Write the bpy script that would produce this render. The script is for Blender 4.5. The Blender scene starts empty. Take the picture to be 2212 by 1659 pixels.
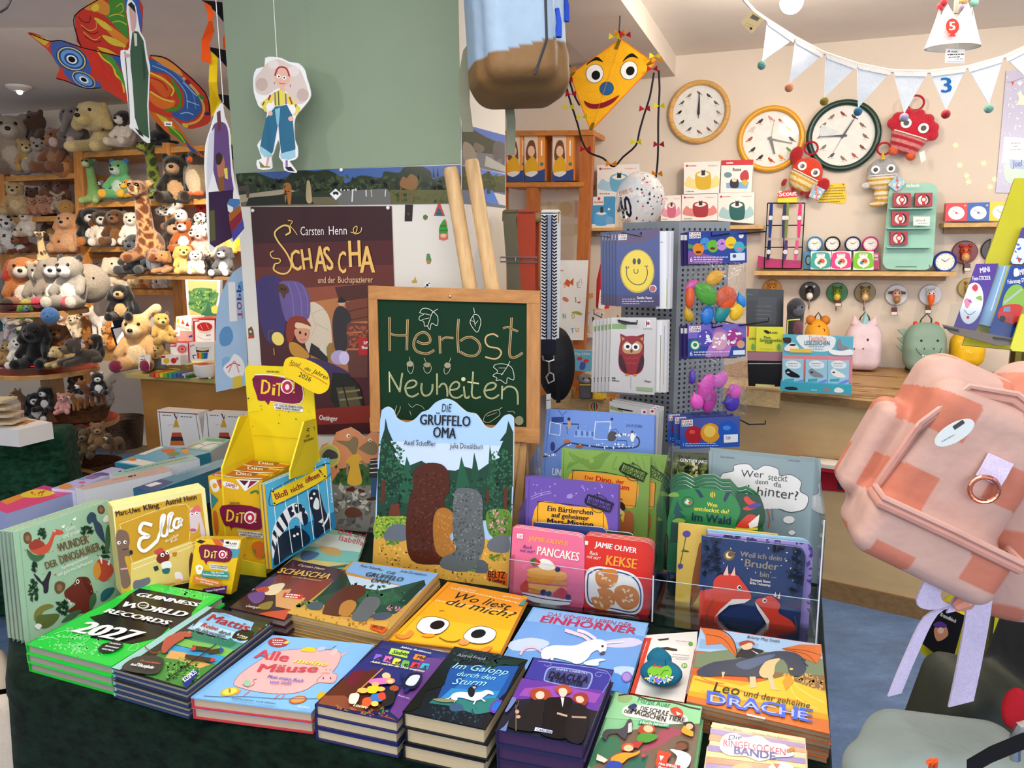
import bpy,math,random
import numpy as np
from mathutils import Vector as V,Matrix
from mathutils.geometry import tessellate_polygon
random.seed(7)
SC=bpy.context.scene
COL=SC.collection
FPX,CX,CY=1661.0,1106.0,829.5
PITCH=math.atan((CY-525)/FPX)
ROLL=math.radians(0.43)
EYE=V((0,0,1.6))
FW=V((0,math.cos(PITCH),-math.sin(PITCH)))
U0=V((0,math.sin(PITCH),math.cos(PITCH)))
RT=V((1,0,0))*math.cos(ROLL)-U0*math.sin(ROLL)
UP=U0*math.cos(ROLL)+V((1,0,0))*math.sin(ROLL)
cd=bpy.data.cameras.new('camera')
cam=bpy.data.objects.new('camera',cd)
COL.objects.link(cam)
cd.sensor_width=36
cd.lens=FPX/2212*36
cd.clip_start=.05
m=Matrix((RT,UP,-FW)).transposed().to_4x4()
m.translation=EYE
cam.matrix_world=m
SC.camera=cam
SC.view_settings.view_transform='Standard'
SC.view_settings.look='None'
SC.view_settings.gamma=1
SC.view_settings.use_curve_mapping=False
SC.view_settings.exposure=-.2
w=bpy.data.worlds.new('shop_ambient')
SC.world=w
w.use_nodes=True
bg=w.node_tree.nodes['Background']
bg.inputs[0].default_value=(.95,.93,1,1)
bg.inputs[1].default_value=.7
def light(name,kind,loc,target,power,col=(1,1,1),size=1.0,size_y=None,angle=60,blend=.5):
 d=bpy.data.lights.new(name,kind)
 d.energy=power
 d.color=col
 if kind=='AREA':
  d.size=size
  if size_y:
   d.shape='RECTANGLE'
   d.size_y=size_y
 else:
  d.shadow_soft_size=size
 if kind=='SPOT':
  d.spot_size=math.radians(angle)
  d.spot_blend=blend
 o=bpy.data.objects.new(name,d)
 COL.objects.link(o)
 o.location=loc
 o.rotation_euler=(V(target)-V(loc)).to_track_quat('-Z','Y').to_euler()
 return o
WARM,NEUT,COOL=(1,.84,.66),(1,.95,.9),(.82,.9,1)
light('assumed_top_light','AREA',(-.2,.9,2.55),(-.2,1.2,0),40,NEUT,1.6,1.2)  # assumed soft light from above the books; no such panel is seen
light('assumed_window_light','AREA',(.6,-2.6,1.9),(.2,2,1.0),100,COOL,3.4,1.8)  # assumed cool daylight from behind the camera
light('added_counter_light','AREA',(1.7,2.6,2.55),(1.7,2.9,0),16,WARM,1.0,.7)  # added lamp without a fixture, warms the counter area
light('assumed_wall_spot','SPOT',(2.75,2.2,2.5),(1.7,4.2,1.5),48,WARM,.04,angle=75)  # assumed lamp out of view, placed after the shadows on the wall
light('assumed_wall_spot','SPOT',(1.0,2.6,2.52),(.7,4.5,1.55),20,WARM,.05,angle=75)  # another assumed spot, unseen, on the wall by the audio cartons
light('assumed_plush_spot','SPOT',(-1.75,3.2,2.5),(-2.3,5.2,1.15),260,WARM,.05,angle=52,blend=.6)  # assumed spot apart from the modelled fixtures, gives the toys their warm light
light('assumed_plush_spot','SPOT',(-1.1,3.4,2.5),(-1.75,5.0,1.2),190,WARM,.05,angle=50,blend=.6)  # second assumed spot, no fixture, for the shelves toward the pillar
light('added_fill_light','POINT',(-2.0,.5,2.3),(0,0,0),30,NEUT,.1)  # added lamp out of view, brightens the ceiling and the near books
light('added_fill_light','POINT',(2.1,1.2,2.25),(0,0,0),20,NEUT,.1)  # another added lamp out of view, lifts the ceiling on this side
light('added_plush_light','AREA',(-2.6,3.6,2.55),(-2.6,4.2,0),22,WARM,1.2,.8)  # added unseen area light, softly brightens the plush corner
def lin(h):
 if not isinstance(h,str):
  return h
 if len(h)==3:
  h=''.join(c+c for c in h)
 r=[]
 for i in(0,2,4):
  x=int(h[i:i+2],16)/255
  r.append(x/12.92 if x<.04045 else((x+.055)/1.055)**2.4)
 return(r[0],r[1],r[2],1.0)
MATS={}
def mat(name):
 if name in MATS:
  return MATS[name]
 m=bpy.data.materials.new(name)
 m.use_nodes=True
 nt=m.node_tree
 N,Lk=nt.nodes,nt.links
 b=N['Principled BSDF']
 at=N.new('ShaderNodeAttribute')
 at.attribute_name='Col'
 tc=N.new('ShaderNodeTexCoord')
 def noise(scale,detail=3,rough=.6,sc=None):
  n=N.new('ShaderNodeTexNoise')
  n.inputs['Scale'].default_value=scale
  n.inputs['Detail'].default_value=detail
  n.inputs['Roughness'].default_value=rough
  if sc:
   mp=N.new('ShaderNodeMapping')
   mp.inputs['Scale'].default_value=sc
   Lk.new(tc.outputs['Object'],mp.inputs[0])
   Lk.new(mp.outputs[0],n.inputs['Vector'])
  else:
   Lk.new(tc.outputs['Object'],n.inputs['Vector'])
  return n.outputs[0]
 def tint(fac,lo,hi,a=.3,z=.7):
  r=N.new('ShaderNodeMapRange')
  r.inputs[1].default_value,r.inputs[2].default_value=a,z
  r.inputs[3].default_value,r.inputs[4].default_value=lo,hi
  Lk.new(fac,r.inputs[0])
  x=N.new('ShaderNodeMix')
  x.data_type='RGBA'
  x.blend_type='MULTIPLY'
  x.inputs[0].default_value=1
  Lk.new(cur[0],x.inputs[6])
  Lk.new(r.outputs[0],x.inputs[7])
  cur[0]=x.outputs[2]
 def bump(fac,st,d=.002):
  n=N.new('ShaderNodeBump')
  n.inputs['Strength'].default_value=st
  n.inputs['Distance'].default_value=d
  Lk.new(fac,n.inputs['Height'])
  Lk.new(n.outputs[0],b.inputs['Normal'])
 cur=[at.outputs['Color']]
 rough,spec,metal=.5,.4,0
 if name=='paper':
  rough=.42
  tint(noise(9,2),.97,1.03)
 elif name=='gloss':
  rough=.22
  tint(noise(7,2),.98,1.02)
 elif name=='matte':
  rough=.85
  spec=.2
  tint(noise(30,2),.96,1.04)
 elif name=='pages':
  rough=.8
  spec=.15
  f=noise(6,2,.6,(3,3,900))
  tint(f,.8,1.1)
 elif name=='plush':
  rough=.95
  spec=.1
  f=noise(120,4,.7)
  tint(f,.72,1.22)
  bump(f,.9,.006)
  b.inputs['Sheen Weight'].default_value=.35
  b.inputs['Sheen Roughness'].default_value=.5
 elif name=='fabric':
  rough=.85
  spec=.2
  f=noise(420,2)
  tint(f,.9,1.1)
  g=noise(14,3)
  tint(g,.92,1.06)
  bump(noise(60,3),.25,.004)
 elif name=='nylon':
  rough=.55
  spec=.3
  tint(noise(10,3),.94,1.05)
  bump(noise(22,3,.5),.5,.008)
 elif name=='velvet':
  rough=.9
  spec=.05
  f=noise(26,5,.7,(1,1,1.8))
  tint(f,.35,1.6,.35,.68)
  bump(f,.4,.006)
  b.inputs['Sheen Weight'].default_value=.06
 elif name=='wood':
  rough=.45
  f=noise(7,5,.65,(1.2,9,9))
  tint(f,.74,1.18)
  tint(noise(40,2,.5,(1,12,12)),.93,1.05)
 elif name=='plywood':
  rough=.5
  tint(noise(2.2,4,.55,(1,1,5)),.88,1.1)
  tint(noise(9,3),.96,1.04)
 elif name=='woodv':
  rough=.45
  f=noise(7,5,.65,(9,9,1.2))
  tint(f,.74,1.18)
 elif name=='plastic':
  rough=.28
  spec=.5
  tint(noise(20,1),.98,1.02)
 elif name=='metal':
  rough=.25
  metal=1
  tint(noise(50,1),.96,1.02)
 elif name=='wicker':
  rough=.7
  f=noise(55,2,.5,(1,1,3))
  tint(f,.45,1.4)
  bump(f,.8,.006)
 elif name=='foil':
  rough=.18
  metal=.75
  bump(noise(30,3),.25,.004)
 elif name=='paint':
  rough=.9
  spec=.15
  tint(noise(3,5,.65),.965,1.03)
  bump(noise(160,2),.06,.002)
 elif name=='lino':
  rough=.32
  spec=.45
  f=noise(5,7,.72,(1,2.2,1))
  tint(f,.72,1.35)
  tint(noise(60,3),.92,1.08)
  bump(f,.1,.004)
 elif name=='latex':
  rough=.3
  spec=.5
  tint(noise(16,2),.95,1.05)
  b.inputs['Subsurface Weight'].default_value=0
 elif name=='lamp':
  b.inputs['Emission Color'].default_value=(1,.93,.82,1)
  b.inputs['Emission Strength'].default_value=9
 if name=='film':
  b.inputs['Alpha'].default_value=.5
  rough,spec=.15,.6
 if name in('acrylic','bag','glass'):
  N.remove(b)
  tr=N.new('ShaderNodeBsdfTransparent')
  gl=N.new('ShaderNodeBsdfGlossy')
  gl.inputs['Roughness'].default_value={'acrylic':.03,'bag':.12,'glass':.02}[name]
  lw=N.new('ShaderNodeLayerWeight')
  lw.inputs[0].default_value={'acrylic':.32,'bag':.5,'glass':.2}[name]
  if name=='bag':
   bp=N.new('ShaderNodeBump')
   bp.inputs['Strength'].default_value=1
   bp.inputs['Distance'].default_value=.02
   Lk.new(noise(28,3),bp.inputs['Height'])
   Lk.new(bp.outputs[0],gl.inputs['Normal'])
   Lk.new(bp.outputs[0],lw.inputs['Normal'])
  tr.inputs[0].default_value={'acrylic':(.93,.95,.96,1),'bag':(.95,.96,.97,1),'glass':(.97,.98,.98,1)}[name]
  mx=N.new('ShaderNodeMixShader')
  mr=N.new('ShaderNodeMath')
  mr.operation='MULTIPLY'
  mr.inputs[1].default_value={'acrylic':.75,'bag':.55,'glass':.6}[name]
  Lk.new(lw.outputs['Fresnel' if name!='bag' else 'Facing'],mr.inputs[0])
  Lk.new(mr.outputs[0],mx.inputs[0])
  Lk.new(tr.outputs[0],mx.inputs[1])
  Lk.new(gl.outputs[0],mx.inputs[2])
  Lk.new(mx.outputs[0],N['Material Output'].inputs[0])
 else:
  Lk.new(cur[0],b.inputs['Base Color'])
  b.inputs['Roughness'].default_value=rough
  b.inputs['Metallic'].default_value=metal
  b.inputs['Specular IOR Level'].default_value=spec
 MATS[name]=m
 return m
def ray(px,py):
 return FW+RT*((px-CX)/FPX)-UP*((py-CY)/FPX)
class Pl:
 def __init__(s,o,n):
  s.o,s.n=V(o),V(n).normalized()
  s.u=V((0,0,1)).cross(s.n)
  s.u=s.u.normalized()if s.u.length>1e-4 else V((1,0,0))
  s.v=s.n.cross(s.u)
 def hit(s,px,py,off=0):
  d=ray(px,py)
  return EYE+d*((s.o+s.n*off-EYE).dot(s.n)/d.dot(s.n))
 def off(s,d):
  return Pl(s.o+s.n*d,s.n)
 def scale(s,px,py):
  return(s.hit(px,py)-EYE).dot(FW)/FPX
def flat(z):
 return Pl((0,0,z),(0,0,1))
def face(px,py,Y,yaw=0,tilt=0):
 d=ray(px,py)
 a,t=math.radians(yaw),math.radians(tilt)
 return Pl(EYE+d*(Y/d.y),(math.sin(a)*math.cos(t),-math.cos(a)*math.cos(t),math.sin(t)))
def at(px,py,Y):
 d=ray(px,py)
 return EYE+d*(Y/d.y)
class MB:
 def __init__(s):
  s.v,s.f,s.c=[],[],[]
 def face(s,pts,col):
  b=len(s.v)
  s.v+=[tuple(p)for p in pts]
  s.f.append(tuple(range(b,b+len(pts))))
  s.c.append(col)
 def poly(s,pts,col):
  if len(pts)<=4:
   return s.face(pts,col)
  b=len(s.v)
  s.v+=[tuple(p)for p in pts]
  for t in tessellate_polygon([pts]):
   s.f.append((b+t[0],b+t[1],b+t[2]))
   s.c.append(col)
 def prism(s,pts,vec,col,side=None,back=None):
  side=side or col
  vec=V(vec)
  q=[V(p)+vec for p in pts]
  n=V((0,0,0))
  for i in range(len(pts)):
   n+=V(pts[i]).cross(V(pts[(i+1)%len(pts)]))
  pts=[V(p)for p in pts]
  if n.dot(vec)>0:
   pts.reverse()
   q.reverse()
  s.poly(pts,col)
  s.poly(q[::-1],back or side)
  k=len(pts)
  for i in range(k):
   j=(i+1)%k
   s.face([pts[j],pts[i],q[i],q[j]],side)
 def box(s,lo,hi,col,M=None):
  x0,y0,z0=lo
  x1,y1,z1=hi
  c=[V((x,y,z))for x in(x0,x1)for y in(y0,y1)for z in(z0,z1)]
  if M:
   c=[M@p for p in c]
  for q in((0,1,3,2),(4,6,7,5),(0,4,5,1),(2,3,7,6),(0,2,6,4),(1,5,7,3)):
   s.face([c[i]for i in q],col)
 def grid(s,P,col,closed_u=False,closed_v=False):
  b=len(s.v)
  n,k=len(P),len(P[0])
  for r in P:
   s.v+=[tuple(p)for p in r]
  for i in range(n if closed_u else n-1):
   for j in range(k if closed_v else k-1):
    a,c=(i+1)%n,(j+1)%k
    s.f.append((b+i*k+j,b+i*k+c,b+a*k+c,b+a*k+j))
    s.c.append(col(i,j)if callable(col)else col)
 def tube(s,path,r,col,k=8,cap=True):
  path=[V(p)for p in path]
  n=len(path)
  rs=r if isinstance(r,(list,tuple))else[r]*n
  rings=[]
  ref=None
  for i,p in enumerate(path):
   t=(path[min(i+1,n-1)]-path[max(i-1,0)]).normalized()
   if ref is None:
    ref=t.orthogonal().normalized()
   ref=(ref-t*ref.dot(t))
   ref=ref.normalized()if ref.length>1e-5 else t.orthogonal().normalized()
   w2=t.cross(ref)
   rings.append([p+(ref*math.cos(a)+w2*math.sin(a))*rs[i]for a in[2*math.pi*j/k for j in range(k)]])
  s.grid(rings,col,closed_v=True)
  if cap:
   s.face(rings[0][::-1],col)
   s.face(rings[-1],col)
 def ribbon(s,path,wid,side,col,th=.002):
  n=len(path)
  path=[V(p)for p in path]
  sd=[V(x).normalized()for x in(side if isinstance(side,list)else[side]*n)]
  ws=wid if isinstance(wid,(list,tuple))else[wid]*n
  rings=[]
  for i,p in enumerate(path):
   t=(path[min(i+1,n-1)]-path[max(i-1,0)]).normalized()
   nn=t.cross(sd[i]).normalized()*th/2
   a=sd[i]*ws[i]/2
   rings.append([p-a-nn,p+a-nn,p+a+nn,p-a+nn])
  s.grid(rings,col,closed_v=True)
  s.face(rings[0][::-1],col)
  s.face(rings[-1],col)
 def lathe(s,o,axis,prof,col,k=24,start=None):
  axis=V(axis).normalized()
  x=V(start).normalized()if start else axis.orthogonal().normalized()
  y=axis.cross(x)
  P=[[V(o)+axis*h+(x*math.cos(2*math.pi*j/k)+y*math.sin(2*math.pi*j/k))*r for j in range(k)]for r,h in prof]
  if isinstance(col,list):
   s.grid(P,lambda i,j:col[min(i,len(col)-1)],closed_v=True)
  else:
   s.grid(P,col,closed_v=True)
 def ball(s,c,r,col,M=None,nu=8,nv=12):
  rx,ry,rz=(r,r,r)if not isinstance(r,(tuple,list))else r
  P=[]
  for i in range(nu+1):
   a=math.pi*(i/nu)-math.pi/2
   a=max(-1.5706,min(1.5706,a))
   row=[]
   for j in range(nv):
    t=2*math.pi*j/nv
    p=V((rx*math.cos(a)*math.cos(t),ry*math.cos(a)*math.sin(t),rz*math.sin(a)))
    row.append(V(c)+(M@p if M else p))
   P.append(row)
  s.grid(P,col,closed_v=True)
 def build(s,name,material='paper',parent=None,smooth=False,loc=None):
  A=np.array(s.v,dtype=float).reshape(-1,3)
  if loc is None:
   if parent is not None:
    loc=parent.matrix_world.translation if parent.parent is None else wloc(parent)
   else:
    lo,hi=A.min(0),A.max(0)
    loc=((lo[0]+hi[0])/2,(lo[1]+hi[1])/2,lo[2])
  loc=V(loc)
  A=A-np.array(loc)
  me=bpy.data.meshes.new(name)
  me.from_pydata(A.tolist(),[],s.f)
  ca=me.color_attributes.new('Col','FLOAT_COLOR','CORNER')
  ks=np.array([len(f)for f in s.f])
  cols=np.repeat(np.array([lin(c)for c in s.c],dtype=np.float32),ks,axis=0)
  ca.data.foreach_set('color',cols.ravel())
  me.materials.append(mat(material))
  if smooth:
   me.polygons.foreach_set('use_smooth',[True]*len(me.polygons))
   if smooth!=2:
    try:
     me.set_sharp_from_angle(angle=math.radians(42))
    except Exception:
     pass
  o=bpy.data.objects.new(name,me)
  COL.objects.link(o)
  o.location=loc
  if parent is not None:
   o.parent=parent
   o.location=loc-wloc(parent)
  WL[o.name]=loc
  return o
WL={}
def wloc(o):
 return WL.get(o.name,V(o.location))
def tag(o,label,cat,group=None):
 o['label']=label
 o['category']=cat
 if group:
  o['group']=group
 return o
def thing(name,label,cat,loc,group=None):
 o=bpy.data.objects.new(name,None)
 o.empty_display_size=.05
 COL.objects.link(o)
 o.location=loc
 WL[o.name]=V(loc)
 o.matrix_world=Matrix.Translation(V(loc))
 return tag(o,label,cat,group)
def one(mb,name,label,cat,material='paper',group=None,smooth=False):
 return tag(mb.build(name,material,None,smooth),label,cat,group)
def struct(mb,name,material,smooth=False):
 o=mb.build(name,material,None,smooth)
 o['kind']='structure'
 return o
def dup(root,move,rot=0,label=None,group=None):
 r=root.copy()
 COL.objects.link(r)
 r.location=V(root.location)+V(move)
 r.rotation_euler=(0,0,rot)
 WL[r.name]=V(r.location)
 if label:
  r['label']=label
 if group:
  r['group']=group
 for ch in root.children:
  c=ch.copy()
  COL.objects.link(c)
  c.parent=r
  for g in ch.children:
   d=g.copy()
   COL.objects.link(d)
   d.parent=c
 return r
GLYPH={}
def glyph(ch,style):
 key=ch
 if key in GLYPH:
  return GLYPH[key]
 def mesh_of(body):
  cu=bpy.data.curves.new('g','FONT')
  cu.body=body
  cu.dimensions='2D'
  cu.fill_mode='FRONT'
  cu.resolution_u=2
  ob=bpy.data.objects.new('g',cu)
  me=bpy.data.meshes.new_from_object(ob)
  vs=np.empty(len(me.vertices)*3)
  me.vertices.foreach_get('co',vs)
  vs=vs.reshape(-1,3)[:,:2]
  fs=[tuple(p.vertices)for p in me.polygons]
  bpy.data.meshes.remove(me)
  bpy.data.objects.remove(ob)
  bpy.data.curves.remove(cu)
  return vs,fs
 if 'HH' not in GLYPH:
  v,_=mesh_of('HH')
  GLYPH['HH']=v[:,0].max()-v[:,0].min()
  GLYPH['cap']=v[:,1].max()
 vs,fs=mesh_of(ch)if ch!=' ' else(np.zeros((0,2)),[])
 v3,_=mesh_of('H'+ch+'H')
 adv=v3[:,0].max()-v3[:,0].min()-GLYPH['HH']
 GLYPH[key]=(vs/GLYPH['cap'],fs,(adv if ch!=' ' else.26)/GLYPH['cap'])
 return GLYPH[key]
CROP={'':(0,0,1)}
for k_,x_,y_,s_ in(('z1',0,0,3.95),('z2',0,400,3.95),('z3',0,800,3.95),('z4',480,0,3.511),('z5',480,400,3.95),('z6',480,780,3.253),('y1',1080,0,3.95),('y2',1600,0,3.606),('y3',1080,400,3.95),('y4',1600,400,3.606),('y5',1080,800,3.95),('y6',1600,760,3.606),('w1',0,1200,3.614),('w2',500,1180,3.456),('w3',1060,1120,2.989),('w4',1650,1180,3.463),('c1',400,760,3.13),('c2',780,600,5.183),('c3',0,1040,2.266),('c4',520,430,1.866),('v1',640,1360,3.16),('v2',1260,1340,3.95),('v3',400,1300,5.027),('p1',0,220,7.373),('p2',150,310,5.721),('p3',0,560,7.373),('p4',200,560,6.38),('p5',0,780,5.924),('p6',0,880,3.95)):
 CROP[k_]=(x_,y_,1/s_)
def smooth_pts(P,closed=True,k=4):
 out=[]
 n=len(P)
 for i in range(n if closed else n-1):
  g=(lambda j:P[j%n])if closed else(lambda j:P[max(0,min(n-1,j))])
  a,b,c,d=g(i-1),g(i),g(i+1),g(i+2)
  for q in range(k):
   t=q/k
   out.append(tuple(.5*(2*b[e]+(c[e]-a[e])*t+(2*a[e]-5*b[e]+4*c[e]-d[e])*t*t+(3*b[e]-a[e]-3*c[e]+d[e])*t**3)for e in(0,1)))
 if not closed:
  out.append(P[-1])
 return out
def pxs(s,crop=''):
 ox,oy,k=CROP[crop]
 return[(ox+float(a)*k,oy+float(b)*k)for a,b in(t.split(',')for t in s.split())]
STEP=.00004
def clip_px(P,C):
 ar=sum(C[i-1][0]*C[i][1]-C[i][0]*C[i-1][1]for i in range(len(C)))
 if ar<0:
  C=C[::-1]
 for i in range(len(C)):
  a,b=C[i-1],C[i]
  side=[(b[0]-a[0])*(p[1]-a[1])-(b[1]-a[1])*(p[0]-a[0])for p in P]
  out=[]
  for k in range(len(P)):
   p,q,s,t=P[k-1],P[k],side[k-1],side[k]
   if(s>=0)!=(t>=0):
    f=s/(s-t)
    out.append((p[0]+(q[0]-p[0])*f,p[1]+(q[1]-p[1])*f))
   if t>=0:
    out.append(q)
  P=out
  if len(P)<3:
   return[]
 return P
def art(mb,pl,spec,lift=.0004,clip=None):
 ox,oy,k=0,0,1
 up=None
 z=lift
 rnd=random.Random(len(spec))
 def put(P,col):
  P=[(ox+x*k,oy+y*k)for x,y in P]
  tris=[P]
  if len(P)>4:
   vv=[V((x,y,0))for x,y in P]
   tris=[[P[i]for i in t]for t in tessellate_polygon([vv])]
  for t in tris:
   if clip:
    t=clip_px(t,clip)
   if len(t)>2:
    mb.face([pl.hit(x,y,z)for x,y in t],col)
 for ln in spec.strip().split('\n'):
  t=ln.split()
  if not t:
   continue
  o=t[0]
  if o[0]=='@':
   ox,oy,k=CROP[o[1:]]
   continue
  if o=='U':
   up=None if len(t)<3 else(float(t[1]),float(t[2]))
   continue
  z+=STEP
  col=t[1]
  if o in 'PB':
   P=[tuple(map(float,a.split(',')))for a in t[2:]]
   put(smooth_pts(P)if o=='B' else P,col)
  elif o=='E':
   a=list(map(float,' '.join(t[2:]).replace(',',' ').split()))
   cx,cy,rx=a[:3]
   ry=a[3]if len(a)>3 else rx
   r=math.radians(a[4])if len(a)>4 else 0
   n=12 if max(rx,ry)*k<8 else 26
   put([(cx+math.cos(q)*rx*math.cos(r)-math.sin(q)*ry*math.sin(r),cy+math.cos(q)*rx*math.sin(r)+math.sin(q)*ry*math.cos(r))for q in[2*math.pi*i/n for i in range(n)]],col)
  elif o in 'LS':
   wd=float(t[2])/2
   P=[tuple(map(float,a.split(',')))for a in t[3:]]
   if o=='S':
    P=smooth_pts(P,False)
   l,r=[],[]
   for i,p in enumerate(P):
    a,b=P[max(0,i-1)],P[min(len(P)-1,i+1)]
    dx,dy=b[0]-a[0],b[1]-a[1]
    d=math.hypot(dx,dy)or 1
    nx,ny=-dy/d*wd,dx/d*wd
    l.append((p[0]+nx,p[1]+ny))
    r.append((p[0]-nx,p[1]-ny))
   for i in range(len(P)-1):
    put([l[i],l[i+1],r[i+1],r[i]],col)
  elif o=='T':
   st=t[2]
   h,x0,y0,x1,y1=map(float,(t[3]+','+t[4]+','+t[5]).split(','))
   body=ln.split(None,6)[6]
   gs=[glyph(c,st)for c in body]
   W=sum(g[2]for g in gs)
   dx,dy=(x1-x0)/W,(y1-y0)/W
   if up:
    ul=math.hypot(*up)
    ux,uy=up[0]/ul*h,up[1]/ul*h
   else:
    dl=math.hypot(dx,dy)
    ux,uy=dy/dl*h,-dx/dl*h
   sh=.22 if 'i' in st else 0
   x=0
   for g in gs:
    j=(rnd.uniform(-.08,.08),rnd.uniform(.9,1.1))if 'h' in st else(0,1)
    for ox_ in((-.08,0,.08)if 'B' in st else(-.04,.04)if 'b' in st else(0,)):
     z+=STEP
     b=len(mb.v)
     for vx,vy in g[0]:
      yy=vy*j[1]+j[0]
      xx=x+vx+sh*vy+ox_
      mb.v.append(tuple(pl.hit(ox+(x0+dx*xx+ux*yy)*k,oy+(y0+dy*xx+uy*yy)*k,z)))
     for fc in g[1]:
      mb.f.append(tuple(b+i for i in fc))
      mb.c.append(col)
    x+=g[2]
  elif o=='D':
   n,x0,y0,x1,y1,r=map(float,','.join(t[2:6]).split(','))
   for _ in range(int(n)):
    x,y,q,s=rnd.uniform(x0,x1),rnd.uniform(y0,y1),rnd.uniform(0,6.28),r*rnd.uniform(.5,1.3)
    put([(x+s*math.cos(q+a)*(1 if i%2 else 1.8),y+s*math.sin(q+a)*(1 if i%2 else 1.8))for i,a in enumerate((0,1.57,3.14,4.71))],col)
  elif o=='Q':
   h,x0,y0,x1,y1=map(float,','.join(t[2:5]).split(','))
   L_=math.hypot(x1-x0,y1-y0)
   ex,ey=(x1-x0)/L_,(y1-y0)/L_
   p=0
   while p<L_-h:
    a=min(rnd.uniform(1,4)*h,L_-p)
    put([(x0+ex*i-ey*j,y0+ey*i+ex*j)for i,j in((p,0),(p+a,0),(p+a,-h),(p,-h))],col)
    p+=a+h*.7
 return mb
def slab(name,label,cat,pl,quad,th,col,side=None,spec=None,material='paper',group=None,pname='cover_print',crop='',off=0):
 px=pxs(quad,crop)if isinstance(quad,str)else quad
 pts=[pl.hit(*p,off)for p in px]
 mb=MB()
 mb.prism(pts,pl.n*-th,col,side)
 o=one(mb,name,label,cat,material,group)
 if spec:
  p=MB()
  p.poly([pl.hit(*q,off+.0002)for q in px],col)
  art(p,pl.off(off)if off else pl,spec,clip=px if len(px)==4 else None)
  p.build(pname,material,o)
 return o
def sdf_eval(pr,P):
 k=pr[0]
 if k=='e':
  c,r=np.array(pr[1]),np.array(pr[2])
  q=P-c
  rot=pr[4]if len(pr)>4 else 0
  if rot:
   a=math.radians(rot)
   ax=pr[5]if len(pr)>5 else 'x'
   R_=np.array(Matrix.Rotation(-a,3,ax.upper()))
   q=q@R_.T
  s=q/r
  k0=np.sqrt((s*s).sum(-1))+1e-9
  k1=np.sqrt(((s/r)**2).sum(-1))+1e-9
  return k0*(k0-1)/k1
 if k=='c':
  a,b,ra,rb=np.array(pr[1]),np.array(pr[2]),pr[4],pr[5]
  ab=b-a
  t=np.clip(((P-a)@ab)/max((ab@ab),1e-9),0,1)
  return np.sqrt((((P-a)-t[...,None]*ab)**2).sum(-1))-(ra+(rb-ra)*t)
 if k=='b':
  c,h,r=np.array(pr[1]),np.array(pr[2]),pr[4]
  q=P-c
  if len(pr)>5 and pr[5]:
   R_=np.array(Matrix.Rotation(-math.radians(pr[5]),3,pr[6].upper()))
   q=q@R_.T
  d=np.abs(q)-(h-r)
  return np.sqrt((np.maximum(d,0)**2).sum(-1))+np.minimum(d.max(-1),0)-r
def sdf_mesh(prims,res=34,blend=.03):
 lo,hi=[],[]
 for p in prims:
  if p[0]=='c':
   lo.append(np.minimum(np.array(p[1])-p[4],np.array(p[2])-p[5]))
   hi.append(np.maximum(np.array(p[1])+p[4],np.array(p[2])+p[5]))
  else:
   m=np.array(p[2])
   rot=(len(p)>4 and p[4])if p[0]=='e' else(len(p)>5 and p[5])
   if rot:
    m=np.full(3,np.linalg.norm(m)if p[0]=='b' else m.max())
   lo.append(np.array(p[1])-m)
   hi.append(np.array(p[1])+m)
 lo,hi=np.min(lo,0),np.max(hi,0)
 h=(hi-lo).max()/res
 lo=lo-2.5*h
 n=np.ceil((hi+2.5*h-lo)/h).astype(int)+1
 ax=[lo[i]+h*np.arange(n[i])for i in range(3)]
 G=np.stack(np.meshgrid(*ax,indexing='ij'),-1)
 d=None
 for p in prims:
  e=sdf_eval(p,G)
  if d is None:
   d=e
  else:
   k=np.clip(.5+.5*(d-e)/blend,0,1)
   d=d*(1-k)+e*k-blend*k*(1-k)
 ins=d<0
 nx,ny,nz=n-1
 cnt=np.zeros((nx,ny,nz))
 pos=np.zeros((nx,ny,nz,3))
 offs=[(i,j,k)for i in(0,1)for j in(0,1)for k in(0,1)]
 sub=lambda A,o:A[o[0]:o[0]+nx,o[1]:o[1]+ny,o[2]:o[2]+nz]
 for a in offs:
  for e in range(3):
   if a[e]:
    continue
   b=list(a)
   b[e]=1
   da,db=sub(d,a),sub(d,b)
   cr=(da<0)!=(db<0)
   t=np.where(cr,da/np.where(cr,da-db,1),0)
   q=np.zeros((nx,ny,nz,3))+np.array(a)
   q[...,e]+=t
   pos+=np.where(cr[...,None],q,0)
   cnt+=cr
 act=cnt>0
 idx=-np.ones((nx,ny,nz),int)
 idx[act]=np.arange(act.sum())
 cell=np.argwhere(act)
 vs=lo+h*(cell+pos[act]/cnt[act][:,None])
 quads=[]
 for e in range(3):
  f,g=(e+1)%3,(e+2)%3
  sl=[slice(1,None)]*3
  A=np.argwhere((np.take(ins,range(0,n[e]-1),e))!=(np.take(ins,range(1,n[e]),e)))
  A=A[(A[:,f]>0)&(A[:,g]>0)&(A[:,f]<n[f]-1)&(A[:,g]<n[g]-1)]
  if not len(A):
   continue
  fl=ins[tuple(A.T)]
  F_,G_=np.eye(3,dtype=int)[f],np.eye(3,dtype=int)[g]
  c=[idx[tuple((A-F_*x-G_*y).T)]for x,y in((0,0),(1,0),(1,1),(0,1))]
  q=np.stack(c,1)
  q[~fl]=q[~fl][:,::-1]
  quads.append(q)
 quads=np.concatenate(quads)
 ds=np.stack([sdf_eval(p,vs)for p in prims],1)
 reg=np.array([p[3]for p in prims])[ds.argmin(1)]
 return vs,quads,reg
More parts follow.
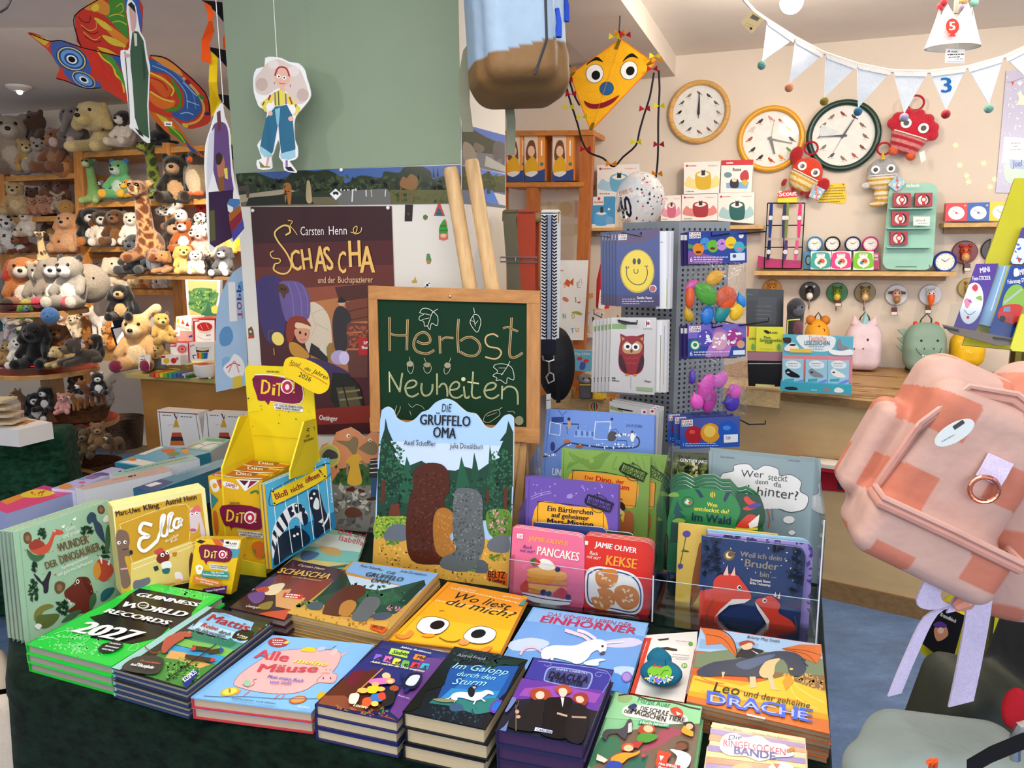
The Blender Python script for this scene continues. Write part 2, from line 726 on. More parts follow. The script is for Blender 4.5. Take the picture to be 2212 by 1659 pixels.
def soft_object(name,vs,quads,vcol,material,parent=None,loc=(0,0,0)):
 me=bpy.data.meshes.new(name)
 me.from_pydata(vs.tolist(),[],quads.tolist())
 ca=me.color_attributes.new('Col','FLOAT_COLOR','POINT')
 ca.data.foreach_set('color',np.asarray(vcol,dtype=np.float32).ravel())
 me.materials.append(mat(material))
 me.polygons.foreach_set('use_smooth',[True]*len(me.polygons))
 o=bpy.data.objects.new(name,me)
 COL.objects.link(o)
 o.location=V(loc)
 if parent is not None:
  o.parent=parent
 WL[o.name]=V(loc)
 return o
# the room
ND=V((-.33932,-.94067,0))
NU=V((.94067,-.33932,0))
WALL=Pl((-3.9258,6.2013,0),ND)
PF=face(997,356,2.3,-19.84)
PF.corner=PF.hit(997,356)
PS=Pl(PF.corner,NU)
TABLE,CEIL,TOPC=.75,2.6,.93
mb=MB()
mb.box((-6,-3.5,-.1),(5,7.5,0),'627ea6')
struct(mb,'floor','lino')
mb=MB()
mb.box((-6,-3.5,CEIL),(5,7.5,CEIL+.1),'f0ece6')
struct(mb,'ceiling','paint')
def along(pl,a,b,z0,z1,th,col):
 q=[V((a.x,a.y,z0)),V((b.x,b.y,z0)),V((b.x,b.y,z1)),V((a.x,a.y,z1))]
 mb=MB()
 mb.prism(q,pl.n*-th,col)
 return mb
o_=WALL.o
struct(along(WALL,o_-NU*2.2,o_+NU*8.2,0,CEIL,.12,'dfd3c4'),'wall_back','paint')
struct(along(Pl(o_,NU),o_-NU*1.5,o_-NU*1.5+ND*6.0,0,CEIL,.1,'e6d8c4'),'wall_left','paint')
mb=MB()
pl_,pr_=PF.hit(508,373),PF.corner
dp=(PS.hit(1092,374)-PS.corner if hasattr(PS,'corner')else PS.hit(1092,374)-PF.corner).length
dp=V((PS.hit(1092,374)-PF.corner).xy).length
a_,b_=V((pl_.x,pl_.y,0)),V((pr_.x,pr_.y,0))
zs=PF.hit(750,364).z
back=ND*-dp
up_=lambda p,z:V((p.x,p.y,z))
mb.prism([up_(a_,0),up_(b_,0),up_(b_,CEIL),up_(a_,CEIL)],back,'e4ded3','e4ded3')
struct(mb,'pillar','paint')
mb=MB()
mb.prism([up_(a_,zs)+ND*.004,up_(b_,zs)+ND*.004,up_(b_,CEIL)+ND*.004,up_(a_,CEIL)+ND*.004],ND*-.004,'909f86')
struct(mb,'trim_1','paint')
mb=MB()
p0=WALL.hit(1460,122)
q0,q1=WALL.hit(1322,172),WALL.hit(1459,165)
zb=q1.z
w0,w1=V((q0.x,q0.y,0)),V((q1.x,q1.y,0))
nd=at(1143,40,2.9)
far=ND*2.6
mb.prism([up_(w0,zb),up_(w1,zb),up_(w1,CEIL),up_(w0,CEIL)],far,'e2d8cd')
struct(mb,'beam','paint')
mb=along(WALL,o_-NU*1.4,o_+NU*8,0,.07,.015,'8a7458')
for i in range(len(mb.v)):
 mb.v[i]=tuple(V(mb.v[i])+ND*.016)
struct(mb,'baseboard_back','wood')
t=thing('globe_lamp','white glowing globe lamp hanging from the ceiling above the bunting','lamp',at(1710,-30,3.0))
mb=MB()
c=at(1710,4,3.0)
r=23*3.0/FPX
mb.ball(c,r,'fff',None,12,20)
mb.build('lamp_shade','lamp',t,2)
mb=MB()
mb.tube([c+V((0,0,r*.9)),V((c.x,c.y,CEIL))],.012,'ccc')
mb.build('cord','plastic',t)
light('globe_lamp_light','POINT',c+V((0,-.02,-r-.03)),c,26,WARM,.08)
for px,py,lab in((41,186,'small white flush spotlight on the ceiling over the plush shelves'),(78,2,'white ring spotlight near the dangling wire at the ceiling edge')):
 pl=flat(CEIL)
 c=pl.hit(px,py)if py>100 else at(px,py,3.2)
 if py<=100:
  c.z=CEIL
 t=thing('ceiling_spotlight',lab,'lamp',c)
 mb=MB()
 mb.lathe(c,(0,0,-1),[(0,0),(.075,0),(.075,.012),(.05,.03),(0,.03)],'e8e2da',20)
 mb.build('lamp_housing','plastic',t,True)
 mb=MB()
 mb.ball(c-V((0,0,.034)),.018,'fff')
 mb.build('bulb','lamp',t,2)
# the book table
ORD=['top','second','third','fourth','fifth','sixth','seventh','eighth','ninth']
TA,TB,TC,TD=V((-1.02,1.42,0)),V((.455,.968,0)),V((.80,1.9,0)),V((-1.72,2.6,0))
def cloth(name,label,corners,z,zlow,col,wav=.02,material='velvet',seed=1,r=.05):
 rnd=random.Random(seed)
 n=len(corners)
 out=[]
 for i in range(n):
  p,a,b=corners[i],corners[i-1],corners[(i+1)%n]
  d1,d2=(a-p).normalized(),(b-p).normalized()
  for k in range(5):
   t=k/4
   q=p+d1*r*(1-t)**2+d2*r*t**2
   out.append(q)
  L=(b-p).length
  m=max(2,int(L/.05))
  for k in range(1,m):
   f=r/L+(1-2*r/L)*k/m
   out.append(p+(b-p)*f)
 N=len(out)
 c=sum(out,V((0,0,0)))/N
 rings=[]
 ph=[rnd.uniform(0,6.28)for _ in range(4)]
 for(zz,o)in((z,-.03),(z,-.008),(z-.006,.004),(z-.03,.01),(z-.1,.014),(z-.25,.02),(z-.45,.028),(zlow,.04)):
  row=[]
  for i,p in enumerate(out):
   t=(out[(i+1)%N]-out[i-1]).normalized()
   nn=V((t.y,-t.x,0))
   f=max(0,(z-zz-.02))/(z-zlow)
   wv=wav*min(1,f*1.6)*(math.sin(i*.55+ph[0])+.6*math.sin(i*.23+ph[1])+.4*math.sin(i*1.1+ph[2]))
   q=p+nn*(o+wv)
   row.append(V((q.x,q.y,zz)))
  rings.append(row)
 mb=MB()
 mb.grid(rings[::-1],col,closed_v=True)
 mb.poly(rings[0],col)
 return one(mb,name,label,'tablecloth',material,None,2)
cloth('tablecloth','dark green crushed velvet cloth draped over the book table',[TA,TB,TC,V((-.96,2.43,0)),V((-1.17,3.1,0)),TD],TABLE,.02,'0f2016',.012)
def lying(name,label,quad,ztop,th,n,cover,spine,spec,cp='',page='e6d9bd',group=None,under=None,hard=True,pmat='gloss',back=None,cat='book',ptop=None):
 pl=flat(ztop)
 P=[pl.hit(*q)for q in pxs(quad,cp)]
 c=sum(P,V((0,0,0)))/4
 root=thing(name,label,cat,(c.x,c.y,ztop-th),group)
 ct=.0024 if hard else.0007
 mb=MB()
 dn=V((0,0,-1))
 mb.prism(P,dn*ct,cover,cover)
 lowP=[p+dn*(th-ct)for p in P]
 mb.prism(lowP,dn*ct,back or cover,back or cover)
 sp=(P[1]-P[0]).normalized()*(.003 if hard else.001)
 mb.prism([P[3],P[0],P[0]+sp,P[3]+sp],dn*th,spine,spine)
 mb.build('cover',pmat,root)
 ins=.004 if hard else.0006
 e=(P[1]-P[0]).normalized()*ins
 g=(P[3]-P[0]).normalized()*ins
 mb=MB()
 Q=[P[0]+e*.5+g,P[1]-e+g,P[2]-e-g,P[3]+e*.5-g]
 mb.prism([p+dn*ct for p in Q],dn*(th-2*ct),page,page)
 mb.build('pages','pages',root)
 rnd=random.Random(len(label))
 for i in range(1,n):
  a=rnd.uniform(-.012,.012)
  o=dup(root,(rnd.uniform(-.003,.003),rnd.uniform(-.003,.003),-th*i),a,f"{under or label}, {ORD[i] if i < n - 1 else 'bottom one'} {'from the top of' if i < n - 1 else 'in'} its stack",group)
 if spec:
  p=MB()
  art(p,pl,spec,clip=pxs(quad,cp))
  p.build('cover_print',pmat,root)
 return root
G_='stacked books on the velvet table'
lying('annual_book','bright green record annual on top of the stack at the table corner','1140,205 1750,315 870,865 200,690',.812,.0205,3,'1fcc3c','1fb838',"""
@w1
U 940 -485
P 2bd848 1120,225 1700,325 1560,420 880,330
D 7fe88a 90 520,560 900,760 9
D 7fe88a 60 300,620 800,800 7
D 66e070 50 1250,250 1650,330 9
S 8df09a 5 420,610 520,585 560,600 520,640 440,625
S 8df09a 5 300,660 400,640 460,660
S 8df09a 5 540,640 640,610 700,640 620,690 500,700 430,690
S 8df09a 5 1020,700 1080,690 1060,740 1000,735 1040,700
S 8df09a 4 1330,270 1420,260 1480,290
S 8df09a 5 700,760 760,730 800,780
P 101010 1015,300 1090,255 1580,350 1500,440 1480,520 1340,590 1320,560 760,480 900,400
P 101010 700,480 900,430 1320,560 1240,640 1030,690 700,640 800,560
T f6f6f6 B 52 1048,312 1530,398 GUINNESS
T f6f6f6 B 72 925,392 1430,478 WORLD
E 101010 1118,388 62 34
E e8e8e8 1118,388 46 26
E 101010 1118,388 34 19
T fff b 12 1090,392 1146,397 GWR
T f6f6f6 B 58 800,440 1300,540 RECORDS
T f2f2f2 B 170 545,590 985,675 2027
P 161616 760,730 800,690 880,668 950,672 965,700 920,735 850,758 780,755
T fff b 18 845,684 935,700 TAUSENDE
T fff b 18 815,708 915,727 BRANDNEUE
T fff b 18 790,730 880,748 REKORDE
""",'w1','a89f90',G_,'bright green record annual')
lying('picture_book','seasons picture book with a mouse and signpost, top of the stack beside the green annuals','1615,395 2128,510 1455,1040 870,875',.8125,.0125,5,'2a2a22','9fd0cc',"""
@w1
U 650 -510
P 9fd0cc 1615,395 1662,405 935,893 870,875
P 8fc7ea 1655,425 2110,525 1905,690 1460,570
P bfe3f2 1560,520 1980,640 1930,680 1480,570
P 4d9a7a 1440,590 1900,690 1830,740 1420,640
P 2f7d62 1470,585 1520,600 1495,560 1560,625 1600,610 1660,650 1700,625 1760,670 1800,640 1850,690 1800,720 1440,640
P 7cc05a 1400,640 1830,735 1760,790 1350,690
P 3f9fd0 1330,690 1760,790 1690,850 1270,750
P 4a8a3e 1240,750 1690,850 1455,1035 1130,935
P e0a860 1330,740 1450,760 1640,850 1560,880 1380,810 1290,800
D 77b84a 70 1300,800 1560,960 8
D 2c6a30 70 1300,820 1540,990 8
P 2a2a22 1655,405 2128,510 2100,540 1980,520 1880,490 1760,450 1660,440 1560,500 1500,560 1530,500
P 2d3d2a 1990,510 2080,520 2070,560 2010,620 1960,570
E 384a2e 2000,585 40 34
E c33 2030,572 10 7
B 20251c 1810,640 1850,590 1930,580 1985,600 1960,650 1880,665 1840,650
T fff b 18 1845,620 1930,645 Lies
T e8e06a b 16 1850,640 1920,655 mit
T b02834 b 74 1600,500 1925,590 Mattis
T b02834 b 44 1560,550 1690,585 Reise
T 222a33 b 34 1700,600 1790,625 durch
T 222a33 b 34 1512,580 1750,640 die Jahreszeiten
T 445 n 12 1695,452 1795,478 Britta Nonnast
B b5533f 1300,640 1400,600 1440,640 1380,680 1330,720 1290,760 1260,750 1270,690
E b5533f 1440,615 58 20 10
E c8705a 1480,600 16 12
S 8a3a30 8 1270,740 1200,760 1140,720 1130,700
P 4a3626 1500,700 1640,720 1650,750 1510,735
P d03a30 1475,735 1530,698 1525,740
P 4a3626 1620,740 1730,720 1735,750 1630,765
P 2d4f9a 1720,710 1750,735 1710,770
P 4a3626 1450,770 1660,800 1640,830 1440,800
P d03a30 1650,790 1690,815 1640,830
L 2a2420 8 1690,690 1310,965
B 3a3a34 1040,800 1160,780 1270,800 1270,860 1220,920 1100,920 950,880
T d06a3a bi 24 1085,825 1245,850 Du entscheidest:
T fff b 24 1060,850 1195,882 Wie soll die
T fff b 24 1015,855 1190,885 Reise weitergehen?
P 1f2f8a 1555,905 1455,1035 1420,985 1515,895
U -60 -60
T fff b 40 1445,990 1540,915 KOSMOS
""",'w1','a89c8c',G_,'seasons picture book with turquoise spine',back='2a3f6a')
lying('picture_book','light blue picture book with a big pink pig, top of its stack','950,360 2060,465 1370,1200 60,1035',.795,.022,2,'86bfee','c63b44',"""
@v3
P 7ab4e6 950,360 975,365 90,1040 60,1035
B f1b6b4 800,640 1000,540 1300,510 1560,520 1690,560 1660,680 1600,760 1650,790 1610,880 1440,880 1300,960 1100,1000 800,980 560,920 530,880 600,780
S 7a4a5a 4 800,640 1000,540 1300,510 1560,520 1690,560 1660,680 1600,770 1650,790 1610,880 1440,880 1300,960 1100,1000 800,980 560,920 530,880 600,780 800,640
B f4c2be 1580,575 1590,530 1640,510 1655,540 1620,575
P f1b6b4 1690,570 1780,545 1700,590
P e58f90 1450,780 1510,765 1580,770 1560,785
E 333 1530,738 5
E 333 1575,738 5
E 6a3050 1500,830 8 13
E 6a3050 1580,830 8 13
S 7a4a5a 4 1490,795 1430,850 1440,865
E d7b52f 485,975 105 45 -12
E f0dc60 485,972 80 32 -12
T a8861a b 45 450,990 520,985 1
E b8632e 1225,1065 100 42 -10
E e09a5a 1225,1062 78 30 -10
E d7b52f 1480,1020 52 40 -20
L d88 12 600,960 560,1010
L d88 12 700,965 630,1020
L d88 12 1020,1000 960,1055
L d88 12 1080,1005 1030,1060
S 4a6a8a 5 200,1020 380,1030 700,1030 1000,1050 1430,1050
B f0cc30 1250,530 1310,495 1400,500 1415,530 1390,545
E b9c6e0 1480,510 50 22 -10
S 8090b0 4 1510,520 1580,510 1640,475 1600,500
E 9fc8a8 670,880 40 38
S 555 4 620,895 680,925 750,890 740,850 780,835
E b8343e 1010,440 110 50
Q fff 9 950,420 1060,425
Q fff 9 945,445 1080,450
Q fff 9 960,465 1050,470
E e8d848 1105,440 30 14 -20
U 35 -60
T d0455a b 105 745,605 1110,650 Alle
T f0e060 bi 58 1170,655 1530,700 meine
T d0455a b 92 765,755 1430,760 Mäuse
T 3a5ac0 bi 34 885,820 1275,870 Mein erstes Buch
T 3a5ac0 bi 34 910,880 1140,895 vom Geld
T 3a5060 b 20 500,1055 980,1115 MONTSE JUNYENT · LUCIA SERRANO
T e8f0f8 n 18 1215,1140 1350,1155 Beltz
""",'v3','cbb79c',G_,'light blue book with red boards',back='c63b44')
lying('novel','dark blue novel with bunting letters and a group of children, top of its stack','585,72 1075,165 690,630 125,510',.815,.0225,3,'27285e','1f2160',"""
@v1
U 240 -250
P 2b3077 590,100 1050,180 860,400 300,330
P 6a3f8a 860,190 1060,190 700,610 640,560 700,430
P 5a2a20 330,330 560,260 470,420 640,470 560,560 140,500
P 8a4a34 190,450 330,450 480,560 690,625 650,600 150,505
D c06040 30 260,510 620,590 8
D 5a8a4a 20 260,510 620,590 7
P 6a2030 380,290 470,270 400,390 330,370
L 1d1f55 2 540,125 1000,200
P b8e04a 650,125 775,150 755,195 630,165
P f08a2a 815,165 885,180 870,215 795,200
P 8a6ad8 545,165 585,172 575,208 525,200
P e070b0 610,178 655,185 640,228 590,218
P f0e040 670,192 715,202 705,240 650,235
P 6ab840 730,208 775,215 765,252 710,248
P e04040 795,222 845,228 830,262 775,258
P 38b8d0 865,228 910,236 895,272 840,262
T 222 bh 30 650,160 760,180 Sieben
T 222 bh 24 815,195 872,205 Mal
T 222 b 24 540,200 575,205 A
T 222 b 24 606,213 638,219 N
T 222 b 26 668,230 700,236 d
T 222 b 26 730,244 756,248 e
T 222 b 26 795,252 822,257 R
T 222 b 26 857,262 884,267 S
T e0e0f0 bi 15 710,122 915,165 Sabine Bohlmann
T f0f0c0 bi 17 505,222 870,290 Adele möchte die Welt umarmen
L d08a4a 8 590,265 400,440
B e8c890 585,310 610,292 640,305 640,330 600,335
B d878c0 500,345 560,330 640,335 650,360 560,375 500,365
E e8b078 540,372 26 16
E f0c060 455,415 38 18
E e8c060 575,405 32 16
E f0a060 640,350 34 20
E a8502a 668,400 32 20
E f0d0a8 640,352 20 12
B f0d030 490,390 560,385 545,430 490,430
B f06030 460,470 520,465 500,520 450,520
B 3a7ac0 520,440 600,440 580,490 510,480
B 222 600,430 670,420 660,500 590,520
B e8e0d0 370,440 430,440 410,500 360,500
B e84a3a 560,440 600,430 610,470 570,480
E f0d060 535,505 26 18
B 1a1f3a 770,300 860,305 810,400 720,385
B d8e0e8 785,315 845,315 805,380 745,370
P 1a2a6a 745,395 775,402 755,428 725,420
P 1a2a5a 705,300 730,295 735,330 710,330
T d8c8e8 n 13 690,450 770,475 Katrin
T f4ecc0 b 26 385,520 480,540 Loewe
""",'v1','d9c49c',G_,'dark blue novel with bunting letters')
lying('novel','dark night-blue novel with a white horse galloping, top of its stack','1080,115 1580,205 1290,680 725,560',.84,.0295,3,'14181f','0d0f16',"""
@v1
U 330 -440
P 1e4f9a 1060,240 1520,250 1430,430 1330,520 960,480
P 2a6ab8 1180,300 1460,300 1380,440 1050,430
P 2f8ac8 1060,400 1390,420 1330,520 950,500
B 2f7a74 960,470 1200,480 1380,470 1330,560 1080,580 900,540
P 14301f 1290,220 1480,200 1570,210 1500,250 1420,235 1330,265 1280,250
P 10150f 1075,120 1250,160 1050,250 1010,380 880,420 840,530 770,560 730,558
D 244028 40 1050,150 1400,260 9
P 0d1a24 900,500 1050,520 1200,570 1290,590 1270,675 780,570
D 24485a 50 900,530 1270,640 6
B 3a5a7a 1050,510 1120,505 1140,550 1060,555
T a8a0b8 n 24 1095,180 1290,210 Astrid Frank
T a8ecf4 i 46 1055,260 1435,308 Im Galopp
T a8ecf4 i 36 1085,312 1350,345 durch den
T a8ecf4 i 48 1055,370 1285,382 Sturm
B dfe8ee 1065,440 1120,425 1190,430 1260,425 1300,412 1340,425 1345,445 1310,440 1280,460 1250,480 1200,485 1150,470 1100,465 1085,490 1060,480
L dfe8ee 9 1100,470 1075,495
L dfe8ee 9 1230,475 1210,510
L dfe8ee 9 1260,470 1290,490
S cfd8e0 7 1070,440 1040,470 1020,470
E 1a1a20 1195,425 24 36
E e0b090 1215,392 11
P 1a1a20 1195,388 1240,388 1225,378 1205,380
B 8a8a60 930,475 980,470 1060,475 1090,490 1000,495
E 6a3ab0 1370,525 55 40 -40
E 2a6ac8 1368,523 38 27 -40
""",'v1','d6bf96',G_,'dark night-blue horse novel')
lying('novel','purple novel with three women in black, top of its stack','1615,188 2168,275 1965,795 1360,680',.838,.027,3,'2b2a4f','2a2140',"""
@v1
U 240 -500
P 3a3a9a 1620,195 2160,280 2110,430 1560,330
P 6a3aa0 1540,330 2110,420 2060,560 1450,470
P 9a50b0 1560,400 1800,380 2080,440 2040,500 1520,450
P 1f2030 1450,480 1600,470 1900,520 2070,560 1965,790 1365,680
S 8a96d8 5 1650,215 2120,285 2090,430
S 8a96d8 4 1665,215 1720,220 1740,240 1710,250 1690,238
S 8a96d8 4 2120,300 2060,290 2040,310 2070,320 2085,305
B 8fa0d8 1720,260 1800,255 1980,285 2025,310 2005,385 1960,405 1720,360 1690,330
B 454a8a 1728,268 1800,263 1980,293 2014,315 1995,380 1955,398 1725,353 1700,328
T b8c4f0 b 13 1770,275 1990,305 EMMA CARROLL
T 14142a b 46 1715,325 1985,362 DRACULA
T 14142a b 32 1725,350 1950,388 & TÖCHTER
B a8442a 1595,430 1620,405 1680,400 1730,420 1735,470 1690,490 1620,480
B f0cdb8 1635,440 1660,420 1690,430 1690,460 1665,475 1640,465
B b85028 1770,400 1810,375 1860,385 1880,420 1850,440 1790,435
B f0cdb8 1795,405 1830,400 1850,420 1840,450 1815,462 1795,440
B 9a3c28 1890,450 1940,430 1985,445 1990,490 1960,520 1900,490
B e8c0aa 1910,460 1945,455 1965,480 1945,500 1915,490
B 1a1a1e 1600,490 1700,480 1690,560 1650,690 1440,660 1500,580
B 101014 1700,480 1790,460 1880,470 1890,560 1860,600 1840,740 1670,710 1690,600
P e8e8ee 1805,462 1830,465 1818,530
B 18181e 1880,510 1960,515 2000,590 1950,770 1840,740 1850,600
L c0a090 14 1780,570 1850,590
L b09080 13 1880,595 1980,600
L 6a5a4a 8 1500,520 1500,690
L 6a5a4a 6 1490,490 1520,485 1510,520 1495,515
E c8a088 1508,560 14
E c8a088 1515,595 16 12
B 7080b8 1440,480 1480,460 1500,480 1440,560 1420,540
P 6a7ab8 1380,690 1420,660 1450,620 1430,700
P dfe4f4 1632,665 1750,690 1745,710 1625,690
T 33407a b 18 1635,688 1740,708 CARLSEN
""",'v1','4a3357',G_,'purple novel with dark edges',pmat='gloss')
lying('picture_book','orange picture book with two big cartoon eyes and writing','1605,262 2212,378 2005,800 1165,700',.782,.016,1,'f09a22','d98314',"""
@w2
U 420 -400
P f6b21e 1480,400 2150,500 2010,790 1170,700
P f8c226 1380,520 2090,630 2010,780 1200,690
L d08010 4 1640,270 1215,695
Q f8d8a0 8 1520,405 2100,500
Q f8d8a0 8 1640,315 2150,430
T 201810 ih 62 1630,385 2060,470 Wo liest
T 201810 ih 62 1575,430 2080,535 du mich?
T fbe8c8 i 18 1690,315 1820,340 Johanna Ehmann
T fbe8c8 i 18 2020,375 2150,400 Laura Bednarski
B fff 1382,590 1430,535 1530,528 1620,560 1610,610 1540,655 1440,650 1390,620
S 222 4 1382,590 1430,535 1530,528 1620,560 1610,610 1540,655 1440,650 1390,620 1382,590
E 111 1537,587 56 32 -12
B fff 1735,660 1790,610 1880,598 1970,630 1960,690 1890,725 1800,722 1740,690
S 222 4 1735,660 1790,610 1880,598 1970,630 1960,690 1890,725 1800,722 1740,690 1735,660
E 111 1843,653 57 32 -12
S 6a3a10 6 1550,680 1600,705 1660,712 1710,695
E f0a030 1470,665 50 14
E f4a050 1735,715 40 22
B e8923a 1220,655 1290,660 1330,625 1360,640 1330,680 1260,690
B e8923a 1860,770 1920,745 1950,755 1900,790
S b06a20 5 1550,480 1590,478
P 3a9a9a 2140,440 2190,390 2208,400 2200,450 2165,440
P a83038 1490,755 1610,785 1600,800 1478,775
T fff b 14 1492,775 1595,797 arsEdition
""",'w2','e8d8b8',G_)
lying('picture_book','sky-blue unicorn picture book lying under the acrylic rack','265,570 1020,675 880,1135 45,930',.77,.014,1,'7fb2ea','8fbcec',"""
@w3
U 200 -330
P 6ea6e8 270,585 1010,690 880,1130 60,930
P 8fc0f2 280,580 1015,680 990,760 230,660
B c4dcf6 120,800 260,770 380,800 300,850 140,850
B d4d4f0 700,800 900,770 980,800 900,830 760,830
B bcd8f6 800,960 920,960 920,1010 820,1010
B 4f8fe0 400,990 820,1000 880,1120 760,1110 400,1000
T b83060 h 26 362,625 905,700 DAS GEHEIME LEBEN DER
T c8285c b 46 310,665 930,745 EINHÖRNER
B f4f6fa 330,850 400,820 540,820 620,790 700,780 745,800 745,850 715,875 690,850 650,870 620,910 560,940 500,920 400,900 350,920 330,900
S f0d8e4 22 640,790 600,760 540,740 480,720
S e8e4f4 20 680,780 620,740 560,720
S e8c8dc 14 330,860 280,830 220,840 190,880
L f4f6fa 18 400,890 390,930
L f4f6fa 18 560,920 540,945
L f8f8ff 8 745,805 860,795
E 444a5a 722,868 20 10 -20
E 222 722,825 8
B f4f4f8 600,930 660,910 720,905 740,915 700,925 690,950 620,945
E 8a6ac8 878,1022 34 34
E a890d8 878,1022 26 26
""",'w3','e4e4ec',G_)
lying('picture_book','orange dragon picture book, top of the stack at the table corner beside the floor','1000,55 2030,205 2105,975 880,690',.802,.0085,6,'d8642c','c8582a',"""
@v2
U 20 -300
P a8c8e8 1000,60 2030,207 2045,330 960,260
P 8fb4dc 1000,160 1500,200 1480,260 985,240
P 7a8a6a 965,280 1330,240 2045,330 2060,480 940,400
P 8a6a42 1600,440 2060,470 2075,620 1500,560
D d8a860 60 1650,460 2050,590 12
P e8a820 935,470 1350,520 2075,600 2100,900 885,660
P f2c838 950,470 1100,500 1350,560 1750,470 1800,520 2070,620 2080,800 1500,700 900,600
P e07a34 890,640 1300,720 2090,850 2105,970 880,690
S e89020 16 950,500 1100,540 1300,590 1500,640 1900,700
S f8d860 14 1780,480 1820,560 1950,650 2060,700
S f8d860 12 1760,490 1780,600 1850,680 2000,760
S e88a20 10 1000,480 1080,520 1200,540
S f8b040 12 1000,600 1200,660 1500,700 1800,760
P d87030 1000,60 1180,85 1290,180 1310,320 1250,260 1180,200 1050,210 1040,130
S 4a3020 8 1005,60 1180,85 1280,170 1320,320
S 6a3a20 5 1050,120 1200,160 1310,310
P d87030 1690,240 1850,205 2030,210 2035,300 1990,370 1850,310 1750,270
S 6a3a20 5 1700,240 1900,260 2030,300
S 6a3a20 5 1720,250 1900,290 1985,365
B 3d4658 970,430 1100,360 1300,330 1500,290 1650,262 1800,275 1880,330 1900,420 1840,480 1760,450 1740,380 1700,330 1640,350 1600,480 1400,480 1200,470 1020,480
B 5a6a88 1300,370 1500,310 1640,290 1560,350 1400,420
B e0c890 1500,440 1560,350 1680,325 1640,380 1620,470 1540,490
P 3d4658 1400,460 1480,460 1470,570 1430,580
P d8c898 1420,480 1470,480 1480,570 1420,580
P d8c898 1570,470 1620,480 1640,580 1690,600 1600,590
P d8c898 1180,440 1210,440 1190,500
E f0d060 1775,415 16 9
S 20242c 6 1880,360 1920,390
S 20242c 6 1860,330 1900,340
P f0a030 1750,450 1800,520 1730,600 1700,520
B 22242a 1300,310 1360,230 1430,230 1470,240 1540,260 1480,290 1420,320 1340,310
B f0c8a0 1350,215 1390,190 1440,195 1440,235 1400,250 1360,245
B a8482a 1330,190 1400,170 1455,185 1460,210 1420,190 1350,215
P f0e8e0 1430,250 1480,285 1500,285
T 2a2a30 i 24 1395,150 1675,190 Briony May Smith
T 1c1410 i 84 1095,605 1330,640 Leo
T 1c1410 i 52 1360,640 1930,750 und der geheime
T 4a6ae0 B 110 1045,705 1950,870 DRACHE
T b8c8f8 n 60 1065,690 1920,845 DRACHE
P f4ece4 1395,795 1552,830 1550,880 1390,850
T a09890 n 18 1405,840 1535,862 arsEdition
""",'v2','a58a6c',G_,'orange dragon picture book',back='8a5a38',hard=False)
lying('novel','green animal school novel with a fox and wolf on the cover, top of its stack','265,610 1015,735 930,1300 20,1300',.80,.024,2,'8fcf9a','6fb884',"""
@v2
U 140 -400
P 9ad8a0 300,620 1010,740 990,900 180,830
P 7a6452 600,900 1000,880 930,1290 40,1290 200,980
P 3f7a5a 150,1000 300,990 330,1100 60,1260 40,1200
P 2f6a58 420,1180 560,1150 520,1280 300,1290
B a85060 700,920 800,930 880,960 760,1000 680,1060 520,1120 520,1080
B 96b87a 300,630 360,620 420,650 380,700 300,690
S 4a3a2a 14 300,640 420,630 560,680 760,700 900,740 1000,760
T 2f7a5a n 46 455,700 735,745 Margit Auer
B f4f0e6 340,750 420,720 600,730 800,770 885,830 870,880 700,880 500,840 350,810
T 2a2420 b 42 480,770 720,815 DIE SCHULE
T 2a2420 b 28 345,785 410,800 DER
T 2a2420 b 44 405,790 700,865 MAGISCHEN
T 2a2420 b 44 720,845 860,875 TIERE
P 4aa88a 480,850 735,885 730,915 465,880
T f0f8d0 b 26 480,880 725,905 Hoch hinaus!
B d8482a 740,760 800,740 850,780 840,820 790,810
P f8f0e8 790,775 840,800 800,810
B 2a3a6a 380,740 430,710 460,730 420,760
B 4a4a52 160,980 200,930 330,920 380,850 410,845 420,900 380,960 360,1010 330,1000 280,960 220,970 190,1020
P d8d4d8 385,880 415,870 415,950 380,960
P f8e0d0 120,1140 160,1160 210,1190 180,1215 110,1190
B b84a2a 470,920 520,890 600,900 610,950 540,970 480,960
E f0c8a0 555,925 42 30 10
B 4f9a3a 480,970 560,960 640,990 560,1040 460,1030
P c03a3a 420,1040 520,1030 470,1090 400,1080
B f4a82a 840,930 880,880 940,880 940,940 930,990 850,960
B 2a1a14 850,880 920,865 950,900 940,950
E f0c090 905,905 32 26
B d85a2a 330,1070 380,1045 430,1060 420,1110 340,1110
E f4c8a0 385,1090 40 28
B f4a030 240,1170 330,1130 430,1130 480,1110 470,1140 380,1180 330,1220 250,1220
B 2a4ab0 230,1200 330,1220 300,1290 180,1290
B 4a2a1a 800,1040 860,1030 900,1050 880,1100 800,1090
E 7a4a30 835,1075 46 34
B f4f0f0 740,1100 860,1120 920,1170 880,1260 780,1250 800,1160
B d84a2a 640,1110 700,1120 750,1140 720,1190 700,1250 620,1240 630,1160
P f4ece0 650,1150 690,1160 660,1200
B c84a5a 500,1140 530,1140 525,1165 505,1165
P d8382e 640,1200 830,1240 820,1290 610,1290
T fff b 22 640,1230 800,1262 Mein SPIEGEL
T fff b 22 636,1262 800,1290 Bestseller
""",'v2','b8c8a8',G_,'green animal school novel')
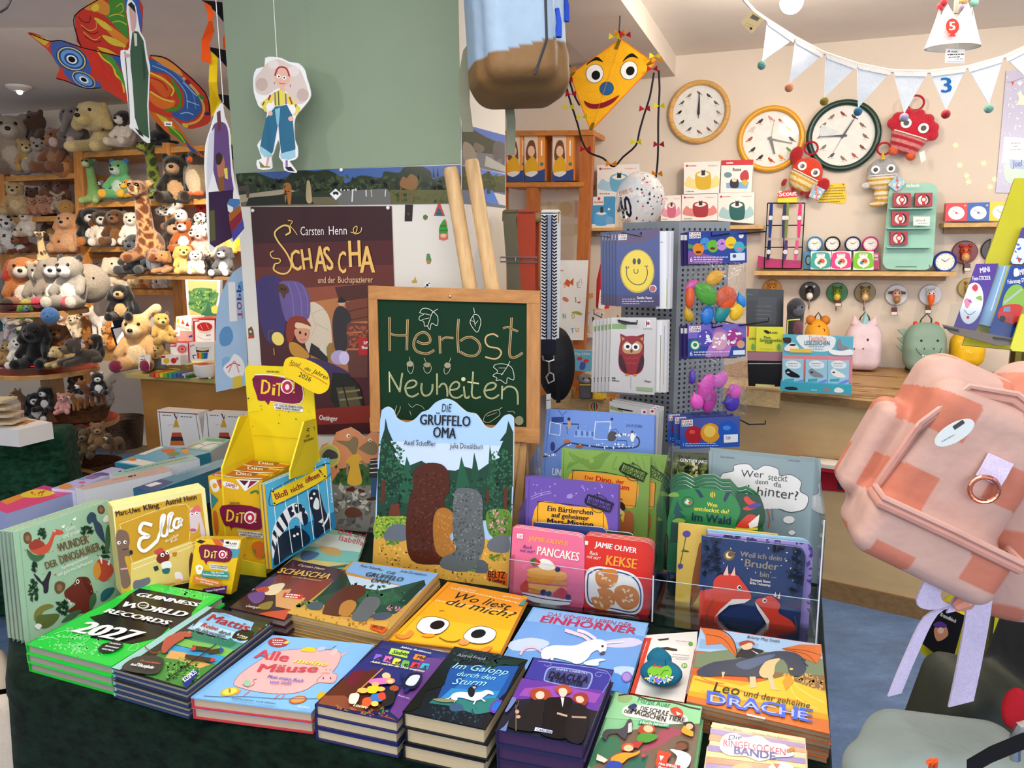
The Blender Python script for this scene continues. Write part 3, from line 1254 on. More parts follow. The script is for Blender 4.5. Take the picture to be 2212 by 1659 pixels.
lying('picture_book','pastel striped sock-gang picture book, top of its stack','1085,865 1895,1005 1910,1330 1020,1330',.80,.02,2,'f0dcae','e8d4a0',"""
@v2
U 10 -300
P f4e0b0 1100,880 1890,1010 1890,1040 1085,910
P b8a0c8 1085,920 1892,1055 1892,1090 1080,965
P f2b08a 1080,970 1893,1095 1895,1130 1070,1020
P a894c4 1065,1060 1896,1180 1898,1225 1060,1110
P f4dc9a 1060,1115 1898,1230 1900,1265 1050,1160
P ee9a7a 1050,1165 1900,1270 1902,1300 1045,1215
P a894c4 1045,1220 1902,1305 1905,1330 1030,1330
T b0a890 i 22 1195,925 1350,950 Anne Barns
T b0a890 i 20 1435,968 1740,1020 Christin-Marie Below
B f6f2f4 1165,1090 1190,990 1290,960 1380,1000 1500,985 1600,1040 1720,1060 1790,1120 1780,1160 1640,1170 1500,1200 1390,1160 1240,1150
T 4a4a7a i 40 1230,1020 1350,1015 Die
T d8506a h 56 1190,1070 1730,1150 RINGELSOCKEN
T 54549a b 62 1280,1135 1640,1190 BANDE
B c88a4a 1740,1100 1800,1085 1790,1115 1740,1125
B f4f0f4 1590,1240 1700,1210 1790,1250 1780,1300 1600,1300
P d8704a 1620,1220 1680,1225 1650,1270
E e8b070 1360,1270 90 50
""",'v2','e8dcc0',G_,'pastel striped sock-gang book')
lying('novel','brown storybook with gold lettering, top of its stack','455,100 860,180 395,555 -20,455',.803,.0175,3,'3a2228','30191e',"""
@w2
U 470 -370
P 4a2a30 470,110 850,190 740,270 330,200
P 7a4030 350,210 790,260 560,430 180,330
P d8a060 330,330 620,300 480,480 330,450
P 8a3a28 480,260 760,240 590,390 420,370
P c8502a 260,490 440,470 395,550 200,505
B 4a3a72 60,300 200,240 330,240 250,310 150,330 80,330
B e8d8b0 300,290 400,280 330,360 220,350
B b8503a 180,320 260,300 280,330 220,350
B 6a4a8a 120,360 240,340 240,400 170,430
E f0d8a8 145,312 26 16
B 8a7a3a 220,430 310,410 280,470 200,465
P c83a2a 395,345 540,362 520,395 380,380
Q fff 8 410,362 510,372
Q fff 8 402,378 500,388
T f4e8d8 n 22 490,145 690,178 Carsten Henn
T e8bc58 b 58 335,195 715,245 SCHASCHA
T e8c890 n 14 450,230 670,262 und der Buchspazierer
T f4ece4 i 24 100,450 200,466 Oetinger
""",'w2','a08c84',G_,'brown storybook')
lying('picture_book','forest picture book with a blue sky title, top of the tall stack','905,108 1550,200 1140,665 410,500',.803,.0066,8,'c89a4a','6a3a22',"""
@w2
U 300 -300
P 86b6ea 910,115 1545,205 1420,330 850,190
P c8def2 840,210 1420,330 1350,390 800,280
P 1f4a38 850,190 880,260 900,300 1100,330 1250,300 1440,250 1400,340 1230,500 1000,540 640,420 600,410 780,260
P 16382c 830,195 870,230 850,300 760,350 640,380
P 16382c 1440,250 1450,290 1300,440 1240,420 1330,320
P 2a5c40 900,340 1000,320 1080,360 1200,330 1280,390 1150,440 950,420
D 2f6a48 60 850,280 1300,420 9
P d8a84a 440,440 600,470 900,560 1180,560 1130,660 415,500
D a87a2a 50 480,460 1080,620 9
D 6a9a4a 40 480,410 640,450 9
B 4a5a66 560,440 620,415 680,425 670,470 590,475
B 4a5466 1050,510 1150,490 1200,510 1150,545 1070,545
B 5a2f22 680,490 720,400 800,330 900,290 990,300 1000,350 940,400 900,470 820,520 700,510
B b8823a 800,500 820,430 880,400 930,420 920,470 870,520 830,520
B 62686c 900,520 960,430 1010,380 1090,380 1110,430 1060,500 1000,560 920,555
D d88aa0 14 1160,440 1260,480 8
T 22252c h 20 955,150 1130,185 Axel Scheffler
T 22252c h 20 1260,190 1450,222 Julia Donaldson
T 22252c h 26 1150,200 1215,215 DIE
T 22252c b 38 990,218 1270,262 GRÜFFELO
T 22252c b 38 1030,265 1165,278 OMA
P d85a22 1040,580 1170,610 1130,650 1035,615
T 301810 b 26 1045,605 1130,622 BELTZ
""",'w2','b8a078',G_,'thin forest picture book',hard=False)
lying('picture_book','turquoise mouse picture book lying at the foot of the cardboard mice','705,1140 790,1160 770,1216 592,1240',.775,.012,1,'8fc8b0','7ab09a',"""
P c8d8d0 680,1150 815,1165 800,1195 650,1180
P 7ac0b8 650,1178 800,1196 780,1216 620,1205
P d8c87a 625,1202 770,1222 735,1238 598,1235
B c8a86a 690,1180 730,1185 735,1200 700,1195
B 4a6a9a 655,1190 690,1195 670,1210 650,1208
U 20 -60
T c8485a h 13 728,1152 790,1165 Eliot und
T c8485a h 13 730,1166 784,1178 Isabella
""",'','d8d0b8',G_)
def card_pl(z):
 return flat(z)
slab('toy_card','white hang card with a red edge under the dragon bean bag card','toy card',flat(.762),'1392,1372 1507,1364 1497,1500 1370,1490',.006,'f2efe8','d8402a',"""
P d8402a 1392,1378 1408,1378 1372,1492 1356,1490
P 2a2420 1420,1381 1445,1378 1444,1382 1424,1384
Q bbb 2 1460,1385 1495,1388
E 6ab04a 1492,1391 5
""",'paper','toy hang cards')
slab('toy_card','upper white toy card that carries the blue dragon bean bag','toy card',flat(.771),'540,180 955,225 860,700 400,620',.006,'f4f2ec','d8402a',"""
@v2
P d8402a 545,178 575,180 435,640 395,620
P f4f2ec 580,180 590,170 905,125 915,180 955,225
P 3a2018 650,232 720,228 800,245 805,262 760,262 735,255 670,248
T d8382e b 44 575,295 690,295 goki
Q bbb 6 760,290 910,305
Q bbb 6 720,308 905,325
Q bbb 6 790,330 890,338
E 7ab84a 862,385 26 22
T fff b 24 845,397 882,397 3+
""",'paper','toy hang cards',crop='v2')
pl=flat(.771)
c=pl.hit(1425,1462)
t=thing('bean_bag','small petrol-blue drawstring bean bag with a green dragon, on its card','bean bag',c)
R_=44*pl.scale(1425,1462)
vs,qs,rg=sdf_mesh([('e',(0,-.012,.016),(R_*1.02,R_*.95,.018),0),('e',(0.006,R_*.95,.016),(R_*.62,R_*.6,.015),0),('e',(.008,R_*1.45,.016),(R_*.34,R_*.3,.011),0)],44,.012)
soft_object('bag',vs,qs,np.tile(lin('1b6a88'),(len(vs),1)),'fabric',t)
art(MBx:=MB(),flat(.771+.0345),"""
@v2
B 7ac03a 550,420 600,385 660,400 720,385 755,430 740,480 680,500 600,490 560,470
S 3a2a1a 6 560,450 600,475 640,460
S 3a6a1a 6 660,470 690,430 730,430
P c83a30 590,395 610,372 630,395
P c83a30 630,400 655,378 670,402
D f0f0f0 16 530,470 760,530 11
D f0c040 10 530,480 740,525 11
D 8a6ad8 9 530,480 740,525 11
D 4ab0e0 9 540,490 740,530 11
L 222 5 700,330 705,390
""")
MBx.build('motif_print','fabric',t)
# standing books in the clear racks
def rounded(P,which,r):
 out=[]
 n=len(P)
 for i,p in enumerate(P):
  if i not in which:
   out.append(p)
   continue
  a,b=P[i-1],P[(i+1)%n]
  da,db=math.dist(p,a),math.dist(p,b)
  A=(p[0]+(a[0]-p[0])*r/da,p[1]+(a[1]-p[1])*r/da)
  B=(p[0]+(b[0]-p[0])*r/db,p[1]+(b[1]-p[1])*r/db)
  for k in range(5):
   t=k/4
   out.append(tuple(A[e]*(1-t)**2+2*p[e]*t*(1-t)+B[e]*t*t for e in(0,1)))
 return out
def standing(name,label,pl,quad,cp,th,n,cover,spine,spec,page='eee6d4',group=None,under=None,rnd=(),r=6,move=None,rise=.0,pmat='gloss',board=.0022,cat='book',gap=1.04):
 px=quad if not isinstance(quad,str)else pxs(quad,cp)
 if rnd:
  px=rounded(px,rnd,r)
 P=[pl.hit(*q)for q in px]
 P=[p+pl.v*max(0,(.762-p.z)/pl.v.z)for p in P]
 c=sum(P,V((0,0,0)))/len(P)
 lo=min(p.z for p in P)
 root=thing(name,label,cat,(c.x,c.y,lo),group)
 bk=pl.n*-1
 cc=c+bk*th/2
 mb=MB()
 mb.prism(P,bk*board,cover,cover)
 mb.prism([p+bk*(th-board)for p in P],bk*board,cover,cover)
 if len(P)>=4 and 0 not in rnd:
  L0,L1=P[0],P[-1]
  s=(P[1]-P[0]).normalized()*.002
  mb.prism([L0,L0+s,L1+s,L1],bk*th,spine,spine)
 mb.build('cover',pmat,root)
 mb=MB()
 Q=[p+(c-p)*.012 for p in P]
 mb.prism([p+bk*board for p in Q],bk*(th-2*board),page,page)
 mb.build('pages','pages',root)
 mv=V(move)if move else bk*th*gap
 o=None
 for i in range(1,n):
  o=dup(root,mv*i+V((0,0,rise*i)),0,f"{under or label}, {ORD[i]} copy in the row behind the front one",group)
 if spec:
  p=MB()
  p.poly([pl.hit(*q,.0002)for q in px],cover)
  art(p,pl,spec,clip=px if len(px)<17 else None)
  p.build('cover_print',pmat,root)
 return root
G_='books standing in the clear racks'
Y1=-17
t1=face(1180,1300,1.70,Y1,10)
standing('board_book','pink board book with a pancake stack, front of the clear rack',t1,'142,55 608,118 600,612 118,522','w3',.013,3,'e86f92','d85a80',"""
@w3
P e05a80 130,480 602,555 600,612 118,522
T f4a83c b 30 245,140 500,178 JAMIE OLIVER
T 3a2f8a ih 22 205,190 265,200 Back
T 3a2f8a ih 22 185,212 280,228 mit mir!
T f8eedc b 54 293,232 568,275 PANCAKES
P f4e8e0 170,97 208,101 207,131 169,127
T e86f92 b 18 175,122 203,126 DK
B e8a04a 245,340 300,330 480,355 480,395 400,400 245,375
B f0b060 245,325 320,318 470,345 480,365 380,370 250,350
B e09038 245,380 350,390 480,405 478,430 350,420 245,405
B f0b060 245,420 350,430 478,445 475,470 360,470 245,445
B e09038 250,455 360,470 475,480 450,495 320,485 250,475
B f8f0e0 300,290 330,260 380,270 410,300 415,325 370,335 320,320
B 3a6a3a 255,270 290,255 300,290 275,305
E c8382e 300,285 22 18
E 2a2f6a 432,330 17
B c8383a 190,440 230,400 245,450 230,475 200,470
E 2a2f6a 340,478 20
E 2a2f6a 376,486 18
B c8384a 400,490 450,445 490,470 485,515 420,510
E 2a2f6a 500,508 18
P f8f4f0 200,475 525,530 510,555 400,565 280,540 215,510
S 2a2f8a 6 205,488 350,520 520,540
P f8f4f0 320,550 450,570 450,580 310,570
""",'f4efe8',G_,'pink board book',(1,2),22)
standing('board_book','red board book with a plate of cookies, front of the clear rack',t1.off(-.004),'610,108 1058,160 1022,668 600,606','w3',.013,4,'d8332a','c02a24',"""
@w3
P c82c3a 600,560 1030,620 1022,668 600,606
T f8f0e8 b 34 675,182 940,225 JAMIE OLIVER
T f8f0e8 ih 22 635,232 690,240 Back
T f8f0e8 ih 22 618,252 705,268 mit mir!
T f4a83c b 62 738,298 940,325 KEKSE
P f4e8e0 604,142 630,146 628,172 603,168
B f6f2ea 620,340 680,310 780,320 900,350 960,400 985,480 975,580 920,620 800,600 680,580 620,540 608,440
S 2a4a8a 9 630,360 690,328 780,338 890,365 945,410 968,480 960,570 910,605 800,585 690,565 635,530 624,440 630,360
B d8843a 680,350 740,325 810,335 822,390 790,440 720,450 680,410
B d8843a 800,460 850,430 930,450 962,510 940,570 870,590 810,540
B d8843a 650,510 700,500 690,455 760,455 800,490 800,550 750,590 680,580 655,545
D f4dcb8 10 690,350 800,440 8
D f4dcb8 10 820,460 940,560 8
D f4dcb8 9 670,500 780,570 8
""",'f4efe8',G_,'red board book',(1,2),24)
standing('board_book','navy board book whose top edge shows behind the pink pancake book',t1.off(-.056),'275,25 750,62 740,300 275,250','w3',.013,1,'2a3f7a','22335f',"""
@w3
P f4e8e0 312,62 345,65 344,85 312,82
Q d8d8f0 12 365,82 430,88
""",'f4efe8',G_,rnd=(1,),r=16)
standing('board_book','dark green board book whose top edge shows behind the red cookie book',t1.off(-.07),'442,52 930,98 900,300 440,260','w3',.013,1,'1f4a3a','183a2e',None,'f4efe8',G_,rnd=(1,),r=16)
t2=face(1230,1150,1.80,Y1,10)
standing('picture_book','purple hardcover about a tiny water bear on a mission',t2,'218,905 1008,988 1000,1640 205,1560','y5',.012,3,'6a50a8','5a429a',"""
@y5
L 5a4296 6 250,920 235,1560
D a89ad8 26 280,960 980,1090 6
S b8a8e0 4 265,1080 340,1050 430,1030
S b8a8e0 4 265,1100 345,1068 440,1045
E 9a8ac8 595,1075 26 20
S 9a8ac8 4 560,1090 600,1085 635,1065
B f2ae2e 330,1130 600,1160 875,1195 870,1480 320,1430
L 1c1a2a 6 325,1118 600,1145 885,1188 880,1480
L 1c1a2a 6 325,1118 315,1430
T 1c1a2a b 44 400,1198 795,1235 Ein Bärtierchen
T 1c1a2a b 40 437,1250 757,1282 auf geheimer
T 1c1a2a b 50 397,1310 797,1340 Mars-Mission
B 1c1a2a 745,1065 770,1060 960,1130 960,1160 940,1205 900,1205 730,1140
P 6a50a8 755,1072 952,1142 932,1200 742,1130
T 1c1a2a b 34 760,1110 945,1170 FANTASTISCH
T 1c1a2a b 34 745,1135 932,1200 ERFORSCHT
S 1c1a2a 5 780,1080 830,1062 880,1075 915,1110
S 1c1a2a 5 780,1170 800,1200 840,1215 880,1205
P 1c1a2a 830,1045 838,1055 850,1060 838,1066 830,1075 826,1063
""",'e8e2d8',G_,'purple hardcover')
t3=face(1330,1150,1.92,Y1,10)
GREEN="""
@y5
L 5f8f34 6 548,675 530,1200
B 6f9640 610,710 720,760 800,740 900,690 960,690 900,760 860,830 780,850 680,790 600,830 570,850 590,790 660,770
E 86ac54 780,770 22 24
S 6f9640 14 590,700 650,770 720,750
S 6f9640 9 1000,730 960,830 1000,840
S 6f9640 6 1090,720 1110,780
S 6f9640 6 1150,730 1180,800
S 6f9640 6 1210,740 1240,850
B f2a63a 625,865 900,885 1165,940 1150,1160 1000,1150 620,1000
L 2a3a1a 6 612,850 900,870 1175,930 1158,1160 1000,1140
L 2a3a1a 6 625,850 612,960
T c8281e b 34 720,930 800,937 Der
T c8281e b 46 812,945 965,965 Dino,
T c8281e b 34 985,962 1058,970 der
T c8281e b 44 1015,1010 1102,1025 um
T 5a2a1a b 22 1010,1105 1045,1110 ier
B 1f2a14 1045,795 1065,790 1250,870 1245,895 1225,948 1200,945 1022,862
P 84aa50 1055,802 1240,875 1220,940 1035,858
T 1f2a14 b 36 1055,835 1235,908 FANTASTISCH
T 1f2a14 b 36 1040,862 1220,940 ERFORSCHT
S 1f2a14 5 1080,810 1130,798 1180,815 1205,850
S 1f2a14 5 1065,890 1100,930 1150,942 1170,935
P 1f2a14 1130,780 1138,790 1150,792 1140,800 1136,812 1128,798
B b8683a 1010,1290 1070,1200 1120,1210 1140,1260 1130,1380 1010,1400
B f0c8a0 1010,1130 1050,1160 1060,1200 1020,1230
B 3a2420 1010,1120 1050,1130 1070,1170 1050,1200 1010,1150
P e8d83a 1030,1260 1050,1200 1065,1220 1050,1300
"""
standing('picture_book','green dinosaur hardcover behind the purple one',t3,'530,662 1285,735 1255,1480 500,1390','y5',.012,1,'84aa50','76a040',GREEN,'e8e2d8',G_)
standing('picture_book','green dinosaur hardcover set further to the side, partly behind its twin',t3.off(-.014),'690,672 1440,728 1420,1500 680,1400','y5',.012,1,'80a64c','76a040','\n'.join(['@y5','B f2a63a 1250,955 1320,968 1308,1165 1240,1150','L 2a3a1a 6 1250,945 1328,958 1314,1165 1250,1160','P 1f2a14 1275,805 1405,895 1380,955 1270,900','P 80a64c 1275,815 1396,898 1376,946 1270,892','T 1f2a14 b 34 1275,858 1385,910 STISCH','T 1f2a14 b 34 1275,890 1378,938 SCHT','S 1f2a14 5 1290,810 1330,830 1350,860','B b8683a 1240,1220 1275,1220 1290,1280 1275,1380 1240,1380','S 6f9640 6 1320,780 1340,840','S 6f9640 6 1380,790 1390,840']),'e8e2d8',G_)
t4=face(1290,1000,2.04,Y1,10)
standing('picture_book','tall blue hardcover with a little factory pipeline drawing',t4,'400,330 1318,388 1300,1250 330,1150','y5',.011,4,'6f92d8','5a7cc8',"""
@y5
L 5878c4 6 425,335 375,900
D 86a6e4 30 440,380 1290,640 4
P 2a3f8a 440,400 545,395 545,440 440,450
L 2a3f8a 5 500,340 530,385 570,350
L e8eef8 7 430,440 520,460 510,555 420,540 430,440
L 2a3058 10 535,455 670,460 665,500
L 3a4a8a 5 570,480 575,545
E 3a2a2a 588,415 14
P b89a88 575,430 605,435 602,500 580,495
L e8eef8 8 810,440 945,440 920,590 800,585 815,440 940,438 945,500
B 4a4a50 930,530 970,520 1000,545 975,600 920,595
L 3a4a90 5 950,510 990,500 1015,540
P 8aaae4 640,510 800,520 790,575 630,570
P 4a6ab0 640,515 660,515 660,555 640,555
P 4a6ab0 690,518 710,518 710,558 690,558
P 4a6ab0 735,520 755,520 755,560 735,560
P 4a6ab0 780,522 798,522 798,562 780,562
S 2a3058 11 980,540 1060,550 1140,560 1185,585 1180,640 1120,660 900,660 700,635 600,620 540,640 480,690 420,725 370,735
D f4f8ff 20 990,542 1170,562 6
D f4f8ff 26 560,625 1150,662 6
D f4f8ff 12 380,700 480,730 6
E f0ece4 1130,570 18 40
E 5a3a2a 1128,525 12
E 2a3f8a 450,650 20 40
E b86a4a 570,605 30 16
E a8603a 680,650 34 14
L 3a4a90 6 990,650 1000,595 1080,600 1085,650
P 2a3058 945,405 965,405 965,425 945,425
T 3a4a7a n 22 1078,478 1212,490 JULIA DÜRR
T e8eef8 b 62 440,895 520,905 UN
""",'dfe4ee',G_,'tall blue hardcover')
def rack(label,pl,top,z0,depth,steps):
 A,B=pl.hit(*top[0]),pl.hit(*top[1])
 dn=-pl.v
 A0,B0=A+dn*((A.z-z0)/pl.v.z),B+dn*((B.z-z0)/pl.v.z)
 bk=V((-pl.n.x,-pl.n.y,0)).normalized()
 t=thing('acrylic_rack',label,'display rack',((A0.x+B0.x)/2,(A0.y+B0.y)/2,z0))
 mb=MB()
 mb.prism([A,B,B0,A0],bk*.003,'fff')
 mb.build('front_panel','acrylic',t)
 mb=MB()
 mb.prism([A0,B0,B0+bk*depth,A0+bk*depth],V((0,0,.003)),'fff')
 mb.build('floor_panel','acrylic',t)
 e=(B0-A0).normalized()
 for P in(A0,B0):
  q=[P]
  h0=A.z-z0
  pts=[P,P+V((0,0,h0))]
  n=len(steps)
  for i,(d,h)in enumerate(steps):
   pts.append(P+bk*d+V((0,0,h)))
  pts.append(P+bk*depth)
  mb=MB()
  mb.prism(pts,e*.004,'fff')
  mb.build('side_panel','acrylic',t)
 mb=MB()
 mb.tube([A,B],.0009,'b8c8d0',5)  # opaque pale tubes paint in the bright lines along the clear edges
 mb.tube([B0,B0+V((0,0,steps[0][1]))],.0016,'f0f8f8',5)
 mb.build('edge_highlight','plastic',t)
 return t
lip=face(1250,1320,1.66,Y1,4)
rack('clear acrylic book rack holding the pink and red board books',lip,((1101,1208),(1412,1252)),.757,.30,((.07,.11),(.08,.2),(.17,.22),(.18,.3),(.28,.32)))
lip2=face(1580,1350,1.55,Y1,4)
rack('clear acrylic book rack with the blue fox book, beside the open floor',lip2,((1414,1252),(1768,1297)),.757,.30,((.005,.28),(.28,.34)))
s1=face(1640,1370,1.60,Y1,9)
standing('board_book','night-blue board book with two red foxes, front of the clear rack',s1,'1362,112 2040,192 1985,810 1340,705','w3',.013,1,'1f3868','182c55',"""
@w3
D d8d0b8 26 1400,140 2020,420 4
S 142848 10 1420,130 1450,200 1470,280
S 142848 10 1380,160 1400,260 1385,340
S 142848 10 1960,200 1950,300 1960,420
S 142848 10 2000,220 2005,340 1990,480
D 142848 50 1375,140 1490,360 16
D 142848 50 1920,200 2020,480 16
D 142848 20 1810,170 1900,210 12
E 6a5a40 1540,238 36 34
E 8a7448 1540,238 28 26
E f4d8a0 1538,238 20
E 6a5538 1548,232 16
T 8a8478 b 34 1610,245 1880,275 Weil ich dein
T 8a8478 b 48 1635,308 1855,335 Bruder
T 8a8478 b 34 1735,375 1845,385 bin ...
T e8e0d8 b 17 1675,402 1805,418 Susannah Shane
T e8e0d8 b 17 1672,422 1805,440 Britta Teckentrup
B d8402e 1345,480 1430,460 1440,400 1490,360 1580,360 1620,400 1680,490 1660,530 1560,530 1480,600 1440,650 1460,710 1345,700
P d8402e 1350,470 1440,450 1470,640 1475,715 1342,703
P f0c0b0 1500,365 1530,300 1535,368
P f0c0b0 1550,368 1575,312 1580,370
P 2a1a1a 1490,365 1500,340 1502,366
P f0e4dc 1480,590 1560,520 1680,520 1640,545 1540,560 1440,645
E fff 1605,445 14
E 222 1607,446 10
B d8402e 1710,530 1760,510 1810,500 1850,530 1870,560 1860,610 1940,660 1985,740 1990,805 1790,778 1790,700 1760,600
P f0c0b0 1825,500 1840,472 1845,510
P f0c0b0 1850,515 1868,475 1868,520
P f0e4dc 1705,535 1720,580 1770,660 1790,700 1800,660 1750,590
E fff 1768,530 14
E 222 1770,531 9
S 5a5a48 6 1380,700 1400,600 1440,520
S 5a5a48 6 1960,780 1975,700 1960,630
S 3a4a58 6 1500,720 1560,660 1600,700
S 3a4a58 6 1650,740 1690,680 1740,740
""",'d8d4e0',G_,None,(1,2),26)
standing('board_book','pale blue board book peeking out right behind the blue fox book',s1.off(-.03),'1392,70 2060,135 2080,200 1400,400','w3',.010,1,'8fc8dc','7ab4c8',None,'e8f0f4',G_,None,(1,),20)
standing('board_book','lilac board book with leaves just behind the blue fox book',s1.off(-.015),'1400,92 2085,165 2050,740 1395,600','w3',.012,1,'9a8cd0','8a7cc0',"""
@w3
D 3a3a6a 24 1500,100 2080,160 12
D 5a4a9a 14 2050,180 2080,600 14
""",'d8d4e8',G_,None,(1,),20)
s2=face(1520,1300,1.69,Y1,9)
standing('picture_book','yellow picture book with meadow flowers beside the blue fox book',s2,'1212,30 1855,105 1800,700 1185,655','w3',.012,1,'e8c35a','d8b048',"""
@w3
P 7a8a4a 1190,560 1400,580 1400,670 1185,655
D 5a7a3a 30 1195,570 1390,650 10
E 5a4a9a 1265,100 26 22
E 5a4a9a 1225,308 18 18
S 4a5a2a 6 1260,120 1240,220 1215,330
S 4a5a2a 6 1240,200 1280,215 1230,210
B 9a5a2a 1330,240 1350,160 1380,180 1380,400 1340,500 1290,560 1300,400
E f0e8d8 1240,580 34 14
E e8c030 1225,500 24 12
S 3a2a1a 8 1270,640 1300,500
""",'e8dcc0',G_)
s3=face(1560,1120,1.78,Y1,9)
standing('board_book','green cloud-edged board book about forest animals',s3,rounded([(1449,1060),(1462,1048),(1480,1046),(1500,1058),(1520,1050),(1545,1050),(1560,1060),(1580,1060),(1598,1080),(1615,1075),(1632,1085),(1648,1100),(1652,1260),(1440,1235)],(0,2,4,6,8,10,11),6),'',.011,4,'1f6a42','f0f4ee',"""
@y5
B 2e8a48 1480,1080 1600,1010 1800,1010 1980,1060 2050,1180 2020,1300 2000,1480 1460,1470
P 1f5a5a 1480,1220 1510,1110 1560,1200 1530,1200 1590,1260 1540,1260 1610,1310 1460,1300 1500,1240
P 184a3a 1460,1300 1620,1320 1600,1480 1450,1470
P 1f3a5a 1660,1010 1700,1020 1740,1080 1710,1090
P 1f3a5a 1930,1040 1970,1040 1920,1130 1905,1100
B 8ab84a 1450,1050 1500,1040 1530,1070 1500,1080 1440,1075
B 9ac84a 1470,1290 1520,1260 1580,1280 1560,1300
E 1f5a3a 1605,1122 52 46
E 4a9a58 1605,1122 42 37
P f4f0e8 1575,1130 1600,1095 1630,1140 1600,1145
P d8402e 1600,1130 1630,1115 1625,1145
E e8d83a 1815,1062 22 26
L c33 6 1808,1040 1808,1085
L 33c 6 1822,1040 1822,1085
T f0e848 b 36 1765,1160 1855,1170 Wen
T f0e848 b 36 1655,1195 1955,1225 entdeckst du?
T 14304a b 66 1628,1278 1970,1315 Im Wald
B 174a34 2010,1060 2150,1060 2230,1100 2260,1300 2100,1370 2010,1330 2060,1200
B d8402e 2080,1090 2110,1075 2150,1110 2190,1140 2150,1160 2100,1130
B d8402e 2070,1180 2140,1150 2190,1170 2120,1195
B 5a3a9a 2110,1160 2190,1130 2230,1150 2160,1180
B d8402e 2010,1340 2060,1280 2120,1230 2180,1240 2200,1290 2100,1350 2040,1355
P f4ece4 2120,1310 2200,1240 2215,1230 2200,1330 2130,1350
P e8d83a 2010,1340 2100,1350 2200,1340 2200,1365 2010,1365
""",'f0f4ee',G_,'green cloud-edged board book',move=V((.002,.0125,.006)))
s4=face(1640,1020,1.90,Y1,9)
standing('picture_book','grey picture book with a white thought cloud',s4,'1782,690 2740,790 2700,2000 1770,1900','y5',.011,4,'8fa3a8','7d9298',"""
@y5
L 7a8f96 6 1815,695 1800,1000
T 4a5a5e n 17 1880,745 2005,755 Sabine Bohlmann
T 4a5a5e n 17 2452,772 2560,782 Lorena Lehnert
B f0efec 1870,940 1900,880 1990,860 2000,810 2120,800 2180,850 2260,810 2370,840 2390,900 2480,890 2570,950 2560,1030 2630,1080 2600,1180 2480,1210 2380,1180 2200,1180 2000,1100 1880,1000
S 3a3a3a 5 1870,940 1900,880 1990,860 2000,810 2120,800 2180,850 2260,810 2370,840 2390,900 2480,890 2570,950 2560,1030 2630,1080 2600,1180 2480,1210 2380,1180
T 1c1c1c h 62 2055,905 2250,920 Wer
T 1c1c1c h 58 2285,935 2450,950 steckt
T 1c1c1c h 40 2175,965 2290,975 denn
T 1c1c1c h 40 2330,990 2400,998 da
T 1c1c1c h 78 2060,1045 2545,1110 dahinter?
E f0efec 2465,1275 48 32
E f0efec 2490,1385 28 20
E f0efec 2512,1480 14 10
S c8603a 10 2280,1180 2300,1260 2290,1340
S 6a7a80 8 2320,1180 2330,1280
""",'d8d8d4',G_,'grey picture book',rise=.002)
standing('picture_book','dark green jungle-leaf paperback between the balloon stand and the grey book',s4.off(-.012),'1478,708 1785,720 1760,1500 1440,1400','y5',.007,5,'4a4f2a','3a3f22',"""
@y5
D 6a7a3a 50 1485,760 1775,940 22
D 8a9048 30 1485,760 1775,940 16
D 2a3018 40 1485,730 1775,960 20
D d8d0a0 10 1580,800 1700,900 12
T f4f0e4 b 26 1535,778 1770,795 GÜNTHER JAKO
E d8c8a0 1640,945 40 14
""",'e8dcb0',G_,'dark green jungle-leaf paperback')
# pillar prints, blackboard, cardboard displays
PAN=PF.off(.003)
slab('panorama_poster','long zoo panorama photo strip across the pillar front','poster',PAN,'508,373 997,356 998,439 521,446',.002,'6a6248','ddd',"""
@z4
P 3f5f9a 100,1305 1820,1248 1820,1450 120,1480
B 27331f 100,1330 250,1310 370,1350 470,1360 560,1290 700,1300 800,1290 900,1340 940,1390 1050,1330 1200,1350 1230,1300 1340,1310 1380,1270 1500,1260 1580,1300 1600,1360 1700,1330 1830,1350 1830,1460 100,1490
D 3f4f2c 90 110,1340 1800,1440 16
D 1c2616 90 110,1360 1800,1450 18
P a89a80 120,1480 500,1430 560,1450 420,1480 300,1500 130,1540
P 6a6a66 880,1450 1250,1430 1340,1550 880,1555
P 5f5f34 1270,1440 1810,1440 1815,1545 1280,1550
P 1f2618 200,1500 420,1480 640,1490 700,1545 180,1560
D 4f5a30 40 1290,1460 1800,1530 12
P 4a4238 110,1420 200,1400 210,1460 200,1500 185,1500 180,1450 130,1450 125,1520 115,1520
B a86a30 465,1400 500,1385 525,1420 520,1540 500,1545 490,1480 480,1540 470,1460
D 2a1c10 8 470,1400 520,1520 6
B b8a078 640,1390 650,1368 665,1380 675,1450 680,1530 650,1540 635,1500
P f0f0ec 815,1470 860,1430 905,1472 862,1518
B 222 840,1470 845,1455 875,1455 882,1475 870,1478 862,1470 850,1478
B 8a5f34 1345,1400 1370,1340 1400,1350 1430,1320 1480,1350 1480,1420 1440,1440 1380,1430
L 7a5430 10 1355,1420 1350,1530
L 7a5430 10 1400,1430 1410,1535
L 7a5430 10 1450,1430 1440,1535
P 22242a 1595,1345 1602,1270 1612,1345
P 22242a 1625,1340 1633,1265 1642,1340
L ddd 10 990,1440 985,1530
L ddd 8 1090,1440 1092,1490
L c8a8a8 8 1130,1440 1135,1495
L ddd 7 1240,1440 1235,1490
D e0d8d0 10 900,1435 1020,1445 6
""",'gloss')
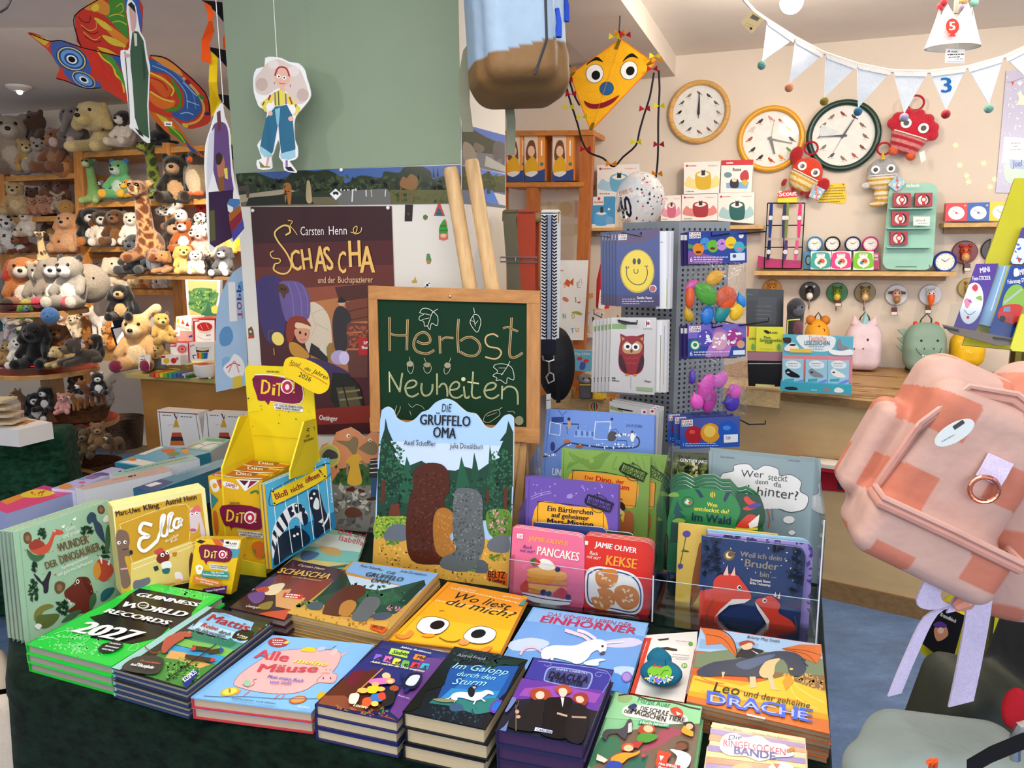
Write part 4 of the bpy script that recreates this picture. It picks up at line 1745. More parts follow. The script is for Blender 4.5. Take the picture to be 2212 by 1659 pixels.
slab('zoo_photo','zoo photo with a grey elephant-like animal on the pillar side, upper of two','poster',PS.off(.002),'997,267 1091,292 1091,374 997,356',.002,'6a7078','ddd',"""
@z4
P 4a70c0 1815,935 2145,1025 2145,1160 1815,1080
P 2a3826 1815,960 1900,980 2000,1040 2145,1100 2145,1180 1815,1140
B 8a8070 1830,1080 1890,1100 1930,1180 1900,1220 1830,1200
B 6a6254 1920,1080 1990,1120 1960,1160 1910,1130
B 55565a 2060,1090 2100,1070 2145,1100 2150,1200 2130,1250 2110,1200 2070,1230 2055,1160
P b0b0a8 2000,1180 2145,1260 2145,1305 1990,1260
""",'gloss')
slab('zoo_photo','zoo photo with a blue pool on the pillar side, lower of two','poster',PS.off(.002),'997,357 1091,376 1092,449 998,439',.002,'5a7088','ddd',"""
@z4
P 4a80d8 1815,1250 2150,1320 2150,1420 1815,1380
P 2a3a26 1815,1260 1900,1270 1960,1330 2020,1300 2060,1340 2150,1330 2150,1460 1815,1440
B 2f78d8 1960,1440 2020,1430 2100,1490 2110,1540 2040,1545 1980,1500
P 20301f 2010,1300 2030,1300 2035,1470 2005,1470
D 3a5a2a 40 1830,1290 2140,1440 14
P d8d8d0 2060,1460 2150,1480 2150,1560 2100,1550
""",'gloss')
slab('book_poster','dark red-brown reading-room poster on the pillar front','poster',PF.off(.004),'541,447 846,445 862,936 575,940',.002,'4f2a2c','c8c0b8',"""
@z5
P 3d2326 245,190 1440,178 1450,480 260,520
P 55292b 260,500 1450,470 1460,700 280,720
P 6a352e 280,700 1460,680 1470,900 290,900
P 93503a 640,880 1240,840 1240,1180 700,1200
P b87848 740,1000 1000,960 1240,1050 1240,1640 760,1640
B d8c8b0 740,1020 820,1015 900,1100 930,1230 920,1420 760,1450 700,1300
S b8a890 5 760,1100 860,1060 900,1100
S b8a890 5 800,1180 910,1240
L b8a890 4 740,1030 800,1200 760,1290
P 53302a 960,870 1240,840 1240,960 1000,1000
P 7a4432 1050,1000 1240,960 1240,1160 1070,1170
L 52302a 8 1070,1080 1240,1040
L 52302a 8 1060,1160 1240,1120
P 6a4038 1050,1170 1240,1180 1240,1640 1080,1640
L c87848 14 1060,1260 1240,1250
L c87848 14 1070,1400 1240,1400
D a85a40 24 1080,1190 1230,1390 18
B 43386a 285,880 330,790 440,770 520,830 560,1000 540,1200 500,1330 380,1330 310,1100
B 6a5a92 480,860 560,815 680,840 745,960 740,1130 640,1180 540,1150
S 8a7aac 5 560,830 600,960 610,1130
S 8a7aac 5 620,830 670,960 680,1130
S 8a7aac 5 680,850 725,960 730,1100
B 5a3a28 470,860 510,840 560,870 570,910 545,930 525,970 500,920 470,900
E 1a1a1a 508,885 10
E 1a1a1a 535,890 9
B 3a3438 960,1070 1010,1030 1080,1080 1100,1160 1060,1200 1060,1400 970,1420 940,1200
E d8a890 1020,1000 30 32
B 2a2628 985,1000 1010,955 1050,980 1050,1000
B 8a3a2a 545,1220 580,1130 680,1120 740,1170 750,1210 650,1220 600,1330 560,1340
B e8c8a0 620,1200 640,1170 740,1200 750,1230 640,1220
B d89878 620,1230 740,1230 735,1310 690,1350 640,1320
E 222 665,1258 10 14
E 222 712,1272 9 13
S a84a3a 5 665,1315 690,1322 710,1312
B c8903a 570,1350 640,1350 740,1440 720,1480 600,1450
P 33302e 760,1345 900,1440 900,1520 740,1440
P d8d0c0 860,1330 900,1450 890,1460 830,1400
B 9a7a3a 890,1400 920,1345 950,1370 940,1470 910,1510
E b8a8d0 1000,1470 75 62
E d8ccf0 1040,1475 44 58
B 4a3a62 720,1480 900,1510 1080,1600 1050,1660 740,1640
E f4dc70 475,1310 50 60 -30
L c8a050 8 440,1390 445,1450
S 7a5a30 8 400,1320 400,1250 440,1240
P b8302c 1160,1305 1240,1300 1240,1450 1165,1455
T fff b 26 1205,1358 1242,1358 SP
T fff b 26 1190,1398 1242,1396 Bes
T f6e8e4 n 74 665,428 870,425 Carsten
T f6e8e4 n 74 905,424 1068,420 Henn
S f0c868 14 570,350 520,345 450,400 470,470 550,580 590,680 560,745 500,755 440,720 450,670
S f0c868 14 570,350 580,400 540,425
S f0c868 9 450,670 490,660 490,630 430,620 410,580 440,560
S f0c868 6 560,300 600,310 580,345 610,380 640,425
T f0c068 b 175 590,735 780,710 CH
T f0c068 b 215 790,738 890,735 A
T f0c068 b 200 895,730 960,715 S
T f0c068 b 185 985,750 1060,750 C
T f0c068 b 225 1075,700 1195,695 H
T f0c068 b 225 1180,748 1300,745 A
S f0c868 7 1095,400 1140,405 1150,350 1120,370 1130,415 1180,400 1190,360
T f0c890 n 52 815,835 965,832 und der
T f0c890 n 52 985,832 1285,830 Buchspazierer
@c4
P 2a2a22 370,700 430,705 480,760 500,860 400,870 360,800
P 5a5438 385,760 460,755 490,850 405,865
L 8a8258 8 395,780 480,770
L 8a8258 8 400,810 490,800
L 222 5 410,745 440,860
P 8a2f22 300,845 545,830 550,952 310,950
P 4a1c1a 310,910 545,900 548,952 312,952
T f4ece8 b 20 315,890 390,895 Oetinger
""",'gloss')
for q,lab in(('546,455','white push pin at the upper corner of the reading-room poster, by the mobile'),('838,449','white push pin at the upper corner of the reading-room poster, by the guitar sticker'),('737,367','pale push pin on the upper edge of the zoo panorama')):
 mb=MB()
 mb.ball(PF.hit(*pxs(q)[0],.008),(.006,.006,.006),'f0ece4')
 one(mb,'push_pin',lab,'push pin','plastic',None,2)
ST=PF.off(.001)
for nm,lab,q,c,sp in(('sticker','black guitar sticker on the cream pillar','875,442 892,442 890,478 874,478','2a2424','E 6a3a2a 882,462 3'),('sticker','dark party hat sticker near the top of the cream pillar','937,466 946,440 951,440 961,467','c8483a','@z5\nP 3a6a78 1815,262 1845,185 1885,262\nL 222 4 1825,240 1878,238\nL 222 4 1835,215 1865,215'),('sticker','gnome sticker with a green striped hat on the cream pillar','948,517 948,500 955,478 962,474 965,480 968,516 958,520','d8705a','@z5\nB 3f9a3a 1855,410 1855,350 1890,295 1900,300 1925,400\nL 1f5a2a 7 1858,390 1922,385\nL 1f5a2a 7 1862,350 1910,345\nE f0c0a0 1888,430 26 18'),('sticker','small cactus sticker on the cream pillar','920,562 922,548 928,548 932,562 929,570 923,570','5a8a5a','@z5\nP c87848 1742,640 1775,640 1770,670 1748,670'),('sticker','football sticker just above the blackboard frame','917,614 921,610 926,610 930,615 929,620 923,622 918,620','f4f4f4','E 222 923,616 3\nE 222 927,612 1.5\nE 222 919,620 1.5'),('sticker','thumbs-up sticker beside the football sticker','889,606 893,606 897,597 899,605 901,607 900,611 890,611','c8a050',None),('sticker','round green sticker on the cream pillar','914,466 919,463 924,467 923,473 918,476 914,472','5a7a3a',None),('sticker','small figure sticker on the cream strip beside the cardboard arch','536,710 543,705 547,714 549,729 537,731','6a5a3a','@z5\nE f0d8b8 242,1250 10\nP c83a30 225,1280 265,1280 272,1305 222,1308')):
 slab(nm,lab,'sticker',ST,q,.0008,c,None,sp,'gloss',None,'sticker_print')
for a,b,lab in(((973,362),(1106,1180),'pale round wooden pole leaning behind the blackboard, nearer the pillar edge'),((1018,345),(1150,1150),'pale round wooden pole leaning behind the blackboard, over the pillar side')):
 A=at(*a,2.17)
 B=at(*b,2.14)
 B=A+(B-A)*((A.z-TABLE-.002)/(A.z-B.z))
 mb=MB()
 mb.tube([A,A+(B-A)*.01,B],[.017,.0205,.0205],'d8b07a',14)
 one(mb,'wooden_pole',lab,'pole','woodv','poles behind the blackboard',True)
BB=face(1000,930,2.04,-9,5)
t=thing('blackboard','green chalkboard in a pine frame with chalk lettering about autumn','blackboard',BB.hit(1000,950))
mb=MB()
mb.prism([BB.hit(*p,-.006)for p in pxs('815,645 1140,655 1138,930 820,915')],BB.n*-.006,'12321f')
mb.build('board_panel','matte',t)
for q,nm in(('795,617 1167,628 1166,656 797,646','frame_rail'),('798,903 1166,925 1165,958 800,932','frame_rail'),('795,617 814,617 822,930 800,932','frame_stile'),('1138,628 1167,628 1165,958 1137,957','frame_stile')):
 mb=MB()
 o_=.001 if nm=='frame_rail' else 0
 mb.prism([BB.hit(*p,o_)for p in pxs(q)],BB.n*-.022,'b87f45','9a6a38')
 mb.build(nm,'wood' if nm=='frame_rail' else 'woodv',t)
for k,(a,b,ny)in enumerate((((1130,957),(1112,1190),.0),((1150,957),(1150,1180),.03),((1115,955),(1085,1200),-.005),((830,930),(815,1200),0),((850,930),(850,1180),.03))):
 A=BB.hit(*a,-.012-ny)
 B=BB.hit(*b,-.012)
 B=A+(B-A)*((A.z-TABLE-.001)/(A.z-B.z))+V((0,ny*3+.02,0))
 mb=MB()
 u=BB.u*.011
 mb.prism([A-u,A+u,B+u,B-u],BB.n*-.018,'c89a62','a87a48')
 mb.build('leg','woodv',t)
mb=MB()
mb.ball(BB.hit(972,640,.001),.005,'d8d0c0')
mb.build('screw','metal',t,2)
CH="""
@c2
S c2a272 W1 318,440 322,820
S c2a272 W1 520,465 512,812
S c2a272 W2 330,628 400,645 512,645
S c2a272 W1 625,710 690,738 765,725 770,670 730,620 680,612 620,650 588,740 620,820 720,850 780,835 820,808
S c2a272 W1 880,650 885,850
S c2a272 W2 900,700 940,670 1035,675
S c2a272 W1 1092,460 1080,650 1092,840
S c2a272 W1 1110,710 1170,672 1250,670 1320,730 1330,810 1280,870 1190,870 1110,830
S c2a272 18 1535,660 1480,630 1410,650 1390,710 1430,770 1530,790 1570,840 1530,900 1460,905 1390,885
S c2a272 W1 1685,445 1675,640 1660,840 1690,895 1750,880 1810,840
S c2a272 W2 1590,570 1640,550 1700,580 1760,600
S d0cf9a 14 315,1050 320,1280
S d0cf9a W3 320,1070 380,1180 435,1275
S d0cf9a W3 462,1065 445,1180 432,1280
S d0cf9a W3 510,1240 590,1220 622,1180 590,1150 530,1165 495,1230 520,1310 580,1330 645,1295
S d0cf9a W3 680,1180 675,1260 705,1318 760,1310 795,1260 800,1190
S d0cf9a W3 850,1070 852,1310
S d0cf9a W3 870,1230 910,1185 950,1205 965,1270 965,1330
S d0cf9a W3 1000,1260 1080,1240 1100,1190 1060,1165 1010,1200 990,1270 1020,1330 1080,1345 1140,1310
E d0cf9a 1145,1135 24
S d0cf9a W3 1150,1215 1160,1310 1175,1345 1205,1340 1205,1320
S d0cf9a W3 1255,1050 1245,1200 1240,1310 1280,1350 1340,1330
S d0cf9a 16 1190,1165 1250,1175 1320,1185
S d0cf9a W3 1385,1265 1480,1245 1510,1200 1470,1175 1410,1200 1380,1270 1410,1335 1480,1350 1545,1310
S d0cf9a W3 1580,1210 1575,1360
S d0cf9a W3 1590,1260 1640,1220 1710,1230 1750,1290 1755,1420
"""
CH=CH.replace('W1','26').replace('W2','22').replace('W3','18')
inner='\n'.join(l.replace('c2a272 26','4a4630 9').replace('c2a272 22','4a4630 7').replace('d0cf9a 18','4a5a40 5')for l in CH.split('\n')if ' 26 ' in l or ' 22 ' in l or 'd0cf9a 18' in l)
deco="""
@c2
S d8dcc8 6 655,390 690,345 760,350 830,400 860,450 850,535 790,510 770,580 740,540 710,540 700,490 650,470 660,430 700,410 655,390
S d8dcc8 6 860,350 800,390 770,470 745,540
S d8dcc8 5 700,400 790,420
S d8dcc8 5 680,470 760,450
S d8dcc8 6 1260,335 1270,395
S d8dcc8 6 1265,410 1310,420 1340,480 1330,550 1300,610 1250,560 1220,490 1265,410
S d8dcc8 5 1255,430 1280,545
S d8dcc8 5 1230,480 1265,490
S d8dcc8 5 1310,480 1275,520
E 9a9478 548,965 40 32
S c8c4a8 5 520,985 525,1040 560,1075 585,1020 590,980
L c8c4a8 5 540,885 550,935
E 8a8468 740,975 42 28
S c8c4a8 5 700,1000 710,1045 745,1070 780,1040 785,990
L c8c4a8 5 705,895 725,940
E 9a9478 968,980 38 32
S c8c4a8 5 930,1010 930,1055 950,1080 985,1050 1000,1005
L c8c4a8 5 1005,895 990,940
S d8dcc8 6 1480,1000 1510,970 1600,965 1680,1000 1710,1080 1705,1145 1640,1120 1625,1185 1560,1145 1510,1150 1520,1120 1475,1095 1530,1050 1480,1000
S d8dcc8 6 1665,935 1640,990 1600,1050 1570,1090
S d8dcc8 5 1540,1010 1620,1010
S d8dcc8 5 1520,1070 1590,1080
S a8a48a 6 530,1410 570,1450 620,1420 680,1440 710,1475
S a8a48a 6 545,1490 560,1540
S b8b498 6 400,1430 380,1500 390,1550 430,1490 440,1440
S b8b498 6 1580,1450 1540,1475 1480,1490 1400,1530 1370,1600 1430,1620 1510,1570 1555,1530 1540,1475
S b8b498 5 1410,1550 1520,1510
S b8b498 6 1640,1500 1700,1495 1720,1520
E 8a8468 1770,1600 48 52
"""
mb=MB()
art(mb,BB.off(-.006),CH+inner+deco)
mb.build('chalk_lettering','matte',t)
SP=face(1097,1283,1.80,-18,7)
outl=smooth_pts(pxs('1120,345 1160,320 1200,345 1225,400 1290,430 1350,410 1400,360 1450,340 1500,290 1570,264 1630,285 1670,320 1720,358 1780,370 1820,420 1850,460 1900,468 1940,430 1980,385 2020,375 2048,400','z6'),False,3)+pxs('2050,480 2046,800 2035,1100 2020,1400 2007,1640 1500,1520 1056,1425 1070,1200 1090,800 1110,420','z6')
slab('cardboard_standee','tall wavy-topped cardboard standee with a painted forest, before the blackboard','standee',SP,outl,.005,'a8ccf0','f0f0ea',"""
@z6
P c8dcf2 1110,560 2045,600 2040,800 1105,800
P 1f4434 1092,760 1200,700 1300,740 1400,700 1500,760 1640,770 1700,740 1800,770 1900,700 2042,640 2030,1120 1086,1120
P 173a2b 1100,760 1115,560 1140,480 1148,400 1165,480 1200,560 1180,560 1230,640 1210,650 1260,740 1240,760 1290,860 1200,900 1096,900
P 173a2b 2042,880 2045,500 2010,420 1995,500 1950,560 1975,560 1930,660 1950,670 1900,800 1930,900
P 245a42 1270,1000 1240,900 1290,800 1270,790 1296,670 1330,760 1310,770 1360,850 1340,860 1400,1000
P 245a42 1640,900 1660,780 1680,670 1710,770 1740,880
P 1f4c38 1740,900 1770,640 1790,720 1820,860
P 1f4c38 1860,900 1880,590 1900,700 1930,900
D 2f6a4a 125 1100,560 1280,1000 8
D 2f6a4a 125 1880,620 2035,1080 8
D 2c6044 112 1280,820 1900,1060 9
D 143024 125 1090,820 2030,1080 9
P 5a2f22 1118,840 1148,835 1140,1000 1112,1000
P 5a2f22 1980,890 2005,890 2000,1060 1975,1060
P 5a2f22 1860,900 1878,900 1872,1000 1855,1000
P 6a3426 1165,1100 1185,1010 1240,1000 1255,1090
B 8aa83a 1080,1110 1200,1090 1330,1110 1340,1250 1200,1260 1072,1240
D b8c84a 98 1080,1090 1320,1250 6
D 4a7a2a 84 1080,1100 1330,1260 6
B 5f8a34 1860,1060 1980,1040 2030,1080 2020,1240 1880,1220
D e89ab0 47 1880,1050 2010,1200 6
D 3f6a2a 56 1870,1050 2020,1230 7
P d8a648 1064,1250 1300,1230 1500,1260 2020,1250 2007,1640 1500,1520 1056,1425
D a87a2c 125 1080,1270 1990,1560 7
D f0c868 84 1080,1270 1990,1560 6
D 5a3418 56 1080,1280 1960,1500 6
B 66707a 1140,1210 1180,1160 1240,1145 1320,1170 1330,1230 1250,1270 1150,1260
B 66707a 1860,1300 1890,1250 1970,1225 2015,1240 2010,1340 1900,1340
B 565f68 1700,1420 1760,1395 1840,1400 1870,1450 1860,1490 1760,1480
D 6a9a3a 42 1700,1430 1780,1480 6
D 6a9a3a 42 1880,1360 1990,1400 6
D 6a9a3a 33 1150,1260 1240,1290 6
B 4e2519 1345,780 1420,720 1540,725 1595,800 1590,920 1560,980 1580,1150 1560,1400 1500,1430 1330,1400 1290,1200 1310,980 1340,900
D 6a3524 125 1330,780 1560,1380 6
D 3a1a12 98 1330,780 1560,1380 6
B a8702e 1500,1060 1560,1030 1620,1070 1625,1180 1600,1240 1640,1330 1560,1380 1500,1330 1480,1180
D c88a40 56 1500,1060 1620,1340 5
B 5f6668 1630,930 1700,890 1790,910 1830,980 1830,1120 1845,1280 1800,1400 1700,1480 1540,1450 1550,1380 1640,1330 1620,1200
D 7a8284 112 1620,920 1830,1400 6
D 454c50 84 1620,920 1830,1400 6
P d8601f 1860,1475 2005,1490 2003,1580 1855,1535
T 1e1a18 b 46 1865,1518 1985,1528 BELTZ
T 1e1a18 b 26 1870,1545 1985,1562 & Gelberg
T 1e2026 h 52 1538,352 1608,360 DIE
T 1e2026 b 72 1385,445 1745,460 GRÜFFELO
T 1e2026 b 74 1478,535 1640,545 OMA
T 1e2026 h 36 1275,590 1500,598 Axel Scheffler
T 1e2026 h 36 1600,612 1832,618 Julia Donaldson
""",'gloss')
MC=face(760,1180,2.2,-14,4)
mo=pxs('680,640 700,590 740,575 770,600 780,560 800,500 850,480 900,465 960,500 1000,540 1050,495 1110,510 1110,1300 700,1250','z6')
slab('cardboard_standee','orange-backed cardboard scene with two mice in clothes, behind the caged-animals book','standee',MC,mo,.005,'e09468','d8d0c0',"""
@z6
P 8a8880 770,860 1110,840 1110,1300 690,1250
B 3f6a3a 790,820 860,750 1000,720 1100,740 1110,860 800,870
D 2f5030 30 800,740 1100,850 12
D 6a6a66 40 790,880 1090,1200 20
D c8c4b8 20 790,880 1090,1050 16
B 6a4030 860,1060 900,1025 960,1040 985,1080 940,1100 880,1095
E e8c860 755,665 76 82
E b8c070 755,665 64 70
B 4a4a4a 700,670 740,620 800,640 810,680 740,690
B 8a7a5a 890,560 920,530 955,550 950,620 930,670 905,640 870,600 800,560
E f0ece0 885,525 14
E 222 890,527 6
B 8a7a5a 960,610 1040,560 1090,590 1085,650 1040,660 980,630
E f0ece0 1038,555 12
E 222 1040,557 5
B e0b040 885,680 950,650 985,690 960,720 980,860 880,860 900,730 870,720
L 9a8060 16 880,720 880,800
L 9a8060 16 975,700 1020,740
P 33353f 1040,690 1085,680 1100,820 1030,820
L e8e4dc 6 1040,700 1095,695
L e8e4dc 6 1040,725 1095,720
L e8e4dc 6 1038,755 1098,750
L e8e4dc 6 1036,785 1098,780
P 3a5a8a 1045,820 1095,820 1080,960 1045,960
B 5a2a20 870,900 920,880 930,910 880,915
B 5a2a20 960,900 1000,910 990,925 955,915
B 4a3020 1020,965 1075,955 1080,975 1020,980
""",'paper')
FP=face(470,1240,1.93,-16,0)
BP=FP.off(-.17)
t=thing('game_display','bright yellow cardboard display tray holding party game boxes','display',FP.hit(480,1240))
YL='e8cf1c'
mb=MB()
px=smooth_pts(pxs('402,120 425,92 500,93 660,100','c1'),False,2)+pxs('860,110 868,300 905,740 870,1480 470,1480 440,600','c1')
mb.prism([BP.hit(*p)for p in px],BP.n*-.004,YL)
b1=mb.build('back_panel','paper',t)
mb=MB()
DI="""
B 7a1840 472,160 770,210 775,345 560,330 545,330 500,330 485,300
S f4f0ec 5 470,155 620,160 775,205 778,348 560,332
P 7a1840 535,325 575,330 562,360
E f4f0ec 690,235 44 48
E c82848 690,238 34 40
E f4f0ec 690,238 15 20
T f0c838 b 95 505,282 575,288 D
T f0c838 b 78 580,292 610,295 i
T f0c838 b 88 612,298 655,300 T
T f0c838 b 80 725,280 745,280 !
P f4f0ec 595,348 800,370 796,408 605,390
T 222 b 15 600,366 795,386 DAS GLEICHE DENKEN ODER
T 222 b 15 610,386 775,402 PUNKTE VERSCHENKEN!
"""
art(mb,BP,'@c1\nT 3a3018 b 13 550,140 636,142 MARTIN ANG\n'+DI+"""
D c83a2a 4 430,380 860,440 5
D 3a3018 14 420,180 870,560 4
L c8ae14 4 460,565 790,590
L c8ae14 4 430,410 500,400
""")
mb.build('display_print','paper',b1)
mid=FP.off(-.09)
mb=MB()
mb.prism([FP.hit(*pxs('252,788','c1')[0]),mid.hit(*pxs('370,438','c1')[0]),BP.hit(*pxs('428,424','c1')[0]),BP.hit(*pxs('470,690','c1')[0]),BP.hit(*pxs('480,1300','c1')[0]),FP.hit(*pxs('285,1400','c1')[0])],V((-.004,-.001,0)),'ddc51c','e8cf1c')
mb.build('side_panel','paper',t)
rs=[FP.hit(*pxs('712,800','c1')[0]),mid.hit(*pxs('806,470','c1')[0]),BP.hit(*pxs('886,450','c1')[0]),BP.hit(*pxs('905,745','c1')[0]),BP.hit(*pxs('905,800','c1')[0]),FP.hit(*pxs('712,860','c1')[0])]
mb=MB()
mb.prism(rs,V((-.004,0,0)),'ddc51c','e8cf1c')
o=mb.build('side_panel','paper',t)
n=(rs[1]-rs[0]).cross(rs[2]-rs[0])
RP=Pl(rs[0],n if n.dot(EYE-rs[0])>0 else-n)
mb=MB()
art(mb,RP,"""
@c1
T 3a3018 b 15 820,582 845,572 ZUM
T 3a3018 b 15 805,612 885,588 ERKLÄRVIDEO
D 3a3018 6 800,500 880,560 4
""",.001)
mb.build('side_print','paper',o)
mb=MB()
mb.prism([FP.hit(*p,.012)for p in pxs('250,1380 350,1400 545,1442 548,1560 240,1540','c1')],FP.n*-.004,'d8c428')
mb.build('front_lip','paper',t)
q=pxs('155,838 520,872 560,1500 205,1420','c1')
bt=thing('game_box','yellow party game box, foremost in the yellow display','game',FP.hit(*q[3]),'game boxes in the yellow display')
mb=MB()
P=[FP.hit(*p)for p in q]
dv=FP.n*-.048
mb.prism(P,dv,'e4b422','d8a81e')
mb.build('box','gloss',bt)
mb=MB()
DI2=DI.replace('c83a2a','')
art(mb,FP,"""
@c1
B f4f0e4 165,880 200,860 235,890 225,940 190,945
E f0b030 200,905 16 18
P d8642a 210,870 245,860 250,920 235,925
P 8a4a9a 225,868 240,864 246,900
B f4f0ec 262,875 350,900 355,930 265,910
T b02050 b 26 270,908 345,925 SAME!
P f4f0ec 340,860 510,870 405,945
P 5a1838 365,868 430,872 400,905
P 8a2848 440,872 490,874 420,925
S 4a7a3a 14 440,955 480,940 495,960
P 3a8a8a 170,950 225,1000 180,1060
P f4f0ec 165,960 172,955 178,1060 170,1060
B c86a2a 190,1080 215,1090 225,1200 210,1240 195,1180
T 3a3018 b 11 302,1028 368,1028 MARTIN ANG
B 7a1840 248,1040 500,1060 508,1200 330,1185 315,1210 300,1180 262,1165
E f4f0ec 438,1120 40 42
E c82848 438,1122 30 34
E f4f0ec 438,1122 14 17
T f0c838 b 80 272,1145 330,1150 D
T f0c838 b 66 335,1152 360,1155 i
T f0c838 b 74 362,1158 398,1160 T
T f0c838 b 66 468,1155 485,1155 !
P f4f0ec 355,1205 525,1225 524,1262 365,1245
T 222 b 13 360,1222 520,1242 DAS GLEICHE DENKEN ODER
T 222 b 13 372,1242 510,1258 PUNKTE VERSCHENKEN!
B d86a2a 450,1310 500,1280 535,1310 530,1380 480,1390
P 5a8a3a 455,1340 480,1330 480,1370
T c84a2a b 14 370,1375 410,1380 Amigo
""",clip=q)
mb.build('box_print','gloss',bt)
top=flat(P[0].z)
mb=MB()
art(mb,top,"""
@c1
P b85a2a 170,828 280,770 620,790 540,860
P e8b830 300,800 400,780 600,800 560,840
P 8a3a20 330,820 430,795 520,805 470,840
T f0e8d8 b 20 340,830 450,838 Dito
S f4f4f0 5 200,830 360,850 520,858
S c86a9a 8 230,810 300,790
""",.001,clip=pxs('157,836 520,870 575,830 255,795','c1'))
mb.build('top_print','gloss',bt)
for i,l in((1,'yellow party game box, second in the yellow display'),(2,'yellow party game box, hindmost in the yellow display')):
 dup(bt,dv*(1.05*i),0,l)
TG=face(700,830,1.98,-16,-4)
slab('yellow_tag','yellow hand-written oval tag clipped to the game display top','sign',TG,smooth_pts(pxs('660,120 680,50 740,35 850,65 950,130 975,200 960,260 900,285 820,250 720,190 665,160','c1')),.002,'f4cf1e',None,"""
@c1
T 3a3a2a ih 26 703,75 772,100 Spiel
T 3a3a2a ih 24 802,118 845,135 des
T 3a3a2a ih 30 860,140 960,190 Jahres
S c8502a 4 700,90 760,100 820,145 880,170 960,220
T 3a3a2a h 30 762,165 845,205 2026
""",'paper',None,'tag_lettering')
BL=face(580,1240,1.80,64,6)
standing('picture_book','blue caged-animals picture book with a yellow sign, beside the game display',BL,'540,898 975,715 1018,1190 590,1470','c1',.011,2,'4fb0d8','e8b820',"""
@c1
P 1f7aa8 590,1250 1010,1080 1018,1190 592,1465
B 14283c 600,1440 640,1250 750,1190 820,1220 840,1290 700,1380
E fff 738,1244 9
E fff 760,1232 9
S 14283c 10 750,1200 745,1180 765,1185
B f0f4f4 585,1300 600,1180 680,1060 760,1020 820,1080 830,1140 800,1170 760,1120 720,1130 680,1200 620,1280 595,1400
P 14283c 690,1060 720,1040 740,1100 715,1125
P 14283c 640,1110 660,1085 700,1170 690,1190
P 14283c 610,1170 625,1140 670,1210 660,1225
P 14283c 590,1230 600,1200 640,1260 630,1275
P 14283c 585,1300 590,1265 612,1320 605,1345
B 14283c 740,1030 790,1035 780,1080 750,1090
B 14283c 770,1050 810,1060 800,1100
B 14283c 790,1090 825,1100 830,1150 805,1175 795,1140
E fff 728,1075 9
E fff 752,1040 8
B 14283c 830,1000 850,940 880,930 910,950 940,1060 990,1170 950,1210 880,1260 870,1140 850,1060
E fff 853,990 9
E fff 872,960 9
B e8f0f0 865,1040 885,985 905,1010 905,1060 880,1065
P e8f0f0 900,1150 935,1120 925,1160
S f4f4f0 12 930,1180 960,1130 970,1090
L f0f8f8 5 590,920 640,1430
L f0f8f8 5 660,890 725,1360
L f0f8f8 5 745,850 795,1320
L f0f8f8 5 810,800 870,1270
L f0f8f8 5 880,770 945,1230
L f0f8f8 5 945,740 985,1210
P f4d428 580,950 955,765 960,860 598,1040
S 2a2a1a 4 580,940 955,752 960,850 598,1042 580,940
E 3a3018 595,945 7
E 3a3018 940,765 7
E 3a3018 604,1025 7
E 3a3018 944,842 7
T 8a2030 b 40 612,1000 700,965 Bloß
T 8a2030 b 36 720,955 805,912 nicht
T 8a2030 b 36 820,890 915,842 öffnen
T 8a2030 b 42 925,835 938,825 !
U -40 0
T e8f0f4 b 12 1000,1020 985,850 Ralf Butschkow
""",'e8e4d8',None,'blue caged-animals picture book')
SB=face(450,1290,1.72,-6,8)
slab('game_box','small yellow party game box leaning at the foot of the display','game',SB,'72,1265 380,1268 310,1640 22,1600',.03,'ecc31e','d8ae18',"""
@c1
P 2a2a22 75,1285 100,1270 140,1280 110,1298
P d8642a 180,1265 230,1266 270,1330 250,1380
P 7a4a9a 230,1266 262,1268 262,1300
P 4a9ab0 240,1330 370,1330 360,1390 290,1400
P f0ece0 262,1272 372,1276 355,1335 255,1325
B 222 270,1290 285,1282 300,1286 290,1300
T 222 b 12 300,1302 350,1304 RABE
Q 888 3 268,1312 345,1316
B 7a1840 108,1305 300,1330 295,1420 160,1415 145,1440 125,1410 105,1395
E f4f0ec 252,1370 26 28
E c82848 252,1371 19 21
E f4f0ec 252,1371 8 11
T f0e070 b 54 125,1390 165,1394 D
T f0e070 b 46 170,1394 186,1396 i
T f0e070 b 50 188,1396 212,1398 T
T f0e070 b 46 276,1395 288,1395 !
P f4f0e4 160,1432 292,1448 286,1482 168,1465
T 222 b 9 165,1446 288,1460 DAS GLEICHE DENKEN ODER
T 222 b 9 172,1460 280,1472 PUNKTE VERSCHENKEN!
B f4f0e4 70,1455 95,1438 122,1455 110,1500 80,1500
E f0b030 98,1465 10
P 3a9a98 115,1478 296,1492 292,1538 110,1522
T f4f4ec b 14 175,1496 262,1502 Dinge, die an einen
T f4f4ec b 14 120,1510 288,1522 Familienchat weitergeleitet werden
P e08a34 55,1510 245,1552 235,1592 48,1562
T f8ecd8 b 14 70,1535 225,1570 Die schlechtesten Getränke
T f8ecd8 b 14 100,1560 190,1580 zum Gurgeln
P 5a2a68 120,1602 285,1580 275,1640 110,1640
T f4ecf4 b 14 140,1625 270,1605 Zimmer-Gegenstände
""",'gloss',None,'box_print','c1')
WU=face(62,1390,1.545,62,7)
